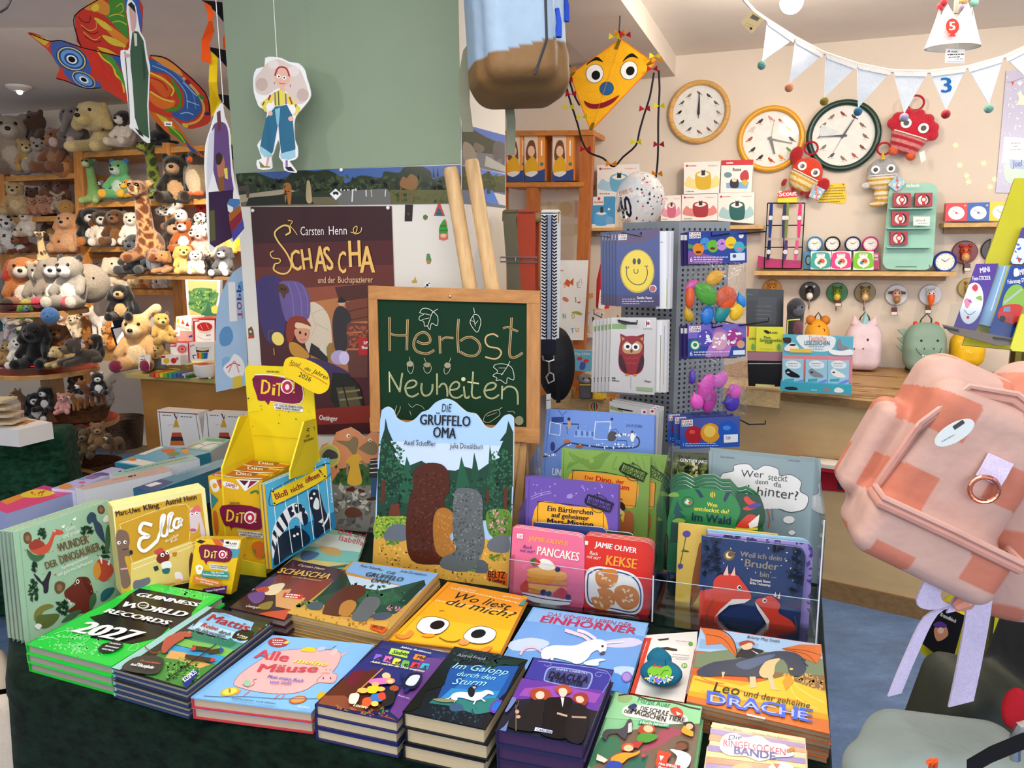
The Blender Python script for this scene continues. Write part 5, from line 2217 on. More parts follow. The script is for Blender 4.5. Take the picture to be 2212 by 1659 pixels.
standing('picture_book','sage-green dinosaur storybook standing at the table end',WU,'62,250 545,88 596,560 130,860','c3',.013,1,'9cc0a0','93a892',"""
@c3
L 84a888 3 95,245 150,800
B 6a4a32 118,255 140,248 155,270 150,300 128,305 115,285
E 8a6a4a 136,278 11 15
B 6a4a32 478,125 500,115 514,138 505,158 482,155
E 8a6a4a 495,138 9 12
B c8503a 145,300 190,285 225,310 250,270 265,235 300,240 312,255 290,262 270,265 255,310 235,345 195,360 150,340
B 9a3a2a 140,310 180,282 220,310 160,335
E f0e8d8 268,243 6
E 222 269,244 3
B 33485f 428,200 425,175 445,150 468,160 475,190 500,220 515,300 500,290 470,250 455,200 440,208
E 222 455,168 3
B 6a2a20 315,540 360,500 380,470 430,470 450,510 460,570 440,640 330,640 370,600 330,580
B 5a2018 400,470 440,490 455,560 430,540
P f0e8dc 325,570 345,585 335,592 355,600 345,606
E f4f0e8 380,490 9 11
E 222 380,490 5 7
B b84a34 465,410 490,380 540,400 555,440 530,480 500,490 470,460
B d8923a 460,410 480,395 495,440 475,480 458,450
P f4ece0 485,365 495,400 500,405 500,375
P f4ece0 545,360 525,405 535,412
B 2a2230 165,450 190,470 210,490 240,440 250,450 240,490 235,540 215,545 210,510 180,480
B 6a4a32 270,500 290,488 318,500 315,530 285,550 268,530
E 8a6a4a 292,520 14 18
B 7a7a3a 170,640 200,610 240,600 265,610 250,620 210,640 200,680 170,680
B 5a6a34 180,660 230,650 290,650 270,690 220,720 180,700
B 2a6a6a 495,550 520,525 560,520 550,550 520,580 495,585
D 2a4a34 26 190,230 220,280 7
D 2a4a34 26 400,225 450,255 7
D 2a4a34 34 145,480 180,580 8
D 2a4a34 30 280,590 330,650 8
D 2a4a34 20 500,320 530,370 7
D 2a4a34 20 160,400 180,440 7
B 3f6a44 520,230 540,220 535,330 515,340
B 3f6a44 130,330 170,360 220,360 190,390 150,380
B 3f6a44 440,570 465,545 470,590 440,630
B 3f6a44 300,690 350,640 400,630 360,670
B f0ece0 505,185 520,165 540,175 530,195 510,200
B f0ece0 170,710 185,695 205,705 190,725
B f4f0e4 355,185 372,175 368,192
B f4f0e4 300,222 318,212 312,228
D c84a3a 16 140,200 560,460 3
D b89a4a 26 120,260 560,560 3
T f0f0e4 ih 22 325,248 372,228 Kleine
T f0f0e4 ih 22 310,282 392,250 und große
T 6a4a2a b 40 290,345 437,300 WUNDER
T 6a4a2a b 34 225,430 285,412 DER
T 6a4a2a b 40 298,405 495,335 DINOSAURIER
T f0f0e4 ih 16 302,432 432,375 Vorlesegeschichten
T f0f0e4 ih 16 285,465 455,395 mit ganz viel Sachwissen
""",'e8e2d0',None,'sage-green dinosaur storybook',pmat='paper')
o=[x for x in COL.objects if x.get('label','').startswith('sage-green dinosaur')][0]
for i in(1,2,3):
 dup(o,WU.n*(-.0155*i)+V((0,0,0)),0,f"sage-green dinosaur storybook, {ORD[i]} of the row behind the front copy",None)
EL=face(420,1290,1.76,42,7)
standing('picture_book','mustard school picture book with a big white name, beside the dinosaur books',EL,'550,128 1003,32 1048,470 600,560','c3',.009,5,'efe6a0','e8dc90',"""
@c3
P d0a22c 560,150 985,58 1035,470 600,555
P c89820 580,200 915,110 930,290 640,400
S f0dc90 3 585,210 910,110 925,290
S f0dc90 3 585,210 650,400
P e0c870 640,400 935,290 1010,470 640,530
S f4e8b0 4 645,405 935,300 932,320 650,430
B 7a6050 570,250 620,245 635,290 630,330 650,350 635,365 610,370 625,430 640,500 600,520 575,400
E f0ece0 582,300 9
E f0ece0 612,297 9
E 222 585,300 4
E 222 615,298 4
E 222 642,347 9 12
S 3a2a22 4 600,335 630,328
S d8a0a8 8 590,430 625,425
B d8c8cc 930,140 970,130 985,170 1005,260 985,270 975,200 965,240 935,245
B d87070 930,150 965,115 985,140 970,150
E fff 938,160 8
E fff 962,155 8
E 222 940,161 4
E 222 964,156 4
E b85a78 945,238 16 8
B 7a2a1e 765,380 785,345 820,345 830,375 810,400 780,400
E fff 795,360 10
E 222 796,361 5
E fff 818,348 9
E 222 819,349 4
B c84a4a 755,345 765,335 790,325 800,340 770,360
B f0f0ec 790,400 830,390 840,420 800,430
B 2a6a6a 795,430 830,425 825,450 800,450
P c87a2a 843,348 868,346 862,368 845,366
P 1f3a3a 750,418 772,412 778,432 758,440
B 6a6a78 655,490 690,480 730,470 730,500 660,530
B f0ece8 855,450 885,445 895,480 870,500
B e8b860 860,480 890,480 885,510 860,515
B 5a3a2a 925,400 935,350 945,370 930,470
T 2a1a14 b 26 568,172 690,147 Marc-Uwe
T 2a1a14 b 26 703,143 780,127 Kling
T 2a1a14 b 26 790,125 795,124 ·
T 2a1a14 b 26 812,118 890,102 Astrid
T 2a1a14 b 26 902,100 965,86 Henn
S f8f8f4 17 745,215 700,205 685,245 730,268 690,280 680,320 710,340 770,290
S f8f8f4 14 770,290 800,200 805,165 790,180 790,260 815,265
S f8f8f4 14 815,265 835,180 845,155 825,170 828,240 850,235
S f8f8f4 14 890,185 860,185 850,220 870,225 890,185 875,205 892,215
T f8f4e0 ih 14 810,300 875,265 die schlaue
T f8f4e0 ih 14 838,302 870,285 Kuh
""",'efe8b8',None,'mustard school picture book',pmat='paper',rise=.002)
# counter and the back wall over it
fa,fb=flat(0).hit(1770,1287),flat(0).hit(1990,1337)
cdir=(fb-fa).normalized()
CPL=Pl(fa,V((cdir.y,-cdir.x,0)))
cl,cr=fa-cdir*.75,fa+cdir*1.6
bkw=-CPL.n
t=thing('shop_counter','birch plywood shop counter with a striped worktop behind the balloon stand','counter',fa)
mb=MB()
mb.prism([cl,cr,cr+V((0,0,.9)),cl+V((0,0,.9))],bkw*.5,'cfae7c')
mb.build('body','plywood',t)
mb=MB()
k1,k2=cl+V((0,0,.0)),cr
mb.prism([cl+CPL.n*.012,cr+CPL.n*.012,cr+CPL.n*.012+V((0,0,.085)),cl+CPL.n*.012+V((0,0,.085))],bkw*.012,'8a6a42')
mb.build('kick_board','wood',t)
wz=.9
mb=MB()
a,b=cl+CPL.n*.05+V((0,0,wz)),cr+CPL.n*.05+V((0,0,wz))
wl,wr=WALL.hit(1600,810,.03),WALL.hit(2212,850,.03)+NU*.32
c3=[a,b,V((wr.x,wr.y,wz)),V((wl.x,wl.y,wz))]
c3=[p+V((0,0,.035))for p in c3]
mb.prism(c3,V((0,0,-.035)),'b08a5a','8f6c42')
rnd=random.Random(3)
for i in range(150):
 f,g,L=rnd.uniform(0,1),rnd.uniform(.01,.97),rnd.uniform(.1,.4)
 A=c3[0].lerp(c3[3],f)
 B=c3[1].lerp(c3[2],f)
 p,q=A.lerp(B,g),A.lerp(B,min(.995,g+L/2.3))
 w_=(c3[3]-c3[0])*.012
 if f<.98:
  z_=V((0,0,.0004+i*.00001))
  mb.face([p+z_,q+z_,q+w_+z_,p+w_+z_],rnd.choice(['c8a470','a07848','d8b884','8f6a40','bd9660']))
mb.build('worktop','wood',t)
mb=MB()
sl=CPL.n*.07
A=cl+V((0,0,.858))+sl
p_,q_=CPL.hit(1617,860,.07),CPL.hit(1684,860,.07)
p_=V((cl.x,cl.y,0))+sl
zz=(.868,.938)
mb.prism([V((p_.x,p_.y,zz[0])),V((q_.x,q_.y,zz[0])),V((q_.x,q_.y,zz[1])),V((p_.x,p_.y,zz[1]))],bkw*.3,'d8b884')
mb.build('drawer','wood',t)
t=thing('magazine_tray','red wall tray with magazines screwed to the counter front','tray',CPL.hit(1800,1060))
R1=CPL.off(.06)
mb=MB()
mb.prism([CPL.hit(*p,.012)for p in pxs('1692,985 1900,1010 1895,1070 1768,1058 1692,1050')],CPL.n*-.012,'b01f2c','8a1822')
mb.build('back_board','matte',t)
sa,sb=CPL.hit(1690,985),CPL.hit(1905,1010)
mb=MB()
mb.prism([sa,sb,sb+CPL.n*.12,sa+CPL.n*.12],V((0,0,-.016)),'c02431','a81e2b')
mb.build('ledge','matte',t)
mb=MB()
mb.prism([CPL.hit(*p,.02)for p in pxs('1814,1015 1827,1016 1821,1058 1809,1056')],CPL.n*-.008,'9a9490')
mb.build('bracket','metal',t)
for i in range(3):
 q0=sa.lerp(sb,.2)+CPL.n*.02+V((0,0,.003+.0065*i))
 q1=sa.lerp(sb,.82)+CPL.n*.02+V((0,0,.003+.0065*i))
 mb=MB()
 P=[q0,q1,q1+CPL.n*.1,q0+CPL.n*.1]
 mb.prism(P,V((0,0,-.006)),'f0ece6','e0d8cc')
 o=one(mb,'magazine',f"white babysitter leaflet on the red tray, {['bottom', 'middle', 'top'][i]} one of the little pile",'magazine','gloss','leaflets on the red tray')
mb=MB()
art(mb,flat(P[0].z),"""
T a83038 i 10 1748,975 1800,979 Babysitter
P 4a2a1a 1795,985 1830,980 1848,990 1810,996
Q aaa 2 1740,985 1785,990
""",.0008)
mb.build('cover_print','gloss',o)
def ring_clock(label,px,py,rpx,frame,sp,hands,glassy=True):
 pl=WALL.off(.002)
 c=pl.hit(px,py)
 k=pl.scale(px,py)
 R=rpx*k*1.02
 t=thing('wall_clock',label,'clock',c-V((0,0,R)))
 fr=R*.17
 mb=MB()
 mb.lathe(c,ND,[(R-fr,.018)]+[(R-fr/2+fr/2*math.cos(a),.018+.016*math.sin(a))for a in[math.pi-i*math.pi/8 for i in range(9)]]+[(R,0)],frame,48)
 mb.build('frame','wood' if frame=='d8a860' else 'plastic',t,True)
 mb=MB()
 mb.lathe(c,ND,[(0,.012),(R-fr*.9,.012),(R-fr*.9,0)],'f2f0ec',48)
 d=mb.build('dial','matte',t)
 fp=pl.off(.0125)
 mb=MB()
 art(mb,fp,sp,.0002)
 mb.build('dial_print','matte',d)
 for ang,ln,wd,col in hands:
  a=math.radians(ang)
  dr=fp.u*math.sin(a)+fp.v*math.cos(a)
  sd=fp.u*math.cos(a)-fp.v*math.sin(a)
  o_=c+ND*(.016+wd*.1)
  mb=MB()
  mb.prism([o_-dr*ln*R*.15-sd*wd*R,o_-dr*ln*R*.15+sd*wd*R,o_+dr*ln*R+sd*wd*R*.4,o_+dr*ln*R-sd*wd*R*.4],ND*-.001,col)
  mb.build('hand','plastic',t)
 mb=MB()
 mb.lathe(c,ND,[(0,.022),(R-fr,.0215)],'fff',40)
 mb.build('glass_cover','glass',t)
 return t
def birds(px,py,r,cols,flip=False,sz=1):
 s=''
 for i in range(12):
  a=math.radians(i*30)
  x,y=px+r*math.sin(a),py-r*math.cos(a)
  c=cols[i%len(cols)]
  f=-1 if(i%12)>6 else 1
  s+=f"E {c} {x:.1f},{y:.1f} {4.2 * sz} {2.6 * sz} {f * 35}\nE {c} {x - f * 3 * sz:.1f},{y - 3 * sz:.1f} {1.9 * sz}\nL {c} {1.6 * sz} {x + f * 2:.1f},{y + 1:.1f} {x + f * 7 * sz:.1f},{y + 4.5 * sz:.1f}\nL 555 .5 {x:.1f},{y + 2:.1f} {x:.1f},{y + 4.5 * sz:.1f}\nQ 999 .7 {x - 4:.1f},{y + 7:.1f} {x + 4:.1f},{y + 7:.1f}\n"
 return s
BC=['8a7a6a','33434c','6a6258','9a8a72','7a6a52','8a5a4a','7a6a5a','5a5a58','4a4a44','222','6a6a62','8a8070']
ring_clock('pale wooden-rimmed wall clock with bird pictures at twelve',1510,243,64.5,'d8a860',birds(1510,243,42,BC),((0,.62,.03,'223'),(1,.45,.045,'223'),(180,.2,.02,'223')))
ring_clock('yellow wall clock with farm animals, between the two bird clocks',1665,301,68,'e0a021',birds(1665,301,45,['d89a98','b06a4a','d8c050','6a6258','5a9a3a','d8903a','b84a2a','3a3a3a','3a342e','a85a3a','d8cfc0','5a4a3c'],sz=1.25),((104,.66,.03,'151515'),(163,.48,.05,'151515'),(8,.62,.008,'151515')))
ring_clock('dark green wall clock with bird pictures above the grey whale toy',1821,294,73.5,'14392f',birds(1821,294,48,['8a4a4a','3a3f48','8a7060','8a7258','7a5a4a','b8604a','9a7a6a','5a6068','8a7a62','7a6a58','8a7a68','9a7a5a'],sz=1.2)+'P dfe4e8 1775,268 1815,285 1770,300\n',((30,.5,.03,'1a2a3a'),(270,.66,.03,'1a2a3a'),(208,.52,.008,'1a2a3a')))  # pale wedge on the dial paints in a reflection on the glass
def purse(label,px,py,sc_,top,low,kind):
 pl=WALL.off(.06)
 c=pl.hit(px,py)
 k=pl.scale(px,py)*sc_
 t=thing('plush_purse',label,'plush toy',c)
 S=40*k
 pr=[('e',(0,0,0),(S*.95,S*.45,S),0),('e',(0,-.02*S,-S*.55),(S*.8,S*.42,S*.55),1)]
 if kind=='red':
  for a in(-60,-30,0,30,60,85,-85):
   r=math.radians(a)
   pr.append(('e',(S*1.05*math.sin(r),0,S*(.15+.85*math.cos(r))),(S*.3,S*.22,S*.3),0))
  pr+=[('e',(-S*.45,0,-S*1.1),(S*.26,S*.3,S*.22),2),('e',(S*.5,0,-S*1.1),(S*.26,S*.3,S*.22),2)]
 elif kind=='crab':
  pr+=[('e',(-S*1.15,0,S*.75),(S*.38,S*.22,S*.5),2),('e',(S*1.25,0,-S*.2),(S*.38,S*.22,S*.5),2),('c',(-S*.8,0,0),(-S*1.1,0,S*.5),2,S*.14,S*.12),('c',(S*.8,0,-S*.6),(S*1.2,0,-S*.4),2,S*.14,S*.12)]
  pr+=[('e',(x*S,0,-S*1.05),(S*.16,S*.18,S*.26),2)for x in(-.9,-.2,.4,.8)]
 else:
  pr+=[('e',(0,0,-S*1.35),(S*.5,S*.3,S*.5),1),('e',(-S*.3,-S*.1,-S*1.95),(S*.5,S*.18,S*.2),0),('e',(S*.4,-S*.1,-S*1.75),(S*.5,S*.18,S*.22),0),('e',(-S*1.0,0,-S*.7),(S*.3,S*.14,S*.22),3),('e',(S*1.0,0,-S*.7),(S*.3,S*.14,S*.22),3)]
 vs,q,rg=sdf_mesh(pr,46,S*.12)
 tilt={'red':.35,'crab':.5,'whale':-.05}[kind]
 Rm=np.array(Matrix.Rotation(math.radians(-19.8),3,'Z')@Matrix.Rotation(tilt,3,'Y'))
 cols=np.zeros((len(vs),4))
 for i,(p,r)in enumerate(zip(vs,rg)):
  if r==1 or(r==0 and kind!='red' and p[2]<-.15*S)or(kind=='red' and r==0 and abs(p[0])<S*.9 and p[2]<-.1*S):
   col=low[int((p[2]+10*S)/(S*.17))%2]
  else:
   col=top[r%len(top)]
  cols[i]=lin(col)
 soft_object('body',vs@Rm.T,q,cols,'plush',t)
 M=Matrix(Rm.tolist())
 for sx in(-1,1):
  e=M@V((sx*S*.45,-S*.42,S*.25+(.1*S if kind=='red' else 0)))
  mb=MB()
  mb.lathe(c+e,M@V((0,-1,.1)),[(0,.006),(S*.26,.004),(S*.27,-.012)],'f4f4f0',16)
  d=mb.build('eye','plastic',t)
  mb=MB()
  mb.lathe(c+e+M@V((sx*-.0,-.0075,0)),M@V((0,-1,.1)),[(0,.001),(S*.14,.0005),(S*.14,-.001)],'151515',12)
  mb.build('pupil','plastic',d)
 mb=MB()
 A,B=M@V((-S*.85,-S*.36,-S*.12)),M@V((S*.85,-S*.36,-S*.12))
 Md=M@V((0,-S*.55,-S*.14))
 mb.tube([c+A,c+A.lerp(Md,.6)+V((0,-.004,0)),c+Md,c+B.lerp(Md,.6)+V((0,-.004,0)),c+B],.003,'f0ece4',6)
 mb.build('zip','plastic',t)
 mb=MB()
 lp=c+V((0,0,S*1.2))
 mb.tube([lp+M@V((S*.4*math.sin(a),0,S*.38-S*.38*math.cos(a)))for a in[i*math.pi/8 for i in range(17)]],.005,'b02434',6)
 mb.build('hanging_loop','fabric',t)
 return t,c,M,S
purse('red plush monster purse with scalloped top and a striped pocket, on the wall',1967,288,1.0,['c8283c','c8283c','e8663a'],['b82a3c','d88a8a'],'red')
purse('orange-red crab plush purse beside the yellow clock',1742,375,.86,['d8442a','d8442a','b0242c'],['e0a83a','efe0b0'],'crab')
gp=purse('grey plush purse with a yellow horn and striped belly under the dark clock',1906,375,.82,['a8acb0','a8acb0','c8ccd0','d8d8d8'],['e0a83a','f0e8d0'],'whale')
pl=WALL.off(.1)
mb=MB()
mb.tube([pl.hit(1907,345),pl.hit(1907,328)],[.012,.003],'e0b83a',8)
mb.build('horn','plush',gp[0],True)
for q,lab,col in(('1985,330 1997,325 2000,345 1990,352','white folded tag dangling from the red monster purse','f0ece4'),('1747,425 1758,398 1783,410 1768,432','colourful picture tag of the crab purse in front of the yellow note','88b0d0'),('1918,400 1937,378 1957,392 1939,416','colourful picture tag of the grey plush purse','90c0d8')):
 slab('paper_tag',lab,'tag',WALL.off(.11),q,.001,col,None,None if col=='f0ece4' else f"D d85a3a 8 {q.split()[1]} {q.split()[3]} 3\nD f0e0c0 8 {q.split()[0]} {q.split()[2]} 3",'gloss',None,'tag_print')
slab('wall_note','yellow hand-written note pinned to the wall by the crab purse','note',WALL.off(.003),'1766,400 1826,395 1829,432 1822,440 1766,436',.001,'f0c81e',None,"""
@y2
T 3a3010 ih 12 670,1455 725,1450 Hallo,
T 3a3010 ih 11 645,1475 815,1468 DEN SORGENFRESSER
Q 5a4a10 5 640,1492 818,1484
Q 5a4a10 5 640,1514 800,1508
Q 5a4a10 5 640,1534 810,1528
Q 5a4a10 5 605,1556 815,1548
Q 5a4a10 5 605,1578 780,1572
E c8403a 800,1437 7
""",'paper',None,'note_lettering')
slab('brand_sign','red and yellow sign clipped over the watch rack','sign',WALL.off(.05),'1681,416 1702,410 1722,416 1722,438 1681,440',.002,'d8281f','f0d020',"""
@y2
P f4d81e 287,1545 440,1535 440,1578 287,1582
T fff b 40 297,1530 436,1522 Scout
""",'gloss',None,'sign_lettering')
for i,(px,py)in enumerate(((2064,314),(2073,357),(2125,353),(2088,380),(2092,393),(2148,388),(2139,404))):
 pts=[]
 pl=WALL.off(.002)
 for j in range(12):
  a=j*math.pi/6+i
  r=8.5 if j%2==0 else 4.5
  pts.append((px+r*math.cos(a),py+r*math.sin(a)))
 lab=['topmost one, left of','upper one left of','upper one close beside','higher of two by','lower of two by','middle one close beside','lowest one close beside'][i]
 slab('glow_star',f"pale yellow glow star on the wall, {lab} the lilac growth chart",'star',pl,pts,.003,'f0ebc0',None,None,'plastic','glow stars on the wall')
slab('growth_chart','lilac child growth chart hanging at the wall end','poster',WALL.off(.006),'2174,153 2230,150 2212,418 2151,416',.002,'c4c2dc',None,"""
@y2
P f0ece8 2055,1065 2212,1075 2212,1275 2030,1270
D f0f0f4 40 2050,600 2210,1050 5
D f0f0f4 20 2010,1290 2200,1500 5
S 5a5a6a 3 2075,640 2120,635 2210,600
P d84a4a 2105,635 2130,635 2118,670
P f4f4f4 2150,640 2200,635 2175,670
P f4f0d8 2180,700 2195,740 2212,750 2212,820 2150,815 2170,770 2160,730
Q b8a8a8 9 2105,1120 2180,1118
Q b8a8a8 9 2125,1145 2165,1142
Q b8a8a8 9 2100,1172 2190,1168
B c8e0d0 2050,1300 2130,1250 2212,1270 2212,1420 2080,1420
P a8b8d8 2095,1240 2212,1250 2212,1320 2100,1310
T 3a5a9a bi 50 2120,1300 2190,1295 Joel
""",'gloss')
def shelf(label,quad_top,depth,th,z_from=None,col='d8b070'):
 a,b=pxs(quad_top)
 A,B=WALL.hit(*a,depth),WALL.hit(*b,depth)
 z=(A.z+B.z)/2
 A.z=B.z=z
 t=thing('wall_shelf',label,'shelf',(A+B)/2)
 mb=MB()
 mb.prism([A,B,B-ND*depth,A-ND*depth],V((0,0,-th)),col)
 mb.build('board','wood',t)
 mb=MB()
 A2,B2=A-ND*(depth-.02)+NU*.02,B-ND*(depth-.02)-NU*.02
 mb.prism([A2,B2,B2+V((0,0,-.05)),A2+V((0,0,-.05))],ND*-.02,'a8885a')
 mb.build('back_rail','wood',t)
 return z
zs1=shelf('long pale wooden wall shelf with alarm clocks and the watch stand','1630,582 2066,591',.16,.022)
zs2=shelf('short wooden wall shelf under the red, blue and yellow clocks','2040,479 2200,483',.14,.02)
zs3=shelf('wooden wall shelf carrying the audio box cartons','1262,491 1650,486',.14,.02)
S1=WALL.off(.10)
def alarm(label,px,py,r,rim,face_,pl,hands=((60,.7),(300,.5))):
 c=pl.hit(px,py)
 k=pl.scale(px,py)*r
 t=thing('alarm_clock',label,'alarm clock',c-V((0,0,k)),'round alarm clocks on the long shelf')
 mb=MB()
 mb.lathe(c,ND,[(0,-.03),(k*.8,-.03),(k,-.01),(k,.008),(k*.92,.014),(k*.8,.01),(k*.8,.006)],rim,28)
 mb.build('case','plastic',t,True)
 mb=MB()
 mb.lathe(c,ND,[(0,.006),(k*.81,.006),(k*.81,0)],face_,24)
 d=mb.build('dial','matte',t)
 mb=MB()
 f=Pl(c+ND*.0065,ND)
 for i in range(12):
  a=i*math.pi/6
  p=c+ND*.0068+(f.u*math.sin(a)+f.v*math.cos(a))*k*.66
  mb.ball(p,(.0016,.0016,.0016),'333',None,3,5)
 mb.build('marks_print','matte',d)
 for ang,ln in hands:
  a=math.radians(ang)
  dr=f.u*math.sin(a)+f.v*math.cos(a)
  sd=f.u*math.cos(a)-f.v*math.sin(a)
  mb=MB()
  mb.prism([c+ND*.009-sd*.0014,c+ND*.009+sd*.0014,c+ND*.009+dr*k*ln*.7+sd*.0006,c+ND*.009+dr*k*ln*.7-sd*.0006],ND*-.001,'222')
  mb.build('hand','plastic',t)
 for s in(-1,1):
  mb=MB()
  p=c+f.u*s*k*.5-f.v*k*.82-ND*.01
  mb.tube([p,p-f.v*k*.2],k*.12,rim,8)
  mb.build('foot','plastic',t)
 return t
B0=WALL.off(.05)
for px,rim,fc,lab in((1760,'4a90d8','f0f4e8','light blue round alarm clock, first in the row by the watch stand'),(1798,'1c1c1c','f0f0ec','black round alarm clock in the shelf row'),(1842,'1f2a6a','f0f0ec','navy round alarm clock in the shelf row'),(1880,'e0408a','f4f0f0','pink round alarm clock in the shelf row')):
 p=B0.hit(px,527)
 alarm(lab,px,527,16.5,rim,fc,B0)
alarm('bigger royal blue alarm clock at the shelf end beside the mint display',2041,565,23,'1f3f9a','f4f2ec',S1,((50,.75),(305,.6)))
def wbox(name,label,cat,pl,quad,th,c,side,spec,group=None,material='paper',crop=''):
 return slab(name,label,cat,pl,quad,th,c,side,spec,material,group,'box_print',crop)
S0=WALL.off(.13)
for q,c,lab,a in(('547,515 705,515 697,655 545,655','e8f0ec','turquoise-and-white boxed alarm clock in the shelf row','3aa8a0'),('710,515 862,515 857,658 700,655','f0f0ea','pink boxed alarm clock in the shelf row','e83f8a'),('880,515 1035,515 1035,660 875,660','f0f0e4','lime green boxed alarm clock in the shelf row','7ac82a')):
 x=[float(p.split(',')[0])for p in q.split()]
 mx=sum(x)/4
 wbox('clock_box',lab,'boxed clock',S0,q,.05,c,a,f"@y4\nB {a} {mx - 72},560 {mx - 50},525 {mx + 50},525 {mx + 72},560 {mx + 70},640 {mx - 70},645\nE {a} {mx},598 64 56\nE e8ece8 {mx},598 48 42\nE d85a4a {mx + 8},592 24 20\nE 3a8a9a {mx - 10},604 18 14\nE f0d050 {mx + 4},606 10 8\nE 222 {mx},596 7\nP f4f4f0 {mx - 32},535 {mx + 32},535 {mx + 32},560 {mx - 32},560\nQ 999 6 {mx - 25},545 {mx + 25},545\nE f4f4f0 {mx},640 8",'boxed alarm clocks on the long shelf',crop='y4')
wbox('clock_box','blue clock box half hidden behind the turquoise one on the shelf','boxed clock',B0,'490,518 548,518 548,655 488,652',.05,'5a9ac8','3a6a9a','@y4\nE 222 525,585 22 40\nE 8ac8d8 528,585 16 30','boxed alarm clocks on the long shelf',crop='y4')
wbox('clock_box','pink striped box peeking from behind the lime boxed clock','boxed clock',B0,'1035,525 1078,525 1078,655 1032,655',.05,'e86a9a','c84a7a','@y4\nP f4f0f0 1040,540 1070,540 1070,560 1040,560\nP f4f0f0 1040,570 1070,570 1070,585 1040,585','boxed alarm clocks on the long shelf',crop='y4')
t=thing('watch_rack','black wire watch stand with pink base on the long shelf','display stand',S0.hit(1695,580))
mb=MB()
for a,b in(('210,140','183,650'),('500,140','472,650'),('210,140','500,140'),('196,315','492,312'),('186,485','482,483'),('183,650','472,650'),('350,140','325,650')):
 mb.tube([S0.hit(*pxs(a,'y4')[0]),S0.hit(*pxs(b,'y4')[0])],.0028,'1a1a1a',6)
mb.build('wire_frame','metal',t)
mb=MB()
mb.prism([S0.hit(*p,-.02)for p in pxs('135,550 260,575 470,590 470,648 130,640','y4')],ND*-.06,'b82a6a')
mb.build('base','plastic',t)
for i,(x,c,lab)in enumerate(((240,'24408a','blue'),(345,'3a3f6a','navy striped'),(365,'7a8a4a','black and green'),(465,'e0407a','hot pink'),(225,'1f2a55','dark blue lower'),(355,'55407a','violet lower'),(440,'d85a8a','pink lower'))):
 low=i>=4
 y0,y1,ym=(140,430,255)if not low else(430,640,520)
 x2=x-14
 A,M_,B=[S0.hit(*pxs(f'{a},{b}','y4')[0],.012)for a,b in((x,y0),((x+x2)/2,ym),(x2,y1-20 if not low else y1-60))]
 tt=thing('kids_watch',f"{lab} children's watch hanging on the black wire stand",'watch',B,'watches on the wire stand')
 mb=MB()
 mb.ribbon([A,A.lerp(M_,.5),M_,M_.lerp(B,.5),B],[.015,.017,.02,.017,.013],WALL.u,c,.004)
 mb.build('strap','fabric',tt)
 mb=MB()
 mb.lathe(M_,ND,[(0,.006),(.012,.006),(.0135,.004),(.0135,-.003)],['d8d8d8','3a3a3a','8a8a8a'],14)
 mb.build('watch_face','plastic',tt)
t=thing('watch_display','mint green board display with small ledges on the long shelf','display stand',S1.hit(1965,583))
mint='93c8b4'
mb=MB()
mb.prism([S1.hit(*p,-.01 if p[1]<420 else.02)for p in rounded(pxs('1160,-15 1538,-20 1495,662 1098,655','y4'),(0,1,2,3),22)],ND*-.006,mint)
bd=mb.build('board','plastic',t)
mb=MB()
art(mb,S1.off(.02),'@y2\nT f0f8f4 b 26 1290,1458 1392,1455 ticlock\n@y4\nL 3a5a50 7 1205,636 1372,636\nL 3a5a50 6 1115,620 1118,660\nL 3a5a50 6 1470,620 1474,660')
mb.build('board_lettering','plastic',bd)
for q in('1163,182 1510,172','1142,340 1495,325','1140,486 1482,478'):
 a,b=pxs(q,'y4')
 A,B=S1.hit(*a,.055),S1.hit(*b,.055)
 B.z=A.z=(A.z+B.z)/2
 mb=MB()
 mb.prism([A,B,B-ND*.06,A-ND*.06],V((0,0,-.005)),mint)
 mb.build('ledge','plastic',t)
for q,lab in(('1190,60 1327,60 1322,168 1188,168','red watch gift box on the top ledge of the mint display, first one'),('1360,60 1495,58 1492,166 1356,166','red watch gift box on the top ledge of the mint display, second one'),('1180,205 1315,205 1308,315 1175,315','red watch gift box on the middle ledge of the mint display'),('1168,362 1302,362 1300,462 1165,462','red watch gift box on the lowest ledge of the mint display')):
 x=[tuple(map(float,p.split(',')))for p in q.split()]
 mx,my=sum(p[0]for p in x)/4,sum(p[1]for p in x)/4
 wbox('watch_box',lab,'gift box',S1.off(.045),q,.03,'b03a44','8a2a34',f"@y4\nE 2a1a20 {mx},{my} 50 46\nE d8d8dc {mx - 6},{my + 4} 40 38\nP b81f28 {mx - 14},{my - 44} {mx + 16},{my - 44} {mx + 10},{my + 44} {mx - 12},{my + 44}\nE b81f28 {mx},{my} 24 22\nE f0e8e4 {mx},{my} 15 14\nL 222 2 {mx - 6},{my + 4} {mx},{my}",'red watch boxes on the mint display',crop='y4')
slab('price_card','white hand-written price card on the mint display','price card',S1.off(.045),'1345,245 1475,245 1472,316 1344,314',.002,'f4f2ec',None,'@y4\nT 333 ih 18 1362,285 1440,280 ticlock\nQ 777 5 1380,302 1455,298','paper',None,'card_lettering','y4')
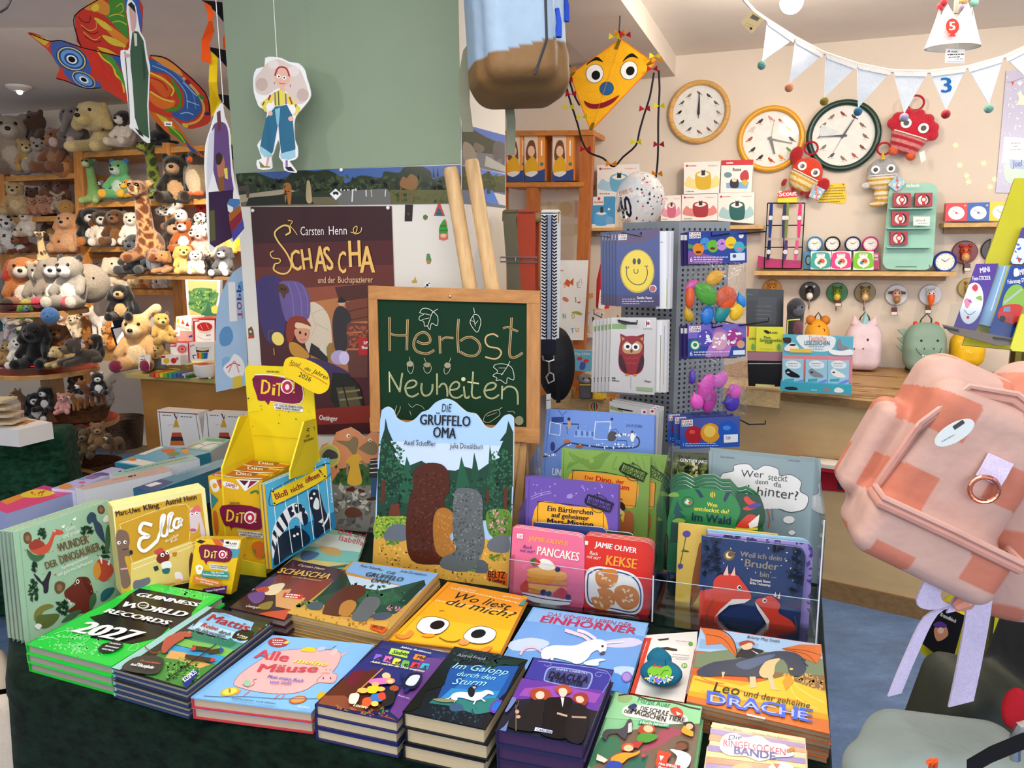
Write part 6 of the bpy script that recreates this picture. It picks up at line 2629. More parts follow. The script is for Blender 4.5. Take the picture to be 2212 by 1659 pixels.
for q,c,lab in(('1600,140 1768,138 1762,280 1590,278','d81f2a','red square cube clock'),('1768,138 1942,132 1935,278 1762,280','1f5ab0','blue square cube clock'),('1942,132 2115,130 2108,276 1935,278','f0d01e','yellow square cube clock')):
 x=[tuple(map(float,p.split(',')))for p in q.split()]
 mx,my=sum(p[0]for p in x)/4,sum(p[1]for p in x)/4+8
 wbox('cube_clock',lab+' on the short wall shelf','clock',S0,q,.05,c,c,f"@y4\nE f4f2ee {mx},{my} 64 52\nE e0dcd4 {mx},{my} 60 48\nE f8f6f2 {mx},{my} 57 46\nL 222 3 {mx - 30},{my - 22} {mx},{my}\nL 222 3 {mx},{my} {mx + 26},{my + 8}\nE {c} {mx},{my} 10 8\nE f0c040 {mx + 68},{my - 58} 8",'square cube clocks','plastic','y4')
def hook(label,px,py,r,disc,kind,muzz,acc):
 pl=WALL.off(.002)
 c=pl.hit(px,py)
 k=pl.scale(px,py)*r
 t=thing('animal_hook',label,'wall hook',c-V((0,0,k)),'animal head wall hooks')
 mb=MB()
 mb.lathe(c,ND,[(0,.016),(k*.93,.015),(k,.01),(k,0)],disc,28)
 mb.build('disc','plastic',t,True)
 f=Pl(c,ND)
 q=lambda x,y,z:c+f.u*(x*k)+f.v*(y*k)+ND*(z*k+.012)
 mb=MB()
 RM=Matrix((f.u,ND,f.v)).transposed()
 mb.ball(q(0,.1,.25),(k*.42,k*.4,k*.5),muzz[0],RM)
 mb.build('animal_head','plastic',t,2)
 mb=MB()
 if kind=='beak':
  mb.tube([q(0,0,.5),q(0,-.6,.75),q(0,-1.2,.6)],[k*.34,k*.26,k*.04],muzz[1],12)
 else:
  mb.ball(q(0,-.4,.55),(k*.33,k*.38,k*.38),muzz[1],RM)
 mb.build('muzzle','plastic',t,2)
 for s in(-1,1):
  mb=MB()
  if kind=='horns':
   mb.tube([q(s*.25,.5,.2),q(s*.3,1.0,.3)],[k*.13,k*.03],acc,8)
  elif kind=='wide':
   mb.tube([q(s*.3,.25,.2),q(s*.75,.22,.2)],[k*.16,k*.1],acc,8)
  else:
   mb.ball(q(s*.36,.55,.2),k*.15,acc)
  mb.build('ear','plastic',t,2)
  mb=MB()
  mb.ball(q(s*.18,.2,.62),k*.06,'151515',None,5,8)
  mb.build('eye','plastic',t,2)
 mb=MB()
 mb.tube([q(0,-.6,.1),q(0,-1.5,.1),q(0,-1.75,.35),q(0,-1.6,.6)],.004,'8a7a70',6)
 mb.build('hook','metal',t)
 return t
hook('brown penguin-head wall hook above the leopard pack',1749,630,21,'3f382c','round',('2a2622','f4f2ec'),'f4f2ec')
hook('green crocodile-head wall hook',1808,632,21.5,'2a7a3f','round',('6a8a2a','d8c83a'),'4a7a2a')
hook('olive bear-head wall hook over the pink unicorn pack',1868,632,21.5,'8a7a4a','round',('a8905a','e8c088'),'6a5a34')
hook('white cow-head wall hook with side ears',1936,637,22.5,'d8dadc','wide',('d8a898','a87a4a'),'6a4a3c')
hook('white goose-head wall hook with a long orange beak',2009,637,22.5,'d4d8e0','beak',('e4e8ec','e8641c'),'e4e8ec')
hook('amber lion-head wall hook half hidden behind the black monitor',1668,624,20,'d8983a','round',('e0a040','e8c080'),'d88a2a')
hook('gold disc wall hook half hidden behind the sticker stand',2092,622,22,'b0964a','round',('b89a50','d8b870'),'8a6a34')
hook('dark red bear-head wall hook over the hook row',2083,545,25,'7a1f20','round',('b83f24','d8a060'),'a83020')
hook('dark donkey-head wall hook with upright ears',2146,540,25,'3a342a','horns',('8a8a80','f0eee8'),'e8e4dc')
for(px,py),lab in zip(((1811,653),(1932,672),(2005,668),(2090,577)),('under the green crocodile hook','under the white cow hook','beside the orange goose beak','under the dark red bear hook')):
 slab('paper_tag','small dark-red and white tag '+lab,'tag',WALL.off(.05),[(px-7,py-8),(px+6,py-8),(px+7,py+9),(px-6,py+9)],.001,'5a2a20',None,f"P e8e0d4 {px - 6},{py + 2} {px + 6},{py + 2} {px + 6},{py + 8} {px - 6},{py + 8}",'gloss',None,'tag_print')
def mini_pack(label,px0,py0,px1,py1,body,kind,spec,flap=None):
 pl=WALL.off(.16)
 A,B=pl.hit(px0,py1),pl.hit(px1,py0)
 c=(A+B)/2
 w,h=abs((B-A).dot(pl.u)),B.z-A.z
 t=thing('kids_backpack',label,'backpack',(c.x,c.y,A.z),'animal backpacks on the hooks')
 pr=[('b',(0,.0,h*.42),(w*.5,.075,h*.42),0,.05),('b',(0,.0,h*.62),(w*.44,.065,h*.38),0,.06),('b',(0,-.05,h*.3),(w*.44,.05,h*.3),0,.04)]
 vs,q,rg=sdf_mesh(pr,50,.03)
 Rm=np.array(Matrix.Rotation(math.radians(-19.8),3,'Z'))
 cols=np.tile(lin(body),(len(vs),1))
 o=soft_object('body',vs@Rm.T,q,cols,'nylon',t)
 Rz=Matrix.Rotation(math.radians(-19.8),3,'Z')
 W=lambda x,y,z:V((c.x,c.y,A.z))+Rz@V((x*w,y,z*h))
 mb=MB()
 mb.tube([W(-.14,.02,.97),W(-.12,.0,1.08),W(0,0,1.2),W(.12,0,1.08),W(.14,.02,.97)],.004,'5a5650',6)
 mb.build('hanging_loop','fabric',t)
 for s in(-1,1):
  mb=MB()
  if kind=='dragon':
   mb.tube([W(s*.24,.0,.93),W(s*.27,0,1.02)],[.018,.008],'d8402a',8)
  elif kind=='unicorn':
   mb.tube([W(s*.24,0,.95),W(s*.3,0,1.12)],[.03,.005],'dcc4cc',8)
  else:
   mb.ball(W(s*.32,0,.97),.025,'d89a2a' if kind!='leo' else 'c87a2a')
  mb.build('ear','nylon',t,True)
  mb=MB()
  mb.ribbon([W(s*.3,.05,.1),W(s*.32,.06,-.1),W(s*.26,.05,-.3)],.025,Rz@V((1,0,0)),'3f5a5a' if kind=='dragon' else '6a6460',.004)
  mb.build('strap','fabric',t)
 if kind=='unicorn':
  mb=MB()
  mb.tube([W(0,-.02,.9),W(0,-.03,1.2)],[.025,.004],'9ac8d0',8)
  mb.build('horn','nylon',t,True)
 if kind=='dragon':
  for i,z in enumerate((.85,.68,.5)):
   mb=MB()
   mb.prism([W(-.48,0,z),W(-.46,0,z-.2),W(-.68,-.01,z-.02)],V((0,.01,0)),'8fae9f')
   mb.build('side_fin','nylon',t)
 mb=MB()
 f=Pl(W(0,-.115,.3),ND)
 art(mb,f,spec,.0015)
 if mb.f:
  mb.build('face_print','fabric',t)
 return t
mini_pack('pale pink unicorn backpack hanging under the bear hook',1822,695,1907,792,'e2cdd8','unicorn',"""
@y4
E 3a3a4a 990,1205 9 11
E 6a5a6a 955,1275 6 9 30
E 6a5a6a 885,1275 6 9 -30
""")
mini_pack('sage green dragon backpack with a toothy smile',1948,698,2046,794,'86a394','dragon',"""
@y4
E 26303a 1407,1212 10
E 26303a 1535,1212 10
E 3a4a44 1430,1275 5 9
E 3a4a44 1505,1275 5 9
S 26303a 5 1365,1270 1390,1310 1440,1338 1500,1335 1545,1310 1565,1270
P f4f2ec 1410,1322 1422,1342 1430,1325
P f4f2ec 1432,1326 1442,1346 1450,1328
P f4f2ec 1455,1328 1464,1346 1472,1328
P f4f2ec 1478,1328 1486,1344 1494,1324
P f4f2ec 1498,1324 1508,1340 1514,1318
""")
mini_pack('yellow backpack with embroidered feather curves beside the dragon pack',2050,712,2128,785,'e8b818','bird',"""
@y4
S f4e890 4 1690,1205 1705,1225 1720,1205
S f4e890 4 1725,1215 1740,1235 1755,1215
S f4e890 4 1760,1225 1775,1245 1790,1225
S f4e890 4 1820,1245 1835,1265 1850,1245
S f4e890 4 1710,1250 1725,1268 1738,1250
S f4e890 4 1755,1275 1770,1295 1785,1275
S f4e890 4 1775,1290 1790,1308 1805,1290
""")
mini_pack('mustard leopard backpack half hidden behind the bookmark display',1738,690,1792,760,'e8a52a','leo',"""
@y4
S 3a2a1a 6 530,1075 545,1085 555,1075
S 3a2a1a 6 600,1095 615,1105 618,1090
S 3a2a1a 6 645,1115 655,1130 650,1140
S 3a2a1a 6 500,1070 510,1080
""")
# balloon stand, audio box cartons, wooden shelf unit
SPN=face(1460,700,2.62,0,0)
cN=V((SPN.o.x,SPN.o.y,0))
zt,zb_=SPN.hit(1460,478).z,.74
t=thing('balloon_stand','grey perforated metal spinner stand hung with balloon packs','display stand',cN+V((0,.1,0)))
LFT,RGT=V((-.17,.12,0)),V((.205,.12,0))
for d,hx in((LFT,-1),(RGT,1)):
 mb=MB()
 P=[cN.copy(),cN+d,cN+d+V((0,0,zt)),cN+V((0,0,zt))]
 P[0].z=P[1].z=zb_
 mb.prism(P,V((0,.004,0)),'8f979e')
 pn=mb.build('perforated_panel','plastic',t)
 mb=MB()
 n_=V((d.y,-d.x,0)).normalized()*(1 if hx>0 else-1)
 n_=n_ if n_.y<0 else-n_
 for i in range(9):
  for j in range(44):
   c=cN+d*((i+1)/10)+V((0,0,zt-.03-j*.017))+n_*.0006
   u=d.normalized()*.0042
   if c.z>zb_+.02:
    mb.face([c-u,c+u,c+u+V((0,0,.008)),c-u+V((0,0,.008))],'2c3136')
 mb.build('perforation_pattern','matte',pn)
mb=MB()
mb.tube([cN+V((0.02,.1,0)),cN+V((.02,.1,zb_+.02))],.025,'6a7076',10)
mb.build('post','metal',t)
PK=face(1380,600,2.42,-6,0)
PK2=face(1540,600,2.42,8,0)
def wire(a,b,pl):
 mb=MB()
 A,B=pl.hit(*a,.02),pl.hit(*b,.02)
 mb.tube([A+pl.n*-.16,A,B,B+V((0,0,.012))],.0025,'3a3d42',6)
 mb.build('hook','metal',t)
for a,b,p in(((1345,502),(1385,510),PK),((1290,508),(1318,512),PK),((1337,692),(1376,700),PK),((1283,678),(1300,686),PK),((1575,505),(1537,510),PK2),((1560,704),(1538,708),PK2),((1618,917),(1653,916),PK2),((1600,505),(1655,500),PK2),((1600,703),(1660,694),PK2)):
 wire(a,b,p)
G_='balloon packs on the stand'
def pack(lab,pl,q,crop,c,spec,n,mv,under,bc='5a5660'):
 o=slab('balloon_pack',lab,'balloon pack',pl,q,.004,c,bc,spec,'gloss',G_,'pack_print',crop)
 for i in range(1,n):
  dup(o,V(mv)*i,0,f"{under}, {ORD[i]} one counted from the front",G_)
 return o
pack('navy foil balloon pack with a yellow smiling face',PK,'990,400 1362,370 1362,1035 992,1035','y3','23397f',"""
@y3
P 3a2a5a 992,940 1362,935 1362,1035 992,1035
P 4a2f60 1000,405 1360,375 1360,430 1200,500 1000,500
P f4f4f4 1008,420 1085,415 1082,465 1008,470
T d84a3a b 18 1012,440 1080,436 KARA
T 222 b 18 1012,464 1080,460 LOON
E c8a820 1172,735 146 186
E f0d226 1172,732 136 174
E 222 1146,650 15 27
E 222 1186,650 15 27
S 222 7 1080,690 1085,780 1130,835 1180,850 1230,830 1258,760 1250,690
S 222 6 1070,700 1090,710 1102,690
S 222 6 1235,685 1250,697 1262,685
S 222 6 1145,715 1145,745 1165,752 1178,740 1175,715
E e8e0d8 1305,882 32
E b85a5a 1303,884 26
T e8e4f0 b 22 1168,972 1297,972 Smile Face
Q b8b4d0 6 1042,975 1160,975
Q b8b4d0 8 1042,995 1310,995
Q b8b4d0 7 1042,1014 1200,1014
""",6,(-.008,.014,0),'navy foil balloon pack behind the smiling face one')
pack('pale grey foil balloon pack standing just behind the smiling face pack',PK.off(-.012),'1330,392 1465,392 1452,1055 1330,1055','y3','d8d4d8',"""
@y3
P f0eef0 1365,395 1420,395 1420,1050 1365,1050
L b8b4b8 4 1440,400 1430,1050
L 9ab83a 5 1425,800 1420,1040
Q 555 6 1368,490 1390,490
""",2,(.009,.012,0),'pale grey foil balloon pack beside the smiling face one')
pack('white foil balloon pack with a red owl',PK,'950,1128 1335,1130 1318,1790 930,1760','y3','d8d4d2',"""
@y3
P 8fb070 955,1182 1080,1182 1080,1228 955,1228
P 2a2a2a 1000,1150 1060,1165 1175,1170 1170,1190 1060,1190 1010,1172
P f4f4f4 1240,1150 1282,1150 1282,1210 1240,1210
E c8283a 1266,1180 12 16
P 222 1246,1155 1254,1155 1254,1205 1246,1205
Q 333 5 1222,1230 1302,1230
P 8a2430 1025,1265 1080,1290 1160,1290 1232,1268 1222,1380 1035,1380
B 9a2a34 1030,1330 1080,1290 1170,1290 1225,1340 1228,1450 1225,1550 1180,1610 1080,1612 1020,1560 1012,1450
P d89a50 1035,1290 1065,1310 1045,1330
P d89a50 1225,1290 1195,1310 1215,1330
B c89a68 1045,1380 1080,1330 1125,1360 1170,1330 1215,1370 1190,1430 1125,1440 1060,1430
E fff 1088,1375 32
E fff 1158,1380 32
E 111 1090,1378 16
E 111 1158,1382 16
E 6a3a2a 1122,1415 10 14
B 4a2028 1012,1470 1040,1450 1085,1590 1060,1595 1020,1540
B 4a2028 1230,1480 1205,1455 1165,1600 1190,1590 1222,1550
S b84a4a 5 1070,1470 1090,1485 1110,1470 1130,1485 1150,1470 1180,1480
S b84a4a 5 1080,1510 1100,1525 1120,1510 1140,1525 1165,1512
E e88a2a 1085,1620 20 10
E e88a2a 1150,1622 20 10
L 888 3 1118,1630 1116,1740
T 222 b 14 955,1650 985,1650 Foil
@y5
T 222 b 15 955,72 985,75 Foil
T 222 b 15 955,92 1018,97 Balloon
T 222 b 15 1232,98 1288,103 Shape
P 9fb88a 1165,140 1305,150 1305,182 1165,172
""",6,(-.010,.014,-.003),'grey foil balloon pack behind the owl pack','6a6462')
pack('pale foil balloon pack standing just behind the owl pack',PK.off(-.012),'1300,1150 1432,1150 1420,1770 1300,1770','y3','dcd8d6',"@y3\nP f0eeec 1340,1155 1385,1155 1375,1760 1335,1760\nL 8a8450 6 1372,1280 1365,1760\nL 9aa8c0 5 1405,1200 1395,1700",2,(.009,.012,0),'pale foil balloon pack beside the owl pack')
pack('lowest silver-grey foil balloon pack, just over the blue pipeline book',PK.off(-.01),'935,262 1360,338 1330,900 930,860','y5','cfcbc8',"""
@y5
P 8fa070 940,300 1050,335 1048,358 940,330
P 222 1000,318 1060,330 1135,345 1130,355 1010,335
P f0f0f0 1205,330 1250,335 1250,385 1205,378
P f0f0f0 1280,325 1318,330 1318,380 1280,372
E c8283a 1232,356 12
E c8283a 1300,350 12
""",3,(.010,.012,.003),'lower silver-grey foil balloon pack')
def balloon_bag(lab,hq,bq,crop,spec,cols,dots,n,under,seed):
 pl=PK2
 tt=thing('balloon_bag',lab,'balloon bag',pl.hit(*pxs(bq,crop)[2]),'bagged balloon packs on the stand')
 mb=MB()
 P=[pl.hit(*p,.008)for p in pxs(hq,crop)]
 mb.prism(P,pl.n*-.002,'2f4a9a')
 h=mb.build('header_card','gloss',tt)
 mb=MB()
 art(mb,pl.off(.008),spec,clip=pxs(hq,crop))
 mb.build('header_print','gloss',h)
 B=[pl.hit(*p,-.005)for p in pxs(bq,crop)]
 mb=MB()
 G1,G2=[],[]
 for i in range(11):
  r1,r2=[],[]
  for j in range(9):
   p=B[0].lerp(B[1],j/8).lerp(B[3].lerp(B[2],j/8),i/10)
   b=.04*math.sin(math.pi*j/8)**.6*math.sin(math.pi*min(1,i/10+.12))**.6
   r1.append(p+pl.n*b)
   r2.append(p-pl.n*b*.6)
  G1.append(r1)
  G2.append(r2)
 mb.grid(G1,'fff')
 mb.grid(G2,'fff')
 mb.build('plastic_bag','bag',tt,2)
 rnd=random.Random(seed)
 for k_,(c,x,y,rx,ry,an)in enumerate(cols):
  ox,oy,s_=CROP[crop]
  p=pl.hit(ox+x*s_,oy+y*s_,.006+.004*(k_%3))
  m_=pl.scale(1540,640)*s_
  RM=Matrix((pl.u,-pl.n,pl.v)).transposed()@Matrix.Rotation(math.radians(-an),3,'Y')
  L=[('e',(0,0,0),(rx*m_,.012,ry*m_),0),('c',(0,0,ry*m_*.6),(0,0,ry*m_*1.35),0,ry*m_*.22,ry*m_*.1)]
  vs,q,rg=sdf_mesh(L,30,.008)
  vs=vs@np.array(RM).T
  cl=np.tile(lin(c),(len(vs),1))
  if dots:
   dd=np.array([[rnd.uniform(-1,1)*rx*m_,rnd.uniform(-1,1)*ry*m_]for _ in range(9)])
  o=soft_object('balloon',vs,q,cl,'latex',tt,p-wloc(tt))
  if dots:
   mb=MB()
   for a,b in dd:
    e=1-(a/(rx*m_))**2-(b/(ry*m_))**2
    if e>.05:
     mb.ball(p+RM@V((a,-.012*math.sqrt(e),b)),(.0045,.0045,.0055),'f4eef4',None,4,6)
   if mb.f:
    mb.build('heart_pattern','latex',o,2)
 for i in range(1,n):
  slab('balloon_pack',f"{under}, {ORD[i]} one counted from the front",'balloon pack',pl.off(.008-.014*i),[(CROP[crop][0]+(a-(26 if dots else 22)*i*1.4)*CROP[crop][2],CROP[crop][1]+(b+8*i)*CROP[crop][2])for a,b in pxs(hq)],.002,'3a2f6a','2a2450',f"@{crop}\nP f4f4f4 {pxs(hq)[0][0] - 30 * i},{pxs(hq)[0][1] + 30} {pxs(hq)[0][0] - 5},{pxs(hq)[0][1] + 30} {pxs(hq)[0][0] - 5},{pxs(hq)[0][1] + 75} {pxs(hq)[0][0] - 30 * i},{pxs(hq)[0][1] + 75}",'gloss',G_,'pack_print')
 return tt
balloon_bag('clear bag of mixed balloons under a blue card with animal faces','1602,395 2106,385 2106,662 1606,672','1606,660 2100,655 2098,1168 1575,1178','y3',"""
@y3
P 8a5aa0 1606,560 1900,620 1900,672 1606,672
P 5a9a4a 1606,500 1680,520 2106,520 2106,540 1606,540
P f4f4f4 1615,402 1712,400 1712,452 1615,456
T d84a3a b 18 1620,424 1708,420 KARA
T 222 b 20 1620,450 1708,446 LOON
E 4a90d0 1750,500 44 54
E e88a2a 1693,545 48 52
E 6ab83a 1817,520 48 54
E c88ad8 1893,508 44 50
E f0d02a 1970,490 48 52
E 4ab0c0 2040,528 46 48
E 5a2a10 1693,572 24 12
E 7a2020 1815,540 22 12
E e0902a 1972,510 24 10
D 222 10 1680,490 1990,520 5
E e87aa0 2040,545 20 14
E f4f4f0 2058,430 22 24
P dfe8f4 1965,580 2090,575 2090,640 1965,645
E 3a5a7a 2000,605 16 16
T f4f4f8 n 40 1620,655 1645,655 6
Q d8d8ec 9 1655,620 1950,618
Q d8d8ec 9 1655,640 1900,638
Q c8c8dc 6 1655,658 1860,655
""",(('f0b02a',1830,790,60,80,-60),('5ab03a',1760,930,80,120,50),('e8602a',1930,960,95,100,170),('2a7ad0',1770,1110,85,55,80),('1f8a8a',1900,1080,100,60,60),('f0c020',2020,1080,80,55,65),('c8a020',1610,1110,40,60,20),('e05a2a',1620,960,40,90,0),('2a8ad8',2060,990,40,60,20),('c85a9a',1640,850,40,60,120)),False,3,'blue balloon header card behind the animal face one',3)
balloon_bag('clear bag of pink and violet balloons under a card with heart balloons','1603,1190 2100,1180 2096,1460 1603,1470','1600,1455 2100,1450 2110,1960 1570,1975','y3',"""
@y3
P 7a6ac0 1603,1190 2100,1180 2096,1300 1603,1310
P b87ac0 1850,1190 2000,1300 1950,1460 1750,1465
P f4f4f4 1615,1205 1712,1200 1712,1250 1615,1256
T d84a3a b 18 1620,1226 1708,1222 KARA
T 222 b 20 1620,1250 1708,1246 LOON
E 5a4ab0 1752,1305 66 74
E d8a0b8 1875,1330 66 78
E a83a8a 2003,1300 66 76
D fff 12 1700,1250 1800,1360 10
D fff 12 1825,1280 1925,1390 10
D fff 12 1950,1245 2050,1360 10
E 2a8a5a 1665,1365 46
E e8f0e8 1665,1365 34
E 2a8a5a 1665,1362 18
P e0ecf4 1990,1410 2090,1406 2090,1445 1990,1448
E d8a07a 2055,1358 34
T f4f4f8 n 36 1618,1455 1645,1455 6
Q d8d8ec 9 1655,1430 1960,1425
Q d8d8ec 9 1655,1452 1800,1450
""",(('e85ac0',1760,1720,120,70,70),('e070c8',1880,1660,80,60,60),('d85ab8',2000,1760,70,60,100),('b83a9a',1790,1840,110,60,75),('4a34a8',1980,1850,85,70,90),('e85ac0',1680,1850,60,70,20),('5a40b0',1640,1640,30,60,0)),True,3,'violet balloon header card behind the heart one',5)
pack('balloon card with a red, a golden and a blue ball, lowest on the stand',PK2,'1535,415 2050,390 2045,652 1540,670','y5','4a5aa8',"""
@y5
P 2a5ab8 1540,560 2045,540 2045,652 1540,670
P f4f4f4 1550,425 1645,420 1645,475 1550,480
T d84a3a b 18 1555,448 1640,444 KARA
T 222 b 20 1555,474 1640,470 LOON
E b81f28 1655,552 76
E e8554a 1640,525 26 18
E e8a020 1795,535 84
E f8d060 1790,520 50
E 1f5ac0 1945,515 84
E 4a90e0 1935,490 34 20
P f4f6f8 1910,550 2030,545 2030,612 1910,618
T 1f3a7a b 26 1925,592 1968,590 TÜV
T f4f4f8 n 26 1560,645 1572,645 1
Q d8d8ec 7 1580,630 1840,626
Q d8d8ec 7 1580,648 1860,644
""",3,(-.018,.014,.006),'blue ball balloon card behind the lowest one')
bp=at(1383,432,2.75)
rb=52*2.75/FPX
t=thing('party_balloon','clear confetti balloon with a big number for a birthday above the stand','balloon',bp-V((0,0,rb*1.15)))
mb=MB()
mb.ball(bp,(rb,rb,rb*1.12),'f4f4f4',None,16,24)
mb.build('skin','film',t,2)
mb=MB()
rnd=random.Random(4)
for i in range(230):
 a,z=rnd.uniform(0,6.28),rnd.uniform(-.9,.95)
 s_=math.sqrt(1-z*z)
 d=V((s_*math.cos(a),s_*math.sin(a),z))
 if d.x<-.35 and d.y<.2:
  continue
 c=bp+V((d.x*rb,d.y*rb,d.z*rb*1.12))*1.005
 u=d.orthogonal().normalized()
 w2=d.cross(u)
 r=rnd.uniform(.0018,.0045)
 mb.face([c+(u*math.cos(q)+w2*math.sin(q))*r for q in(0,1.05,2.1,3.14,4.2,5.25)],rnd.choice(['b03040','2a3a5a','f8f8f8','3a7a8a','222','f8f8f8','c8506a','2a2a2a']))
mb.build('confetti_pattern','gloss',t)
mb=MB()
art(mb,face(1383,432,2.7,0,0),"""
@y3
T 1a1f3a b 180 1016,290 1138,268 40
T c8803a bh 36 1022,92 1135,58 CHEERS TO
T c8803a bh 34 1040,328 1118,312 YEARS
""")
for i,p in enumerate(mb.v):
 d=(V(p)-EYE).normalized()
 oc=EYE-bp
 S_=V((1/rb,1/rb,1/(rb*1.12)))
 D_,O_=V((d.x*S_.x,d.y*S_.y,d.z*S_.z)),V((oc.x*S_.x,oc.y*S_.y,oc.z*S_.z))
 b=D_.dot(O_)/D_.dot(D_)
 c=(O_.dot(O_)-1.01)/D_.dot(D_)
 mb.v[i]=tuple(EYE+d*(-b-math.sqrt(max(0,b*b-c))))
mb.build('number_print','gloss',t)
mb=MB()
mb.tube([bp-V((0,0,rb*1.12)),bp-V((0,0,rb*1.3)),cN+V((0,.05,zt))],[.008,.003,.0015],'d8d8d8',6)
mb.build('stem','plastic',t)
SB_=WALL.off(.14)
def audio(lab,q,crop,cube,wave,hdr=None,x=None,group='audio box cartons'):
 P=pxs(q)
 x0,x1,y0,y1=P[0][0],P[1][0],P[0][1],P[2][1]
 w_,h_=x1-x0,y1-y0
 X=lambda f:x0+w_*f
 Y=lambda f:y0+h_*f
 sp=f"@{crop}\nB {wave} {X(.02)},{Y(.75)} {X(.12)},{Y(.45)} {X(.25)},{Y(.55)} {X(.4)},{Y(.5)} {X(.75)},{Y(.55)} {X(.88)},{Y(.42)} {X(.98)},{Y(.7)} {X(.7)},{Y(.85)} {X(.3)},{Y(.85)}\nB {cube} {X(.3)},{Y(.5)} {X(.35)},{Y(.33)} {X(.55)},{Y(.27)} {X(.72)},{Y(.36)} {X(.72)},{Y(.78)} {X(.6)},{Y(.88)} {X(.36)},{Y(.84)}\nB f0ece8 {X(.35)},{Y(.4)} {X(.52)},{Y(.3)} {X(.68)},{Y(.38)} {X(.52)},{Y(.48)}\nP 2a2426 {X(.47)},{Y(.42)} {X(.48)},{Y(.22)} {X(.5)},{Y(.26)} {X(.55)},{Y(.26)} {X(.57)},{Y(.2)} {X(.57)},{Y(.42)}\nT c83038 b {h_ * .06} {X(.12)},{Y(.14)} {X(.34)},{Y(.13)} tonies\nE c83038 {X(.08)},{Y(.115)} {w_ * .03} {h_ * .04}\nT c83038 n {h_ * .045} {X(.64)},{Y(.13)} {X(.92)},{Y(.12)} Toniebox 2\nQ 666 {h_ * .025} {X(.06)},{Y(.95)} {X(.3)},{Y(.95)}"
 if hdr:
  sp=f"@{crop}\n"+hdr
 return wbox('audio_carton',lab,'carton',SB_,q,.09,'f2eee8','e0d8cc',sp,group,'paper',crop)
audio('carton with a pale blue audio cube, stacked behind the confetti balloon','828,1410 1190,1397 1200,1670 828,1685','y1','6ab0d0','a8d0e8')
audio('carton with a yellow audio cube, upper row beside the travel set','1570,1385 1885,1375 1870,1650 1568,1655','y1','d8b02a','f0dc90')
audio('white travel set carton with a red top stripe, upper row','1890,1368 2162,1362 2145,1640 1880,1645','y1','','',"P c8242c 1890,1362 2165,1355 2163,1408 1890,1412\nT fff b 20 1932,1398 1990,1396 tonies\nT 222 b 30 1985,1462 2060,1460 Reise\nP 7ab0d8 1930,1560 2125,1550 2110,1610 1932,1605\nB b83038 2050,1490 2090,1450 2118,1470 2120,1530 2060,1540\nE e8b030 2090,1555 24\nB 2a2430 1965,1540 2000,1520 2035,1540 2030,1600 1970,1600\nE f0d8c0 2000,1535 22 18\nE 6a8a9a 1945,1492 34 24")
audio('blue-and-white carton with a light blue audio cube, lower row','722,100 985,95 980,362 725,365','y3','','',"P 4a9ad0 722,98 985,92 982,330 724,332\nP f2eee8 795,98 885,96 885,170 795,172\nT c83038 b 22 805,155 880,153 tonies\nE c83038 845,115 12 14\nB 5aa8e0 808,240 865,225 920,245 920,330 860,348 808,330\nB f0ece8 820,240 865,228 910,240 865,255\nP 3a3a4a 855,235 858,185 880,185 882,235\nE e8f4fc 750,135 22\nE 7ab0d8 935,300 34\nP d8402a 728,290 785,288 785,322 728,324\nE fff 930,205 10")
audio('carton with a rose audio cube, lower row beside the balloon','1375,92 1545,85 1545,305 1372,305','y3','d06a84','e8a0b0')
audio('carton with a dark red audio cube, lower row','1552,80 1858,74 1855,300 1548,302','y3','a83038','e08a84')
audio('carton with a dark teal audio cube, last in the lower row','1862,68 2172,60 2166,330 1858,302','y3','1f5f5c','a8ccd0')
audio('carton with a white audio cube on the lower shelf behind the owl pack','712,1065 870,1080 850,1300 705,1298','y3','e8e8e4','d8ccb8')
SU=WALL.off(.30)
t=thing('wooden_shelf_unit','open pine shelf unit between the pillar and the audio cartons','shelf unit',SU.hit(1200,900))
for q in('1256,280 1282,280 1256,900 1232,900','1137,400 1162,400 1160,900 1136,900','1085,285 1092,285 1092,900 1085,900'):
 mb=MB()
 mb.prism([SU.hit(*p)for p in pxs(q)],ND*-.05,'b86a30')
 mb.build('upright','woodv',t)
for q in('1088,282 1282,281 1282,292 1088,293','1088,394 1260,393 1260,403 1088,404','1088,640 1256,640 1256,650 1088,650','1088,838 1330,850 1330,862 1088,850'):
 mb=MB()
 mb.prism([SU.hit(*p,.01)for p in pxs(q)],ND*-.27,'c8803c')
 mb.build('shelf_board','wood',t)
for q,lab,s in(('50,1145 200,1140 200,1550 50,1552','orange reading game box nearest the pillar',0),('205,1138 382,1125 384,1545 210,1552','orange reading game box with a laughing girl, middle of the row',155),('448,1130 634,1118 640,1540 448,1546','orange reading game box with a girl, end of the row by the kite',398)):
 a=50+s
 wbox('game_box',lab,'game',SU.off(-.02),q,.12,'e8862a','d87a20',f"@y1\nP f0d8c0 {a},1140 {a + 118},1132 {a + 120},1548 {a},1552\nP 2f4a8a {a},1460 {a + 180},1440 {a + 180},1548 {a},1552\nB e8b020 {a + 10},1400 {a + 60},1330 {a + 110},1380 {a + 118},1470 {a + 60},1500 {a + 10},1490\nB 7a4a2a {a + 15},1300 {a + 40},1210 {a + 80},1200 {a + 100},1260 {a + 105},1360 {a + 70},1330 {a + 25},1370\nE f4c8a8 {a + 62},1290 30 46\nB e8e4dc {a + 10},1480 {a + 80},1460 {a + 118},1475 {a + 60},1510\nP f4a04a {a + 122},1140 {a + 178},1135 {a + 178},1440 {a + 124},1460\nL fff 12 {a + 150},1200 {a + 150},1330\nE 3a8a6a {a + 152},1400 16",'orange reading game boxes','paper','y1')
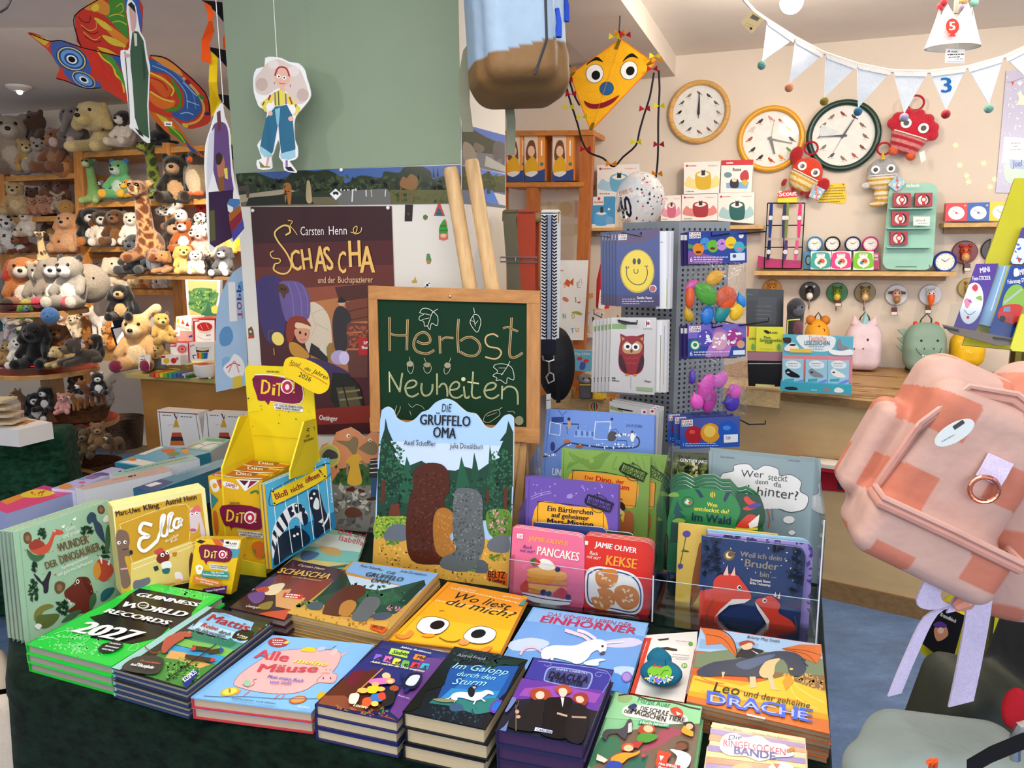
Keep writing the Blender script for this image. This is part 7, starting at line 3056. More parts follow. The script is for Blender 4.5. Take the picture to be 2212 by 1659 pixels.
slab('toy_sign','cream panel lettered for wooden toys inside the shelf unit','sign',SU.off(-.2),'1162,396 1258,394 1256,640 1160,640',.004,'e8dcc8',None,"""
@y1
T 2a1a14 bi 30 402,1618 605,1606 Holzspielzeug
@y3
P e0d0b0 335,150 680,140 680,270 335,270
P dcc0a0 400,140 440,140 440,280 400,280
P d8a8a0 640,130 665,130 665,280 640,280
E d8c090 560,200 60 60
P e4d4b8 480,340 680,330 680,430 480,440
P d0c8a0 635,330 668,330 668,420 635,420
""",'paper',None,'sign_lettering')
slab('alphabet_poster','white animal alphabet sheet leaning under the wooden toy sign','poster',SU.off(.03),'1205,562 1271,562 1260,735 1195,735',.004,'f4f4f2',None,"""
@y3
P d8602a 545,845 570,800 600,820 630,790 625,860 600,840 590,870
T e8902a b 40 545,875 570,872 D
T b8b8b8 b 50 655,880 690,875 E
S 999 3 660,850 690,800 700,850
T 4a9a9a b 40 330,860 345,860 B
E d8806a 560,975 30 18 30
P c83a3a 650,1000 690,990 680,1010
T 6ab84a b 34 640,990 655,988 J
T 4ab0b0 b 44 535,1140 565,1138 N
T b8b83a b 44 610,1140 640,1138 O
B b0a84a 610,1085 660,1075 700,1095 690,1110 650,1100
T 4a9ac8 b 40 605,1260 635,1258 T
T e8b03a b 36 645,1255 675,1252 U
Q bbb 5 500,830 520,830
T d84a4a b 12 510,735 545,733 ABC
""",'paper')
mb=MB()
rp=SU.hit(1303,600,.05)
k=SU.scale(1303,600)
mb.lathe(rp-V((0,0,65*k)),(0,0,1),[(0,0),(14*k,0),(15*k,5*k),(14*k,60*k),(5*k,100*k),(4*k,125*k),(0,126*k)],'d8181f',16)
one(mb,'red_bottle','tall glossy red bottle shape beside the smiling face balloon packs','bottle','plastic',None,True)
slab('price_card','white hand-written price card in front of the red bottle','price card',SU.off(.15),'1296,626 1312,628 1305,668 1292,666',.002,'f4f0ec',None,'@y3\nQ 333 6 858,950 900,952\nQ 333 6 858,975 900,978\nQ 333 6 852,1000 900,1003','paper',None,'card_lettering')
slab('picture_book','small turquoise picture book standing low behind the black bag','book',SU.off(.12),'630,1405 800,1412 780,1590 620,1580',.012,'6ab0d0','f0ece4','@y3\nT f4f4e8 ih 22 640,1450 770,1448 Der kleine\nE d83a3a 680,1480 24 16\nE d83a3a 735,1500 24 16\nB 4a5ab0 690,1510 730,1520 720,1570 680,1570','gloss',None,'cover_print','y3')
for q,lab in(('600,240 912,255 905,350 600,345','light oak display crate with a balloon emblem, below the stand'),('395,170 610,165 600,330 395,320','light oak display crate with an emblem, behind the black bag')):
 wbox('display_crate',lab,'crate',SU.off(.10),q,.12,'c8a878','b89868',"@y5\nE f4f0e8 805,308 44\nE d8a82a 805,308 40\nE c8282a 805,308 27 40\nE f4f0e8 805,308 16 40\nE 2a7a4a 805,308 9 40\nE f4f0e8 462,225 24 40\nE c8282a 462,225 18 36\nE d8b02a 462,225 9 36",'oak display crates','wood','y5')
def case(lab,px,py,h,c1,c2,spot,Y=None):
 pl=SU.off(.14)
 k=pl.scale(px,py)
 o=pl.hit(px,py)
 H=h*k
 t=thing('plush_pencil_case',lab,'pencil case',o)
 vs,q,rg=sdf_mesh([('b',(0,0,H*.4),(H*.26,H*.14,H*.4),0,H*.1),('e',(0,-.02*H,H*.78),(H*.28,H*.17,H*.22),1),('e',(-H*.27,0,H*.85),(H*.08,H*.05,H*.08),0),('e',(H*.27,0,H*.85),(H*.08,H*.05,H*.08),0)],40,.01)
 cs=np.array([lin(c1 if r==0 else c2)for r in rg])
 if spot:
  rr=np.random.RandomState(2).uniform(-.5,.5,(26,3))*H+np.array([0,0,H*.5])
  d=np.min(np.linalg.norm(vs[:,None,:]-rr[None],axis=2),axis=1)
  cs[d<H*.075]=lin(spot)
 soft_object('body',vs,q,cs,'plush',t)
 for s in(-1,1):
  mb=MB()
  mb.ball(o+V((s*H*.1,-H*.18,H*.84)),H*.035,'111')
  mb.build('eye','plastic',t,2)
 mb=MB()
 mb.ball(o+V((0,-H*.18,H*.74)),(H*.12,H*.06,H*.09),'a8a09c' if not spot else 'f0d8a0')
 mb.build('muzzle','plush',t,2)
 mb=MB()
 mb.tube([o+V((-H*.24,-H*.12,H*.58)),o+V((0,-H*.16,H*.58)),o+V((H*.24,-H*.12,H*.58))],.003,'e8d84a',6)
 mb.build('zip','plastic',t)
 return t
case('grey gorilla pencil case in the oak crate below the stand',1265,862,56,'5a5a60','7a7a80',None)
case('yellow giraffe pencil case in the oak crate below the stand',1295,864,58,'f0c83a','f0d060','9a5a20')
CT=face(1715,760,3.35,-20,0)
slab('monitor','black till monitor seen from behind on the counter','monitor',face(1650,700,3.5,-14,4),'45,805 335,815 330,1105 45,1100',.05,'141416','0c0c0e',"""
@y4
P 222428 45,805 140,808 138,900 45,900
T 3a8a8a n 12 50,855 95,855 screen
P 2a2c34 140,870 285,875 275,1090 120,1090
Q 555 6 118,945 240,948
Q 555 6 118,980 240,985
Q 555 6 118,1010 240,1013
Q 555 6 118,1040 240,1042
""",'plastic',None,'back_print','y4')
o=thing('plush_pencil_case','big black gorilla pencil case in a clear sleeve beside the till monitor','pencil case',CT.hit(1715,735))
pl=CT
k=pl.scale(1715,700)
vs,q,rg=sdf_mesh([('b',(0,0,35*k),(18*k,9*k,48*k),0,9*k),('e',(0,-2*k,72*k),(18*k,12*k,20*k),0),('e',(2*k,-8*k,68*k),(13*k,7*k,12*k),1),('e',(4*k,-8*k,28*k),(11*k,5*k,16*k),2)],44,.012)
soft_object('body',vs,q,np.array([lin({0:'3a3a40',1:'6a6a72',2:'7a4a54'}[r])for r in rg]),'plush',o)
for s in(-6,8):
 mb=MB()
 mb.ball(CT.hit(1715,735)+V((s*k,-15*k,73*k)),2.4*k,'0a0a0a')
 mb.build('eye','plastic',o,2)
mb=MB()
mb.tube([CT.hit(1700,722,.03),CT.hit(1702,692,.035),CT.hit(1728,690,.035)],.003,'e8e83a',6)
mb.build('zip','plastic',o)
slab('booklet','yellow stamp booklet standing by the till, full front showing','booklet',CT.off(.02),'122,1102 335,1105 328,1300 118,1295',.004,'e8e84a',None,"""
@y4
P 2a2a2a 175,1130 200,1128 225,1142 240,1140 215,1160 190,1150
T 2a2a2a b 16 226,1158 290,1158 RABE
T 4a6a3a b 24 180,1198 235,1198 Mein
T 4a6a3a b 24 148,1218 322,1220 Sammelpunkte
T 4a6a3a b 24 190,1236 245,1238 Heft
E 6ab87a 298,1260 16 26
L 7a8a3a 2 150,1275 250,1278
""",'gloss','yellow stamp booklets','cover_print','y4')
slab('booklet','yellow stamp booklet overlapped by its neighbour by the till','booklet',CT.off(.01),'50,1100 125,1102 120,1295 48,1290',.004,'e4e448',None,'@y4\nT 4a6a3a b 22 65,1205 118,1205 unkte\nE 6ab87a 95,1260 14 26\nP d8404a 46,1100 66,1102 62,1180 46,1180','gloss','yellow stamp booklets','cover_print','y4')
wbox('card_holder','black and mauve table holder under the yellow booklets','holder',CT.off(.03),'50,1300 325,1300 318,1570 60,1565',.06,'18181a','111','@y4\nP a87a8a 50,1298 326,1300 322,1370 52,1365\nL d8d8d8 4 60,1390 320,1390\nP d8d890 115,1548 265,1555 265,1578 115,1570',None,'plastic','y4')
BM=CT.off(.10)
t=thing('bookmark_display','turquoise counter display of animal bookmarks','display',BM.hit(1765,850))
mb=MB()
mb.prism([BM.hit(*p,-.05)for p in pxs('330,1160 880,1180 870,1330 868,1560 322,1530 325,1320','y4')],BM.n*-.004,'5fb4cc','4a9ab4')
bk_=mb.build('back_card','paper',t)
mb=MB()
art(mb,BM.off(-.05),"""
@y4
P d88a98 325,1325 872,1335 868,1550 322,1530
B e8f2f4 450,1170 700,1175 740,1220 690,1290 540,1290 460,1240
T e8907a b 40 525,1212 668,1212 Tierische
T 2a6a8a b 34 495,1245 695,1248 LESEZEICHEN
Q 6a9ab0 6 530,1260 660,1262
Q 6a9ab0 6 560,1280 640,1282
B 2a2a2e 330,1190 390,1190 385,1230 340,1225
B f4f0ec 345,1260 400,1225 450,1260 440,1290 350,1290
E 222 405,1245 26 9
P e8c84a 385,1272 555,1275 553,1305 385,1302
B 8a8a92 750,1250 770,1190 790,1240 830,1260 840,1280 770,1280
B f4f6f8 690,1280 780,1290 860,1280 870,1320 760,1325 700,1310
""",clip=None)
mb.build('header_print','paper',bk_)
mb=MB()
mb.prism([BM.hit(*p,.02)for p in pxs('312,1530 866,1560 862,1635 305,1600','y4')],BM.n*-.07,'3aa8bc','2f8fa4')
fr_=mb.build('front_tray','paper',t)
mb=MB()
art(mb,BM.off(.02),"@y4\nB 1a1a1e 345,1575 400,1570 440,1580 435,1595 360,1592\nB 8a8a90 635,1600 670,1570 700,1600 690,1612\nB f0ece8 730,1590 760,1575 800,1595 790,1615 735,1612\nT e8f4f4 b 10 548,1598 595,1600 moses")
mb.build('tray_print','paper',fr_)
for q,c,lab in(('325,1350 490,1355 488,1560 325,1550','1a1a1e','black cat'),('508,1358 675,1362 672,1575 502,1560','8a8a92','grey rabbit'),('680,1362 845,1368 840,1580 678,1575','f4f0ec','white dog with sunglasses')):
 x=pxs(q)[0][0]
 slab('bookmark_card',f"{lab} bookmark on its blue card in the counter display",'bookmark',BM.off(-.01),q,.003,'9ccce0','f0f0f0',f"@y4\nB e8f2f6 {x + 25},1385 {x + 80},1365 {x + 140},1390 {x + 130},1425 {x + 50},1425\nQ d8908a 7 {x + 40},1392 {x + 120},1394\nQ 8ab0c0 6 {x + 45},1410 {x + 115},1412\nB {c} {x + 20},1450 {x + 45},1428 {x + 70},1445 {x + 130},1480 {x + 125},1500 {x + 50},1488\nE {'e8e4e0' if c == '1a1a1e' else '222'} {x + 45},1458 12 6\nP 4aa0b8 {x + 15},1510 {x + 90},1505 {x + 88},1530 {x + 15},1532\nB 7a8ae0 {x + 70},1545 {x + 150},1515 {x + 160},1530 {x + 100},1555",'gloss','bookmark cards','card_print','y4')
# things that hang: kites, bunting, crown, cut-out figures, straps, packs
def string(name,lab,cat,pts,r,col,m_='fabric'):
 mb=MB()
 mb.tube(pts,r,col,6)
 return one(mb,name,lab,cat,m_,None,True)
KP=face(1320,180,3.3,-16,-6)
t=thing('face_kite','yellow diamond kite with a smiling face hanging under the ceiling beam','kite',KP.hit(1280,280))
mb=MB()
mb.prism([KP.hit(*p)for p in pxs('1030,330 1322,540 775,1118 595,640','y1')],KP.n*-.003,'f2b01e')
sail=mb.build('sail','fabric',t)
mb=MB()
art(mb,KP,"""
@y1
B 151515 735,560 770,510 830,485 880,530 825,515 775,530
B 151515 1045,530 1080,480 1130,455 1182,500 1130,485 1085,500
E 222 808,628 76 82 15
E f4f2ee 808,628 72 78 15
E 111 818,642 37 40 20
E 222 1102,600 74 82 20
E f4f2ee 1102,600 70 78 20
E 111 1112,605 36 40 30
E 222 911,755 62 58 -30
E 2a5a8a 911,755 59 55 -30
B 8a1a28 718,860 780,885 860,880 950,845 1020,812 960,880 880,920 790,928 740,905
L e8701a 7 1030,330 1322,540
L e8701a 7 1322,540 775,1118
L e8701a 7 775,1118 595,640
L e8701a 7 595,640 1030,330
L d89018 3 1030,340 780,1110
P 7a6018 1005,335 1035,340 1005,422 975,420
P 7a6018 1285,515 1315,540 1270,560 1245,555
P 7a6018 595,635 650,600 630,640 600,655
P 7a6018 785,1045 810,1050 785,1115 757,1110
""")
mb.build('face_print','fabric',sail)
RB={'r':'b8202e','y':'e8d820','o':'f0921e'}
for path,bows in(('600,560 545,620 590,830 660,1050 700,1200 760,1300 880,1350 950,1415 990,1410 1050,1340 1160,1240 1190,1120 1230,980 1280,820 1315,620','o600,600 r575,680 r605,805 y588,915 r730,1275 o950,1400 y1160,1215 r1235,930'),('1355,600 1362,760 1355,900 1350,1060 1350,1220 1345,1380 1330,1520','o1340,515 r1300,590 y1360,905 r1355,1235 o1340,1485'),('585,640 620,780 680,900','y700,1000'),('1030,320 1020,265','y975,315 o1020,285 r1070,300 y1320,480')):
 mb=MB()
 mb.tube([KP.hit(*p,.01)for p in smooth_pts(pxs(path,'y1'),False,3)],.004,'1a1a24',6)
 tl=mb.build('tail','fabric',t)
 for b in bows.split():
  x,y=map(float,b[1:].split(','))
  mb=MB()
  for s in(-1,1):
   c=[KP.hit(*pxs(f'{x + s * a},{y + e}','y1')[0],.012+g)for a,e,g in((0,0,0),(42,-32,.012),(48,22,.0))]
   mb.prism(c,KP.n*.002,RB[b[0]])
  mb.build('bow','fabric',tl)
string('hanging_hook','thin wire and hook that hold the yellow face kite','hook',[at(1336,85,3.3),at(1338,60,3.3),at(1339,46,3.3),V((at(1339,46,3.3).x,3.3,CEIL))],.003,'6a6a6a','metal')
BU=face(1900,160,2.7,-14,0)
t=thing('bunting','white birthday bunting with pompoms and a blue number three','bunting',BU.hit(1900,240))
rib=pxs('20,-10 110,90 210,160 415,290 640,410 905,500 1180,555 1460,560 1765,525 2050,445 2320,320','y2')
mb=MB()
mb.tube([BU.hit(*p,-.002)for p in rib],.006,'e8e0d4',6)
mb.build('ribbon','fabric',t)
for a,b,c,col in(('205,165','420,300','165,480','5f9a92'),('425,310','645,420','378,655','d88860'),('660,425','910,510','652,760','8a7a1a'),('908,505','1172,555','915,840','2a6a90'),('1190,560','1455,565','1275,885','a8a4c0'),('1475,565','1758,530','1600,860','b02430'),('1770,530','2045,455','1935,815','7ab0a0'),('2065,450','2320,330','2260,640','d8a080')):
 P=[BU.hit(*pxs(q,'y2')[0])for q in(a,b,c)]
 mb=MB()
 mb.prism(P,BU.n*-.004,'d8e0e8')
 f=mb.build('flag','fabric',t)
 mb=MB()
 q=pxs(a,'y2')+pxs(b,'y2')
 mb.prism([BU.hit(q[0][0],q[0][1],.001),BU.hit(q[1][0],q[1][1],.001),BU.hit(q[1][0]-3,q[1][1]+9,.001),BU.hit(q[0][0]+3,q[0][1]+9,.001)],BU.n*.002,'e4e0dc')
 mb.build('hem','fabric',f)
 c=P[2]
 mb=MB()
 mb.ball(c-V((0,0,.012)),.0145,col)
 mb.build('pompom','plush',t,2)
mb=MB()
art(mb,BU,"@y2\nT 1f6ab0 b 115 1555,722 1658,716 3",.001)
mb.build('number_print','fabric',t)
slab('paper_tag','yellowish price tag at the upper end of the bunting','tag',face(1622,45,2.66,-30,0),'0,175 90,80 185,150 85,262',.002,'e0c890',None,"@y2\nP 6a6258 95,110 150,140 130,165 70,140\nQ b09a60 5 40,180 100,205\nQ b09a60 5 30,195 90,225\nE 222 80,222 11",'paper',None,'tag_lettering','y2')
CR=at(2060,75,2.75)
k=2.75/FPX
t=thing('felt_crown','white felt birthday crown with a red number five hanging from the ceiling','crown',CR-V((0,0,25*k)))
mb=MB()
n=40
lo,hi=[],[]
for i in range(n):
 a=2*math.pi*i/n
 z=45*k if(i//4)%2==0 else 45*k
 zz=25+30*abs(((i*5/n)%1)-.5)*2
 lo.append(CR+V((54*k*math.cos(a),40*k*math.sin(a),-25*k)))
 hi.append(CR+V((32*k*math.cos(a),25*k*math.sin(a),zz*k)))
mb.grid([lo,hi],'d4d8e0',closed_v=True)
mb.grid([[p*1+(CR-p)*.06 for p in hi],[p+(CR-p)*.04 for p in lo]],'d8d8d4',closed_v=True)
mb.build('crown_band','fabric',t)
for i,c in enumerate(('c83040','b02434','e8b870','7ac0a8','a898b8')):
 a=-math.pi/2+(i-2)*1.2
 mb=MB()
 mb.ball(CR+V((33*k*math.cos(a),26*k*math.sin(a),58*k)),.0125,c)
 mb.build('pompom','plush',t,2)
mb=MB()
art(mb,Pl(CR+V((0,-41*k,-10*k)),(0,-1,.35)),"@y2\nE c83028 1650,205 52 62\nP c83028 1640,260 1665,260 1675,285 1620,285\nT f4f4f4 b 62 1622,235 1678,232 5",.004)
mb.build('number_print','fabric',t)
mb=MB()
mb.tube([CR+V((0,0,40*k)),V((CR.x,CR.y,CEIL))],.008,'a8a49c')
mb.build('cord','fabric',t)
slab('price_card','small white hand-written price card hanging under the felt crown','price card',face(2063,120,2.72),'1597,380 1748,385 1740,492 1592,488',.001,'e8eaf0',None,"@y2\nP 222 1610,398 1630,392 1625,408\nT 333 b 12 1642,408 1690,408 RABE\nQ 444 8 1612,430 1740,426\nQ 444 7 1620,450 1710,446\nT 333 i 12 1665,468 1735,465 13.95\nL 66a 3 1605,482 1740,482",'paper',None,'card_lettering','y2')
def cutout(lab,pl,out,spec,crop,top):
 o=slab('cardboard_figure',lab,'cut-out figure',pl,smooth_pts(pxs(out,crop),True,2),.003,'f2f0ee','f2f0ee',spec,'gloss','cut-out figures on threads','figure_print')
 A=pl.hit(*pxs(top,crop)[0])
 mb=MB()
 mb.tube([A,V((A.x,A.y,CEIL))],.0012,'e8e8e0',5)
 mb.build('thread','plastic',o)
cutout('cut-out woman with big blond curls and wide jeans, before the green pillar',PF.off(.12),'325,440 380,430 450,440 510,470 580,480 625,530 640,590 660,650 672,720 650,770 600,830 560,880 545,940 550,1060 570,1110 572,1190 540,1215 510,1225 565,1300 540,1310 470,1290 460,1230 430,1190 440,1130 425,1060 390,1160 372,1200 380,1270 350,1285 270,1280 262,1215 300,1200 265,1100 300,1050 325,920 340,850 280,810 262,770 240,700 235,590 260,520 320,505',"""
@z4
B dccbc0 260,700 250,600 290,540 340,480 420,450 500,480 580,520 610,570 650,680 655,740 600,790 540,770 480,690 420,670 340,720
E c8b0a4 300,640 46 50
E c8b0a4 610,720 44 50
E e8dcd4 390,490 40 34
E e8dcd4 540,540 46 40
B e8b8a0 395,560 420,520 480,515 515,560 510,620 460,660 410,630
P e8b8a0 440,650 470,650 475,700 435,695
S a82838 12 400,575 420,520 455,508 490,525 510,580
E fff 428,580 16 14
E fff 470,590 16 14
E 222 430,580 7
E 222 470,590 7
S b03040 5 432,628 455,636 475,630
S c83a3a 5 395,620 398,640
S c83a3a 5 515,640 517,660
P e8d85a 385,705 440,680 500,715 595,820 580,850 545,880 530,830 500,780 400,810 385,760 340,830 325,850 290,785
L a83a3a 14 365,720 350,760
L 8a6a9a 12 400,700 405,800
L 5a6a2a 10 425,690 430,800
L 8a6a9a 12 480,710 485,790
L a83a3a 12 510,735 530,790
L 8a6a9a 12 560,790 545,850
L 5a6a2a 10 320,770 305,800
E f4f2f0 360,810 26 30
E f4f2f0 530,830 28 36
P 2f6a88 365,855 400,810 490,795 530,870 555,1120 540,1190 450,1180 435,1060 425,930 385,1150 370,1170 285,1120 330,900
P 8ac0d0 400,830 440,815 430,940 415,950
P 9ccad8 285,1105 375,1165 380,1185 320,1190 285,1150
P 9ccad8 440,1165 552,1135 555,1190 500,1210 445,1200
E e8b8a0 365,860 18 18
E e8b8a0 520,900 20 18
L e8a080 14 350,1190 335,1260
L 8a70a8 16 488,1215 488,1270
P 7a7a3a 280,1220 320,1260 365,1262 360,1270 290,1270
P 2a2030 475,1270 520,1265 550,1300 500,1295
""",'z4','415,440')
cutout('cut-out old man in a long green coat with a cane, by the parrot kite',face(295,160,2.3,62,0),'1100,-10 1150,30 1170,110 1195,260 1215,300 1240,350 1255,460 1280,560 1278,660 1268,900 1275,1100 1282,1220 1230,1200 1195,1160 1130,1100 1110,1080 1100,900 1070,700 1040,560 1035,430 1080,430 1110,400 1108,250 1085,100',"""
@z1
P 3f5a44 1130,260 1180,270 1225,350 1245,500 1268,620 1255,900 1272,1180 1190,1130 1150,1000 1130,700 1115,560 1110,440
P 2f4838 1210,350 1235,480 1245,660 1225,700 1215,520
B d8a8a0 1105,60 1150,60 1165,170 1150,260 1125,270 1110,160
P 2a2626 1090,40 1120,15 1150,50 1158,110 1120,70
P d8d0c8 1140,280 1168,290 1170,390 1150,395
S 4a3030 8 1065,440 1080,600 1100,900 1105,1060
E d8a8a0 1085,475 26 18
P 2a2a2a 1150,1090 1200,1120 1230,1170 1190,1150
""",'z1','1120,0')
cutout('cut-out purple armchair scene with a stack of books, against the pillar edge',face(490,380,2.25,66,0),'1900,880 1920,1000 1960,1100 1975,1280 1985,1420 2020,1640 2045,1680 2060,1850 2085,1960 1990,2070 1930,2000 1820,2140 1790,2120 1770,1900 1765,1660 1750,1420 1760,1230 1800,1100 1840,960 1870,910',"""
@z1
B 6a4a82 1810,1100 1880,1040 1940,1090 1960,1300 1975,1500 1990,1640 1900,1700 1810,1400
P 3a2444 1780,1640 1990,1620 1980,2030 1830,2110 1790,2080
P d8d8e4 1785,1150 1830,1090 1820,1450 1770,1640 1765,1400
B b8745a 1850,1340 1900,1330 1920,1420 1900,1520 1860,1500
B 3a2a28 1840,1330 1870,1300 1900,1340 1880,1400 1850,1400
P 8a5a2a 1860,1520 1910,1500 1915,1620 1870,1640
P e8d85a 1910,1440 1940,1430 1945,1530 1920,1520
P 6a3a4a 1850,960 1880,940 1890,1100 1860,1130
P 5a5a34 1790,1800 1830,1790 1840,2050 1795,2060
P 4a7ab0 1935,1740 1960,1695 2045,1700 2050,1740 1960,1830
P e8e4e0 1940,1745 1990,1770 1985,1830 1945,1800
P a8602a 1950,1830 2050,1745 2060,1800 1960,1900
P 8a2a3a 1955,1900 2060,1800 2070,1870 1975,1990
P 4a4a9a 1975,1990 2072,1870 2085,1950 1990,2060
""",'z1','1905,880')
PA=face(330,170,2.9,8,-28)
t=thing('parrot_kite','huge rainbow bird kite with two round blue eyes under the ceiling','kite',PA.hit(260,180))
mb=MB()
wing='690,395 655,300 640,130 740,60 850,-20 1180,-20 1215,160 1205,290 1180,420 1050,470 1030,470'
body='232,280 330,300 420,350 520,345 690,400 860,440 1040,480 1260,500 1280,470 1400,490 1520,570 1650,680 1750,790 1790,900 1800,1000 1770,1060 1640,1100 1560,1080 1480,1010 1290,940 1130,900 1000,830 860,750 720,750 560,690 475,670 510,590 470,520 400,420'
for q,nm in((wing,'wing'),(body,'body'),('1280,930 1380,950 1480,1030 1560,1130 1640,1250 1740,1340 1700,1330 1600,1260 1500,1190 1400,1110 1290,990','tail')):
 mb=MB()
 px=smooth_pts(pxs(q,'z1'),True,2)
 mb.prism([PA.hit(*p,.012 if nm=='body' else 0)for p in px],PA.n*-.004,{'wing':'c83a2a','body':'d0402c','tail':'d86a2a'}[nm])
 o=mb.build(nm,'fabric',t)
 mb=MB()
 art(mb,PA.off(.012 if nm=='body' else 0),{'wing':"""
@z1
P 4a8a34 930,-10 1060,-10 1100,320 1080,330 960,200 900,140
P 3f62b0 1060,-10 1180,-10 1212,160 1200,280 1120,330 1085,120
B d88a34 720,70 830,-10 930,40 920,130 820,100
P e0882e 830,150 960,230 1100,340 1060,420 900,250
S e0c040 8 930,140 1000,120 1060,140
S e0c040 8 960,190 1020,180 1080,210
S e0c040 6 990,60 1040,30 1050,90 1020,110
B e0c040 780,60 830,30 845,80 800,100
B e0c040 800,150 900,190 960,260 880,240
B e0c040 870,300 980,330 1080,400 950,380
B e0c040 830,400 920,420 1000,470 900,455
S 3a1410 5 670,140 700,180 760,190 770,140
S e8a050 7 690,210 760,260 820,240 820,190
S e8a050 7 710,270 800,340 860,310
S 3a1410 5 700,230 780,290 840,270
S 3a1410 5 720,310 810,360 860,350
S 111 9 690,395 655,300 640,130 850,-10
""",'body':"""
@z1
P d8b040 250,285 400,330 420,360 380,390 300,330
P d8702a 300,330 380,390 430,370 410,410
B 4a5f9a 430,400 450,360 520,350 650,400 740,480 775,560 770,630 720,650 600,610 500,560 450,480
B 4a5f9a 540,600 640,610 760,660 840,700 865,745 800,755 680,740 590,680
E 222f55 610,500 138 98 28
E d8c878 610,500 130 90 28
E 2a4a82 610,500 118 80 28
E 6a9ac8 610,500 100 68 28
E 2a4a82 610,505 66 48 28
E f4f0e8 612,507 48 34 28
E 111 612,507 32 24 28
E d8c878 715,680 108 58 28
E 2a4a82 715,680 100 52 28
E 6a9ac8 715,680 82 42 28
E f4f0e8 715,680 44 24 28
E 111 715,680 28 16 28
B d83a2a 700,410 800,430 850,480 880,560 930,620 1000,720 1060,800 960,720 860,640 790,620 760,520
S e0c840 16 830,430 880,500 960,560 990,640 1040,690 1060,790
B 4a9a3a 870,460 960,490 1000,560 1050,640 1130,760 1090,780 1030,680 960,560
B 3a5a9a 960,480 1060,490 1100,600 1140,700 1130,820 1080,700 1020,570
B 5a2a5a 1040,490 1130,500 1160,700 1130,720 1080,560
B d8602a 1270,640 1380,640 1450,720 1460,790 1400,830 1280,700
S e0c840 16 1280,620 1400,680 1480,760 1460,820
S b82a20 12 1280,660 1380,700 1430,770
B e0702a 1270,780 1380,850 1490,850 1480,910 1380,930 1280,860
S e0c840 14 1280,780 1380,840 1480,870
B 4a8a34 1450,660 1540,780 1550,900 1500,950 1400,940 1530,880
B 3a5f9a 1275,500 1400,560 1560,660 1680,800 1720,920 1660,1010 1560,1030 1460,970 1560,920 1560,780 1440,640 1280,600
S 8ab0d0 8 1300,560 1450,630 1580,780 1600,930
S 6a8ac0 8 1340,540 1500,620 1640,790 1670,930
S a8c0d8 8 1560,700 1620,760 1680,820
S a8c0d8 8 1590,860 1650,880 1700,900
S a8c0d8 8 1540,970 1600,960 1650,980
B e09040 1290,480 1400,500 1520,580 1560,650 1480,610 1350,530
S e0a850 22 1560,660 1690,800 1740,930 1690,1030 1560,1070
E 8a2a3a 1600,700 30 16 40
E 3a8a3a 1720,830 34 14 40
E c83a2a 1760,880 30 14 30
E 4a2a5a 1770,970 30 14 0
E e0c040 1580,1070 30 16 30
S 111 8 250,285 420,350 520,345 700,405 1040,485
S 111 8 480,670 560,690 720,750 860,750
S 111 9 1280,475 1400,490 1520,570 1750,790 1790,960
""",'tail':"@z1\nP e0c040 1320,960 1420,1010 1500,1100 1400,1060\nP 4a8a34 1430,1060 1540,1130 1620,1240 1560,1220 1450,1130\nP 3a5a9a 1560,1180 1640,1260 1720,1330 1620,1280\nS e0e040 6 1450,1080 1530,1150 1580,1220"}[nm],clip=None)
 mb.build('kite_print','fabric',o)
slab('price_card','tiny white barcode tag dangling from the parrot kite','tag',face(362,267,2.8),'1400,1035 1470,1040 1465,1078 1402,1074',.001,'f0ece4',None,"@z1\nL 222 10 1415,1058 1458,1060",'paper',None,'tag_print','z1')
t=thing('windsock','long orange, yellow and black fabric windsock hanging by the pillar','windsock',at(470,300,2.6))
W_=face(470,100,2.6,15,0)
for q,c in(('1735,10 1800,50 1830,120 1810,180 1830,260 1790,360 1800,540 1720,520 1720,340 1780,180 1760,80','f05a1a'),('1790,450 1860,440 1850,700 1870,860 1920,900 1800,1000 1780,700','f0c81a'),('1720,0 1910,20 1925,210 1840,100','141418'),('1760,395 1940,430 1950,590 1870,500','141418'),('1850,800 1965,815 1975,960 1900,880','141418'),('1965,1230 2000,1250 2000,1380 1970,1340','141418'),('1900,330 1925,260 1935,410 1905,415','f05a1a'),('1960,1150 1990,1150 1995,1230 1965,1230','e8e020')):
 mb=MB()
 px=pxs(q,'z1')
 mb.prism([W_.hit(*p,.03*math.sin(p[1]*.05))for p in px],W_.n*-.003,c)
 mb.build('fabric_strip','fabric',t)
string('ceiling_wire','thin dark wire dangling at the ceiling corner over the plush shelves','wire',[at(0,27,3.2),at(14,18,3.2),at(22,3,3.2),at(26,-12,3.2)],.004,'3a3434','plastic')
t=thing('wooden_peg','round wooden peg sticking out of the pillar side with bag straps on it','peg',at(1150,470,2.45))
mb=MB()
mb.tube([at(1085,467,2.5),at(1207,471,2.5)],.016,'a88a5a',12)
mb.build('rod','wood',t,True)
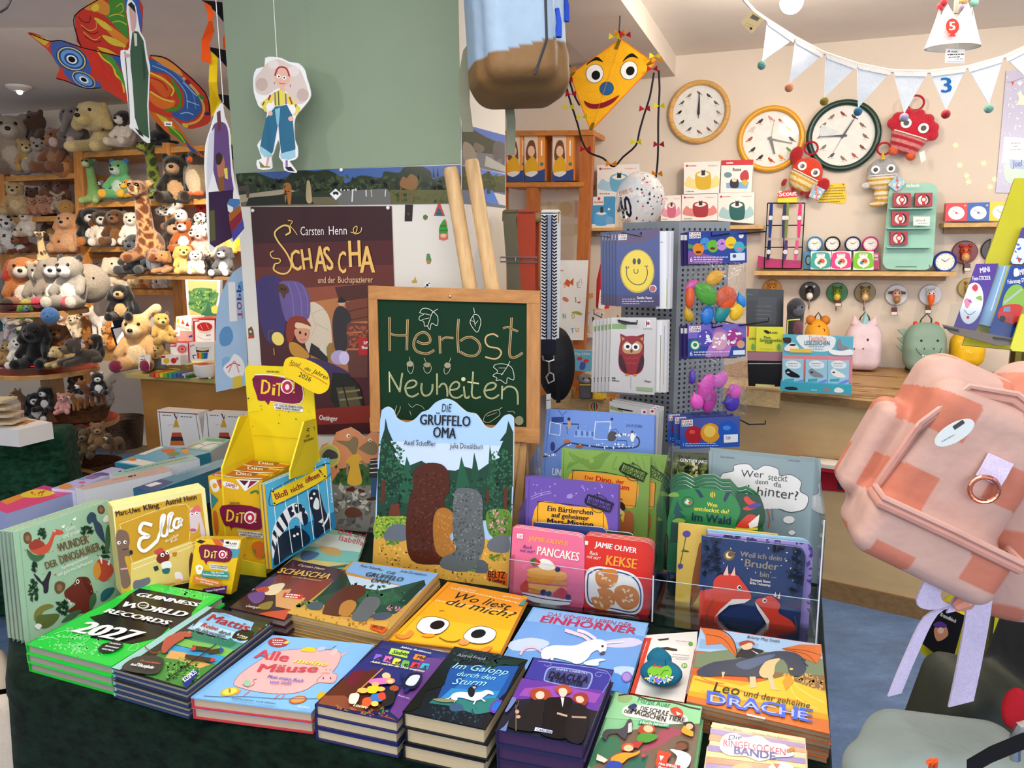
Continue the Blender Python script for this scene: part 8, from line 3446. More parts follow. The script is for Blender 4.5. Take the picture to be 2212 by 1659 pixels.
for xs,y1,c,w_,lab in(((1100,1104,1108,1112),640,'6a6450',.042,'olive woven bag strap on the wooden peg'),((1137,1137,1136,1137),645,'a8442e',.058,'rust-red bag strap with a silver slider on the wooden peg'),((1187,1187,1186,1184),735,'e8e8e8',.052,'black and white patterned bag strap on the wooden peg')):
 pts=[at(xs[0],462,2.478)]+[at(xs[i],462+(y1-462)*f,2.47)for i,f in((1,.3),(2,.6),(3,1))]
 st=thing('bag_strap',lab,'strap',pts[-1])
 mb=MB()
 mb.ribbon(pts,w_,RT,c,.004)
 mb.ribbon([p+V((.012,.05,0))for p in pts],w_,RT,c,.004)
 mb.ribbon([pts[0]+V((0,0,.006)),pts[0]+V((.006,.025,.012)),pts[0]+V((.012,.05,.006))],w_,RT,c,.004)
 b_=mb.build('webbing','fabric',st)
 if y1==735:
  mb=MB()
  art(mb,face(1187,600,2.467,0,0),'\n'.join([f"L 14141c 3.2 {1170},{465 + i * 7} {1177},{469 + i * 7} {1181},{465 + i * 7}" for i in range(38)]+[f"L 14141c 3.2 {1193},{465 + i * 7} {1197},{469 + i * 7} {1203},{465 + i * 7}" for i in range(38)]+["L 14141c 2 1182,464 1181,733","L 14141c 2 1192,464 1191,733","L 8a98b8 6 1187,464 1186,733"]))
  mb.build('strap_pattern','fabric',b_)
 else:
  mb=MB()
  c0=at(xs[1],556,2.464)
  mb.tube([c0-RT*.034,c0+RT*.034,c0+RT*.034-V((0,0,.014)),c0-RT*.034-V((0,0,.014)),c0-RT*.034],.003,'c8c8c8',6)
  mb.build('slider','metal',st)
bc=at(1207,788,2.56)
t=thing('shoulder_bag','black leather half-moon shoulder bag with a silver clip hanging below the patterned strap','bag',bc-V((0,0,.12)))
vs,q,rg=sdf_mesh([('e',(0,0,0),(.055,.035,.125),0),('e',(-.03,0,.02),(.04,.03,.11),0)],40,.03)
soft_object('bag_body',vs+np.array([0,0,.12]),q,np.tile(lin('16161a'),(len(vs),1)),'nylon',t)
mb=MB()
mb.ribbon([at(1184,733,2.46),at(1184,765,2.46)],.05,RT,'1a1d2c',.006)
mb.build('leather_tab','fabric',t)
mb=MB()
mb.tube([at(x,y,2.455)for x,y in((1172,768),(1174,778),(1186,781),(1197,777),(1197,768))],.003,'d8d8d8',6)
mb.tube([at(x,y,2.455)for x,y in((1186,781),(1187,805),(1180,815),(1185,828),(1197,822),(1195,808),(1187,805))],.003,'d8d8d8',6)
mb.build('clip','metal',t)
mb=MB()
mb.ribbon([at(1205,820,2.44),at(1206,850,2.44),at(1206,870,2.44)],.014,RT,'141416',.004)
mb.build('zip_pull','fabric',t)
slab('price_card','white price tag hanging beside the black shoulder bag','tag',face(1188,850,2.42),'1180,852 1190,850 1190,885 1180,885',.001,'e8eef0',None,"Q 333 2 1181,866 1189,865",'paper',None,'tag_lettering')
def pack_body(name,lab,loc,prims,res,blend,colour,R,material='nylon',s=1):
 t=thing(name,lab,'backpack',loc)
 vs,q,rg=sdf_mesh(prims,res,blend)
 vs=vs*s
 cols=np.array([lin(colour(p,r))for p,r in zip(vs,rg)])
 soft_object('body',vs@np.array(R.to_3x3()).T,q,cols,material,t)
 return t,lambda x,y,z:V(loc)+R@V((x*s,y*s,z*s))
bo=at(1128,90,1.85)
R=Matrix.Rotation(math.radians(12),3,'Z')@Matrix.Rotation(math.radians(-3),3,'Y')
t,W=pack_body('backpack','pale blue school backpack with a brown base hanging beside the pillar top',bo,[('b',(.0,.05,.13),(.105,.085,.26),0,.05),('b',(-.02,-.05,.1),(.08,.05,.2),1,.035),('b',(.0,.03,-.06),(.1,.09,.06),0,.04),('b',(-.085,.02,.05),(.03,.07,.15),0,.025)],90,.02,lambda p,r:'7a5a34' if p[2]<-.025+.02*math.sin(p[0]*12)else('a8bccd' if p[0]>.05 else '8fa4b8'),R)
mb=MB()
mb.tube([W(.03,-.1,.3),W(.032,-.102,.1),W(.03,-.1,-.02),W(.0,-.1,-.09)],.003,'3a3a40',6)
mb.build('seam','fabric',t)
for a,c in(((.065,-.07,.05),'2a4ab0'),((.03,-.1,.17),'2a4ab0'),((.105,0,.1),'2a4ab0')):
 mb=MB()
 p=W(*a)
 mb.tube([p,p+V((.004,-.008,-.03)),p+V((.002,-.008,-.06))],[.005,.006,.008],c,8)
 mb.build('zip_pull','fabric',t,True)
for pts,w_ in(([(1046,-20),(1042,60),(1020,100),(1022,160),(1030,165),(1036,120),(1042,70)],.026),([(1040,70),(1012,110),(1003,160),(1003,220),(1011,285)],.026),([(1085,190),(1098,215),(1104,260),(1103,335)],.022)):
 mb=MB()
 mb.ribbon([at(x,y,1.95)for x,y in pts],w_,RT,'7d7d68',.004)
 mb.build('strap','fabric',t)
mb=MB()
mb.tube([W(0,.1,.38),V((W(0,.1,.38).x,W(0,.1,.38).y,CEIL))],.006,'6a6a60',6)
mb.build('hanging_loop','fabric',t)
# soft toys: shelves, round tiered stand, baskets
def pair(*a):
 out=[]
 for s in(-1,1):
  for p in a:
   f=lambda c:(c[0]*s,c[1],c[2])
   out.append((p[0],f(p[1]),f(p[2])if p[0]=='c' else p[2])+tuple(p[3:]))
 return out
SIT=[('e',(0,0,.3),(.25,.21,.31),0),('e',(0,-.12,.28),(.16,.12,.2),1)]+pair(('c',(.2,-.05,.5),(.28,-.24,.3),0,.09,.08),('c',(.15,-.1,.11),(.24,-.42,.11),0,.12,.11),('e',(.25,-.5,.12),(.1,.06,.11),3))
HEAD=[('e',(0,-.05,.74),(.24,.22,.22),4),('e',(0,-.25,.68),(.12,.12,.1),1)]
LIE=[('e',(0,.2,.24),(.25,.42,.22),0)]+pair(('c',(.14,-.1,.16),(.22,-.55,.09),0,.1,.1),('e',(.23,-.6,.09),(.1,.08,.08),3),('c',(.2,.45,.12),(.28,.25,.1),0,.12,.09))
LH=[('e',(0,-.25,.62),(.26,.25,.25),4),('e',(0,-.5,.54),(.13,.15,.12),1)]
QUAD=[('e',(0,.15,.48),(.18,.38,.19),0),('c',(0,-.15,.55),(0,-.35,.78),0,.14,.12),('e',(0,-.42,.84),(.14,.2,.14),4),('e',(0,-.6,.79),(.09,.09,.08),1)]+pair(('c',(.11,-.1,.4),(.12,-.12,.05),3,.08,.07),('c',(.11,.4,.4),(.12,.42,.05),3,.08,.07),('e',(.12,-.35,.98),(.05,.04,.08),2))
KIND={'bear':(SIT+HEAD+pair(('e',(.19,-.02,.93),(.08,.05,.08),2)),.25,.78,(0,-.37,.71)),'dog':(SIT+HEAD+pair(('c',(.2,-.02,.86),(.27,-.08,.6),2,.06,.09)),.24,.78,(0,-.37,.72)),'lie':(LIE+LH+pair(('c',(.2,-.2,.8),(.28,-.26,.48),2,.07,.1)),.46,.68,(0,-.65,.58)),'monkey':(SIT+[('e',(0,-.05,.74),(.23,.22,.24),4),('e',(0,-.2,.68),(.17,.12,.13),1)]+pair(('e',(.25,-.03,.76),(.07,.05,.09),2)),.25,.8,(0,-.32,.7)),'elephant':(SIT+HEAD[:1]+[('c',(0,-.25,.7),(0,-.42,.38),1,.09,.06)]+pair(('e',(.33,.02,.74),(.18,.05,.21),2)),.24,.8,None),'rabbit':(SIT+HEAD+pair(('c',(.1,0,.9),(.34,.0,1.05),2,.06,.09)),.24,.78,(0,-.37,.71)),'tall':([('e',(0,.08,.2),(.17,.2,.2),0),('c',(0,0,.3),(0,-.06,.82),0,.11,.08),('e',(0,-.12,.88),(.1,.15,.1),4),('e',(0,-.24,.85),(.07,.07,.06),1)]+pair(('c',(.1,-.05,.1),(.16,-.25,.06),3,.08,.07),('e',(.11,-.05,.95),(.06,.03,.04),2)),.2,.91,None),'bird':([('e',(0,0,.38),(.26,.23,.38),0),('e',(0,-.12,.34),(.18,.14,.28),1),('e',(0,-.04,.8),(.2,.19,.18),4),('c',(0,-.2,.78),(0,-.33,.75),3,.06,.02)]+pair(('e',(.27,.02,.42),(.06,.12,.26),2),('e',(.12,-.2,.05),(.1,.14,.05),3)),.2,.84,None),'quad':(QUAD,.5,.9,(0,-.69,.8)),'seal':([('e',(0,.25,.24),(.26,.5,.22),0),('e',(0,-.2,.5),(.22,.22,.24),4),('e',(0,-.38,.44),(.12,.1,.09),1)]+pair(('e',(.3,-.05,.1),(.16,.1,.05),3)),.36,.56,(0,-.48,.48)),'ball':([('e',(0,0,.5),(.5,.4,.5),0),('e',(0,-.3,.45),(.25,.15,.2),1)],.3,.65,(0,-.45,.5)),}
PROTO={}
WR=random.Random(11)
EYE_ME=MB()
EYE_ME.ball((0,0,0),1,'0c0a0a',None,5,8)
eo=EYE_ME.build('eye','plastic',None,2,(0,0,0))
EYE_ME=eo.data
bpy.data.objects.remove(eo)
SHA,SHF=WALL.off(.40),WALL.off(.70)
CRP,CTP=face(110,700,4.25,-18,0),face(420,800,4.0,-19.8,0)
PLN={'A':SHA,'B':WALL.off(.26),'F':SHF,'C':CRP,'D':CRP.off(.16),'E':CRP.off(-.16),'M':WALL.off(.62),'T':CTP.off(-.12)}
def toy(kind,plane,px,py,h,yaw,cols,label,spots=None):
 pl=PLN[plane]
 pr,ey,ez,nose=KIND[kind]
 if kind not in PROTO:
  PROTO[kind]=sdf_mesh(pr,40 if kind=='tall' else 30,.05)
 vs,q,rg=PROTO[kind]
 o=pl.hit(px,py)
 k=pl.scale(px,py)*h*1.14/max(.9,vs[:,2].max())
 t=thing('plush_toy',label,'plush toy',o,'soft toys of the plush corner')
 c=cols.split()
 c=(c+[c[0]]*5)[:5]if len(c)<5 else c
 V4=np.array([lin(x)for x in c])[rg]
 if spots:
  sc,n,r=(spots.split()+['60','.07'])[:3]
  rr=np.random.RandomState(int(px))
  pts=vs[rr.randint(0,len(vs),int(n))]
  d=np.sort(np.linalg.norm(vs[:,None]-pts[None],axis=2),axis=1)
  V4[(d[:,0]<float(r))&(d[:,1]-d[:,0]>.02)]=lin(sc)
 R=Matrix.Rotation(math.radians(yaw+14),3,'Z')
 soft_object('body',(vs*k)@np.array(R).T,q,V4,'plush',t)
 dark=sum(lin(c[4])[:3])<.06
 for s in(-1,1):
  e=bpy.data.objects.new('eye',EYE_ME)
  COL.objects.link(e)
  e.parent=t
  hd=[p for p in pr if p[3]==4 or kind=='ball'][0]
  x=hd[2][0]*.42*s
  yy=hd[1][1]-hd[2][1]*.86
  e.location=R@(V((x,yy,hd[1][2]+hd[2][2]*.3))*k)
  e.scale=[k*.03]*3
 if nose:
  e=bpy.data.objects.new('nose',EYE_ME)
  COL.objects.link(e)
  e.parent=t
  e.location=R@(V(nose)*k)
  e.scale=(k*.05,k*.035,k*.035)
 return t
for ln in """
bear A 36 378 112 10 a89684,c8b8a6,98867a,b8a898 big grey-beige bear slumped at the end of the upper plush shelf
bear B 88 338 84 -40 5a4030 dark brown bear with its back to the wall above the upper plush shelf
bear A 64 374 62 15 c09a5a,e0cfa0 small honey bear leaning on the big grey-beige bear
bear A 95 374 66 0 ab9c90 small grey bear in the middle of the upper plush shelf
bear A 132 374 84 -35 8a5a3a,a87850 chestnut bear with its snout to the side on the upper plush shelf
ball A 140 385 46 10 b8794a,d89a5c glittery round tan plush sole resting at the shelf post
elephant A 172 323 78 -30 7a706a,8a807a,6a605c,c8b0a8 grey elephant with raised trunk on the top plush shelf
lie A 226 335 96 -20 dcc88e,d8c080,d0b678 large golden retriever lying on the top plush shelf
dog A 276 318 66 -30 efe4d4,f0e8dc,3a2a20,f0e4d0,2a2420 black, brown and white dog beside the golden retriever
seal A 352 314 60 30 0c0c12 large black plush animal lying on the top plush shelf
bear A 40 466 64 5 c8aa7a,dcc498 beige teddy sitting upright on the second plush shelf
bear B 76 460 48 -20 6a4a38 dark brown bear in the shade behind the beige teddy
bear B 104 440 44 15 8a6048 brown bear high at the rear of the second plush shelf
bear B 140 446 52 -10 7a4c38 russet bear at the rear beside the shelf post
bear A 74 465 34 10 c48c68 small rosy bear next to the beige teddy
bear A 94 464 37 0 c08a6c small rosy bear, middle of three in front
bear A 113 462 32 -15 b8846a small rosy bear, last of three in front
rabbit A 128 455 36 5 b8a890 small grey-beige rabbit on the second plush shelf
ball A 145 466 30 10 b88c50 spiky tan hedgehog lying by the shelf post
dog A 24 548 74 15 f0ece4,f4f0ea,1a1a1c,f0ece4 dalmatian puppy at the shelf end|1a1818 46 .05
dog A 66 512 50 -10 e8dcc8,f4ece0,b8905c shaggy white terrier with tan ears on the third plush shelf
lie A 56 548 42 -20 7a3f24,a8683a reddish brown dachshund under the white terrier
bear B 112 520 52 20 5a3f28,b8905a,3a2a1c dark-maned lion in the shade of the third plush shelf
dog A 156 545 74 -12 e2aa78,eebc90,d8986a apricot curly dog beside the shelf post
bear A 122 548 38 10 d8a070 small apricot puppy next to the curly dog
tall A 205 440 82 -15 8fbf70,d8dfa0,6a9a58,a8cf80,5f8f5f green long-necked dinosaur on the second shelf behind the post
quad A 235 430 36 -30 8a8680,d8d4cc,4a4644 grey badger with red mouth by the green dinosaur
bear A 266 430 74 -20 6ab87a,c8e0d0,3a7ac0,e8b030 green dragon with blue horns on the second shelf
lie A 292 428 36 -55 eaa020,f0c040,d8801a orange bearded lizard in front of the green dragon
tall A 338 432 108 -35 7a8a30,a8b04a,5a6a24,8a9a3a huge turtle-patterned green dinosaur on the second shelf|2f3f22 60 .09
bear A 386 440 92 -5 17130f,c09a70,201a16,2a1e16 black sheep with a tan face hanging off the second shelf
bird A 430 425 84 -25 8a7a62,c8b89a,5f5444,f0601c,3a342c grey speckled bird with orange beak and feet
dog A 202 531 70 12 1c1816,f4efe6,14110f,c87a3a bernese puppy, first on the third shelf behind the post
dog A 228 532 66 5 e8dcc8,f4efe6,6a3a20,f0e8dc,3a2a20 brown and white puppy between the bernese and the dachshund
dog A 258 530 66 -8 5f3c1e,8a5c30,4a2c16,7a5028 glossy brown dachshund puppy with a tag on the third shelf
bear A 291 530 64 0 f2ece0,f6f0e6,6a625c white cat with dark ears on the third shelf
quad B 272 486 32 -30 1a1a1e black cat peering over the third shelf row
tall F 322 566 150 -12 c89a68,d8c08a,c8a070,a87848,b8804c tall giraffe standing before the shelves|6a3a1e 85 .085
seal A 374 470 46 60 e8e4dc,d8d4cc,1a1a1a black and white striped badger lying above the front shelf|1c1c1c 40 .06
seal A 398 498 48 -10 f2eee8,f6f2ec white seal pup above the fox
bear B 440 490 48 0 c8281e red lobster plush in the upper corner beside the cut-out
monkey A 382 556 74 10 241a14,c89a78,8a6044 chimpanzee with pale face and hands behind the front shelf
dog A 404 545 64 -12 a85a24,f6f0e8,3a2416 fox with a white chest behind the front shelf
dog A 438 512 46 -15 f0ece0,f4efe6,1a1816 small dalmatian head above the pink pig|1a1818 50 .05
bear A 438 556 56 -10 e8b8b0,f0c8c0 pink pig sitting behind the front shelf
monkey F 298 592 74 -15 3a3d42,4a4e54,34373c charcoal gorilla at the end of the front shelf
bird F 337 590 46 15 8a9ab0,f2eee8,6a7a92,d8a050 grey-blue penguin next to the charcoal gorilla
lie F 366 590 44 -30 b08050,9a6a40,8a5c36 brown capybara lying on the front shelf
bear B 375 568 30 0 c89a58 little tan bear peeking over the capybara
dog F 400 592 54 10 d8ae5c,e8c880,c89a48 golden labrador puppy on the front shelf
dog F 426 592 44 5 f2ece2,f6f2ea,5a4a40 white puppy with one dark ear on the front shelf
quad F 456 594 40 -10 0e0e12 black cat with pointed ears on the front shelf
dog F 490 596 56 -25 5a5a5e,f2eee8,4a4a4e,f2eee8 grey and white husky at the end of the front shelf
bear A 470 556 42 0 ecdcb8 cream bear behind the black cat
bird A 505 548 44 -15 ecd02a,f4e070,e0c020,e88a1a yellow duck at the pillar edge above the husky
bear A 482 540 36 10 d8b078 sandy bear beside the yellow duck
lie A 248 624 62 25 f4e6cc,f6ecd8,ecdcc0 woolly cream lamb lying on the fourth shelf
seal B 214 606 40 20 7a6a60 grey-brown seal in the shade over the lamb
bear A 218 626 44 5 e0c4ba,ecd4cc rosy-white rabbit sitting by the big cushion
dog A 296 622 42 10 e8d2a4,f0e0bc cream dog standing behind the penguin bag
dog A 322 622 40 -10 c08450,e0b080 light brown puppy with red tag on the fourth shelf
bear A 350 622 42 0 f0ece6,f4f0ea,1a1a1a zebra sitting at the end of the fourth shelf|1c1a1a 30 .06
quad C 22 668 108 -30 8a8780,a8a49a,7a8a80 grey felt donkey at the edge of the upper round tier
dog C 60 666 96 10 b8723a,e8dccc,a8382a,5a4a3c fox with a brown head and orange trousers on the upper round tier
bear C 96 664 88 8 9a8f80,efe6d4,b8a488,d8c05a beige tiger in dungarees on the upper round tier
dog C 126 662 92 5 8a7f72,f0e8e0,7a7064,d85a6a grey dog with a red nose on the upper round tier
bear C 164 662 98 -20 9a948a,e8e4dc,2a2a2c,e8dcc8 grey bear with pale muzzle on the upper round tier
ball E 196 655 74 0 a09688 large round grey cushion toy behind the grey bear
tall C 94 572 62 10 c8a878,8a7a60,c8b088 giraffe with huge round eyes above the upper round tier|4a3420 40 .07
lie D 54 690 34 30 7aa83a,6a94c0 green and blue striped felt foot over the tier edge
ball D 110 700 32 0 4f7fb8 blue felt shoe dangling from the tier
bird M 8 716 40 0 1f4f60 petrol blue bird at the picture edge
quad M 22 722 46 -20 f0ece4,f4f0e8,1a1a1a white and black goat beside the petrol bird
lie M 52 700 36 -30 e2d6c0 pale woolly lamb under the upper round tier
lie M 58 738 34 10 2f5f24,4a7a34 dark green frog lying under the lamb
bird M 84 735 34 -10 f0c838,f4d860,e8b820,e88a1a yellow duckling next to the frog
lie M 76 712 38 -40 e8dcc4,d8c8ac cream dog with a black nose under the upper tier
elephant M 34 752 54 -20 a8a4ac,b8b4bc,8f8b94,c8c0c8 light grey elephant with big ears above the middle tier
bear M 138 722 46 0 d8a87c,f2e8dc tan and white hedgehog beside the tier post
dog M 166 728 44 -10 f2dfb8,f6ead0 cream puppy with a red tag under the grey bear
quad M 192 722 44 -20 b87a34,efe4d0,a86a2a fawn with dark eyes looking sideways
quad M 218 728 62 -30 f4eee6,f2d8d0,f0e8c8 white unicorn with fluffy mane beneath the cushion toy
dog M 252 718 46 10 c07c30,f2e8dc,a86420 beagle puppy beneath the penguin bag
bear M 270 700 34 0 f0c050 yellow toy dragon tail tip behind the beagle
bear M 250 752 42 15 d8862a,e8a850 orange chow puppy in the wooden tray
dog M 232 742 34 -15 e0b070 small fawn puppy beside the orange chow
dog D 26 788 46 -20 a8854e,b8965c,90703c tan puppy at the edge of the middle round tier
dog D 52 792 60 0 efe8dc,f4efe6,d8d0c4 white sheepdog puppy on the middle round tier
dog D 86 792 84 -10 0c0c0f big black labrador on the middle round tier
dog C 130 775 66 5 6a3f1e,8a5a30,5a3418 brown floppy-eared dog by the tier post
lie D 136 790 40 -35 d8bc82,e8d0a0,c8aa6c tan cow lying in front of the brown dog
lie D 178 786 52 -50 4a4038,7a6248 dark dachshund stretched out on the middle round tier
dog C 214 778 50 -40 121013,8a5a30 black dachshund at the rim of the middle round tier
elephant M 162 752 44 20 9a949a grey elephant seen from behind over the middle tier
quad D 62 892 52 -30 7a5836,a88458,9a7a50 brown moose with pale antlers beside the basket
dog D 84 908 54 5 16151a,f4f0e8,121115,f4f0e8 bernese puppy sitting on the red tier
dog D 104 886 46 -15 1a191e,f0ece4,141318 second bernese leaning behind the first on the red tier
elephant D 56 908 26 10 e0a8a4 pink foot of a toy on the red tier rim
bear D 140 892 40 0 e8a8a0,f0b8b0 pink pig in the oval basket
quad D 168 886 38 -20 b87838,f0e4d0 brown and white guinea pig in the oval basket
quad D 200 876 56 -30 8a4f24,f2ece2,a8642e brown calf climbing out of the oval basket
bear D 214 852 44 15 1a1a1c,f4f0ea,d8d0cc black and white cow on top of the oval basket
rabbit C 236 872 48 -15 9a9288,c8c0b6 grey hare behind the oval basket
dog C 168 850 40 5 3a2a22 dark brown beaver behind the tier post
elephant D 152 990 66 0 5a4438,6a5244 brown hippo in the bottom basket
bear D 192 985 56 -10 5f5030,7a6a44,544628 olive-brown bear with a white tag in the bottom basket
bear D 216 968 52 10 8a6a44,a8865c wavy brown bear behind the olive one
quad D 250 978 46 -20 6a4c30,e8e0d0,2a2018 brown and white badger at the basket rim
elephant D 138 1004 46 15 d8b8b4,e4c8c4 pale pink elephant in the bottom basket
bear D 166 1002 44 -5 a87c44,c8a468,e8d8b8 small lion with a cream mane in the bottom basket
bear C 132 955 34 0 d0ccc8 pale grey toy back in the bottom basket
rabbit T 306 796 122 -8 d4a870,e8cfa4,dfc090,8a2a48 tan long-eared rabbit sitting in its grey gift box
bear T 352 742 60 20 c8a050,d8b870,5a4028 shaggy lion behind the grey gift box
seal T 350 778 40 -20 dcb86c sandy animal lying beside the gift box
""".strip().split('\n'):
 ln,_,sp=ln.partition('|')
 a=ln.split(' ',7)
 toy(a[0],a[1],*[float(x)for x in a[2:6]],a[6].replace(',',' '),a[7],sp or None)
t=thing('plush_shelf','tall pine shelving full of soft toys along the back wall','shelf unit',SHA.hit(190,900))
FR=WALL.off(.42)
for q in('158,322 178,322 196,830 176,830','350,308 366,308 380,600 362,600','-8,372 8,372 22,700 6,700','372,604 392,604 402,800 382,800'):
 mb=MB()
 mb.prism([FR.hit(*p)for p in pxs(q)],ND*-.05,'d8924a')
 mb.build('upright','woodv',t)
for q in('158,330 520,309','-30,383 165,374','-30,470 170,466','-20,551 184,548','178,436 520,428','184,534 520,530','190,628 380,622'):
 a,b=pxs(q)
 A,B=FR.hit(*a,-.01),FR.hit(*b,-.01)
 B.z=A.z=(A.z+B.z)/2
 mb=MB()
 mb.prism([A,B,B-ND*.39,A-ND*.39],V((0,0,-.035)),'d89a50')
 mb.build('shelf_board','wood',t)
for nm,lab,q,pl,dpt,col in(('front_shelf','dark-edged plank in front of the shelves that carries the gorilla and the husky','262,594 520,600',WALL.off(.78),.34,'8a6a44'),('toy_tray','wooden plank tray that carries the small toys under the round tier','-20,756 292,766',WALL.off(.72),.36,'d8a860')):
 a,b=pxs(q)
 A,B=pl.hit(*a),pl.hit(*b)
 B.z=A.z=(A.z+B.z)/2
 mb=MB()
 mb.prism([A,B,B-ND*dpt,A-ND*dpt],V((0,0,-.04 if nm=='toy_tray' else-.02)),col)
 one(mb,nm,lab,'shelf','wood')
t=thing('tiered_stand','round tiered wooden stand with red discs and a square post','display stand',CRP.hit(128,1060))
mb=MB()
A,B=CRP.hit(112,640),CRP.hit(140,1045)
A.x=B.x
A.y=B.y=CRP.hit(125,850).y
mb.box((A.x-.045,A.y-.035,0),(A.x+.045,A.y+.035,A.z),'b08450')
mb.build('post','woodv',t)
for py,x0,x1,c in((664,20,208,'7a2a22'),(792,24,226,'9a3024'),(906,30,252,'c0261e'),(1046,60,270,'a8201c')):
 p=CRP.hit((x0+x1)/2,py)
 r=(x1-x0)/2*CRP.scale(120,py)
 o=V((A.x+(.03 if py>800 else-.02),A.y,p.z-.01))
 mb=MB()
 mb.lathe(o,(0,0,1),[(0,-.025),(r,-.025),(r,-.004),(r-.004,0),(0,0)],['c8965a','c8965a','c8965a',c],40)
 mb.build('round_tier','wood',t)
 if py<800:
  mb=MB()
  mb.tube([o+V((r*.93*math.cos(a),r*.93*math.sin(a),.045))for a in[math.pi*(1.05+.9*i/16)for i in range(17)]],.005,'8a1a20',6)
  mb.build('guard_rail','metal',t)
for nm,lab,px,py,rx,h in(('wicker_basket','flat oval wicker basket of farm animals on the red tier',178,905,60,26),('wicker_basket','wooden chip basket with a bent handle on the bottom tier',190,1040,72,44),('wicker_basket','dark wicker basket on the floor beside the brown counter',268,965,46,66)):
 pl=PLN['C']if px!=268 else WALL.off(.8)
 o=pl.hit(px,py)
 k=pl.scale(px,py)
 tt=thing(nm,lab,'basket',o,'baskets in the plush corner')
 mb=MB()
 P=[]
 for f,z in((.82,0),(.9,.4),(1,.95),(1.03,1),(.97,1),(.85,.3),(0.01,.1)):
  P.append([o+V((math.cos(a)*rx*k*f,math.sin(a)*rx*.8*k*f,h*k*z))for a in[i*math.pi/14 for i in range(28)]])
 mb.grid(P,'6a4424' if px!=268 else '3f2e20',closed_v=True)
 mb.build('weave','wicker',tt,True)
 if px==190:
  mb=MB()
  mb.ribbon([o+V((math.cos(a)*rx*k*1.05,-rx*k*.8-.01,h*k*(.25+.8*math.sin(a))))for a in[i*math.pi/12 for i in range(13)]],.022,(0,1,.3),'b88a4a',.006)
  mb.build('handle','wood',tt)
o=at(270,700,4.35)
k=4.35/FPX
t=thing('pet_carrier','dark blue shell carry bag with a white mesh flap hanging before the shelves','bag',o)
vs,q,rg=sdf_mesh([('e',(0,.03,10*k),(31*k,.05,50*k),0),('c',(0,.02,58*k),(0,.02,75*k),0,8*k,6*k)],40,.02)
soft_object('shell',vs,q,np.tile(lin('1d2838'),(len(vs),1)),'nylon',t)
mb=MB()
P=[o+V((x*k,y,z*k))for x,y,z in((-24,-.03,-8),(26,-.03,2),(30,-.08,-30),(14,-.1,-46),(-2,-.1,-44))]
mb.prism(P,V((0,.01,0)),'e8e4e4')
mb.tube(P+[P[0]],.006,'121620',6)
mb.build('mesh_flap','fabric',t)
PLN['G']=face(270,690,4.27,0,0)
toy('dog','G',266,690,66,0,'111014 c8a070 0c0c0f','black and tan puppy riding in the dark blue shell bag')
t=thing('display_counter','tan plywood counter in front of the plush shelves','counter',CTP.hit(420,960))
A,B=CTP.hit(303,812),CTP.hit(560,836)
B.z=A.z=(A.z+B.z)/2
zc=A.z
mb=MB()
mb.prism([V((A.x,A.y,.0)),V((B.x,B.y,0)),V((B.x,B.y,zc)),V((A.x,A.y,zc))],ND*-.5,'b07c3c')
mb.build('body','plywood',t)
mb=MB()
e=NU*.08
mb.prism([A-e+ND*.03,B+ND*.03,B-ND*.5,A-e-ND*.5],V((0,0,.02)),'a8a050','b8a868')
mb.build('worktop','matte',t)
Z0=zc+.021
KT=CTP.off(-.05)
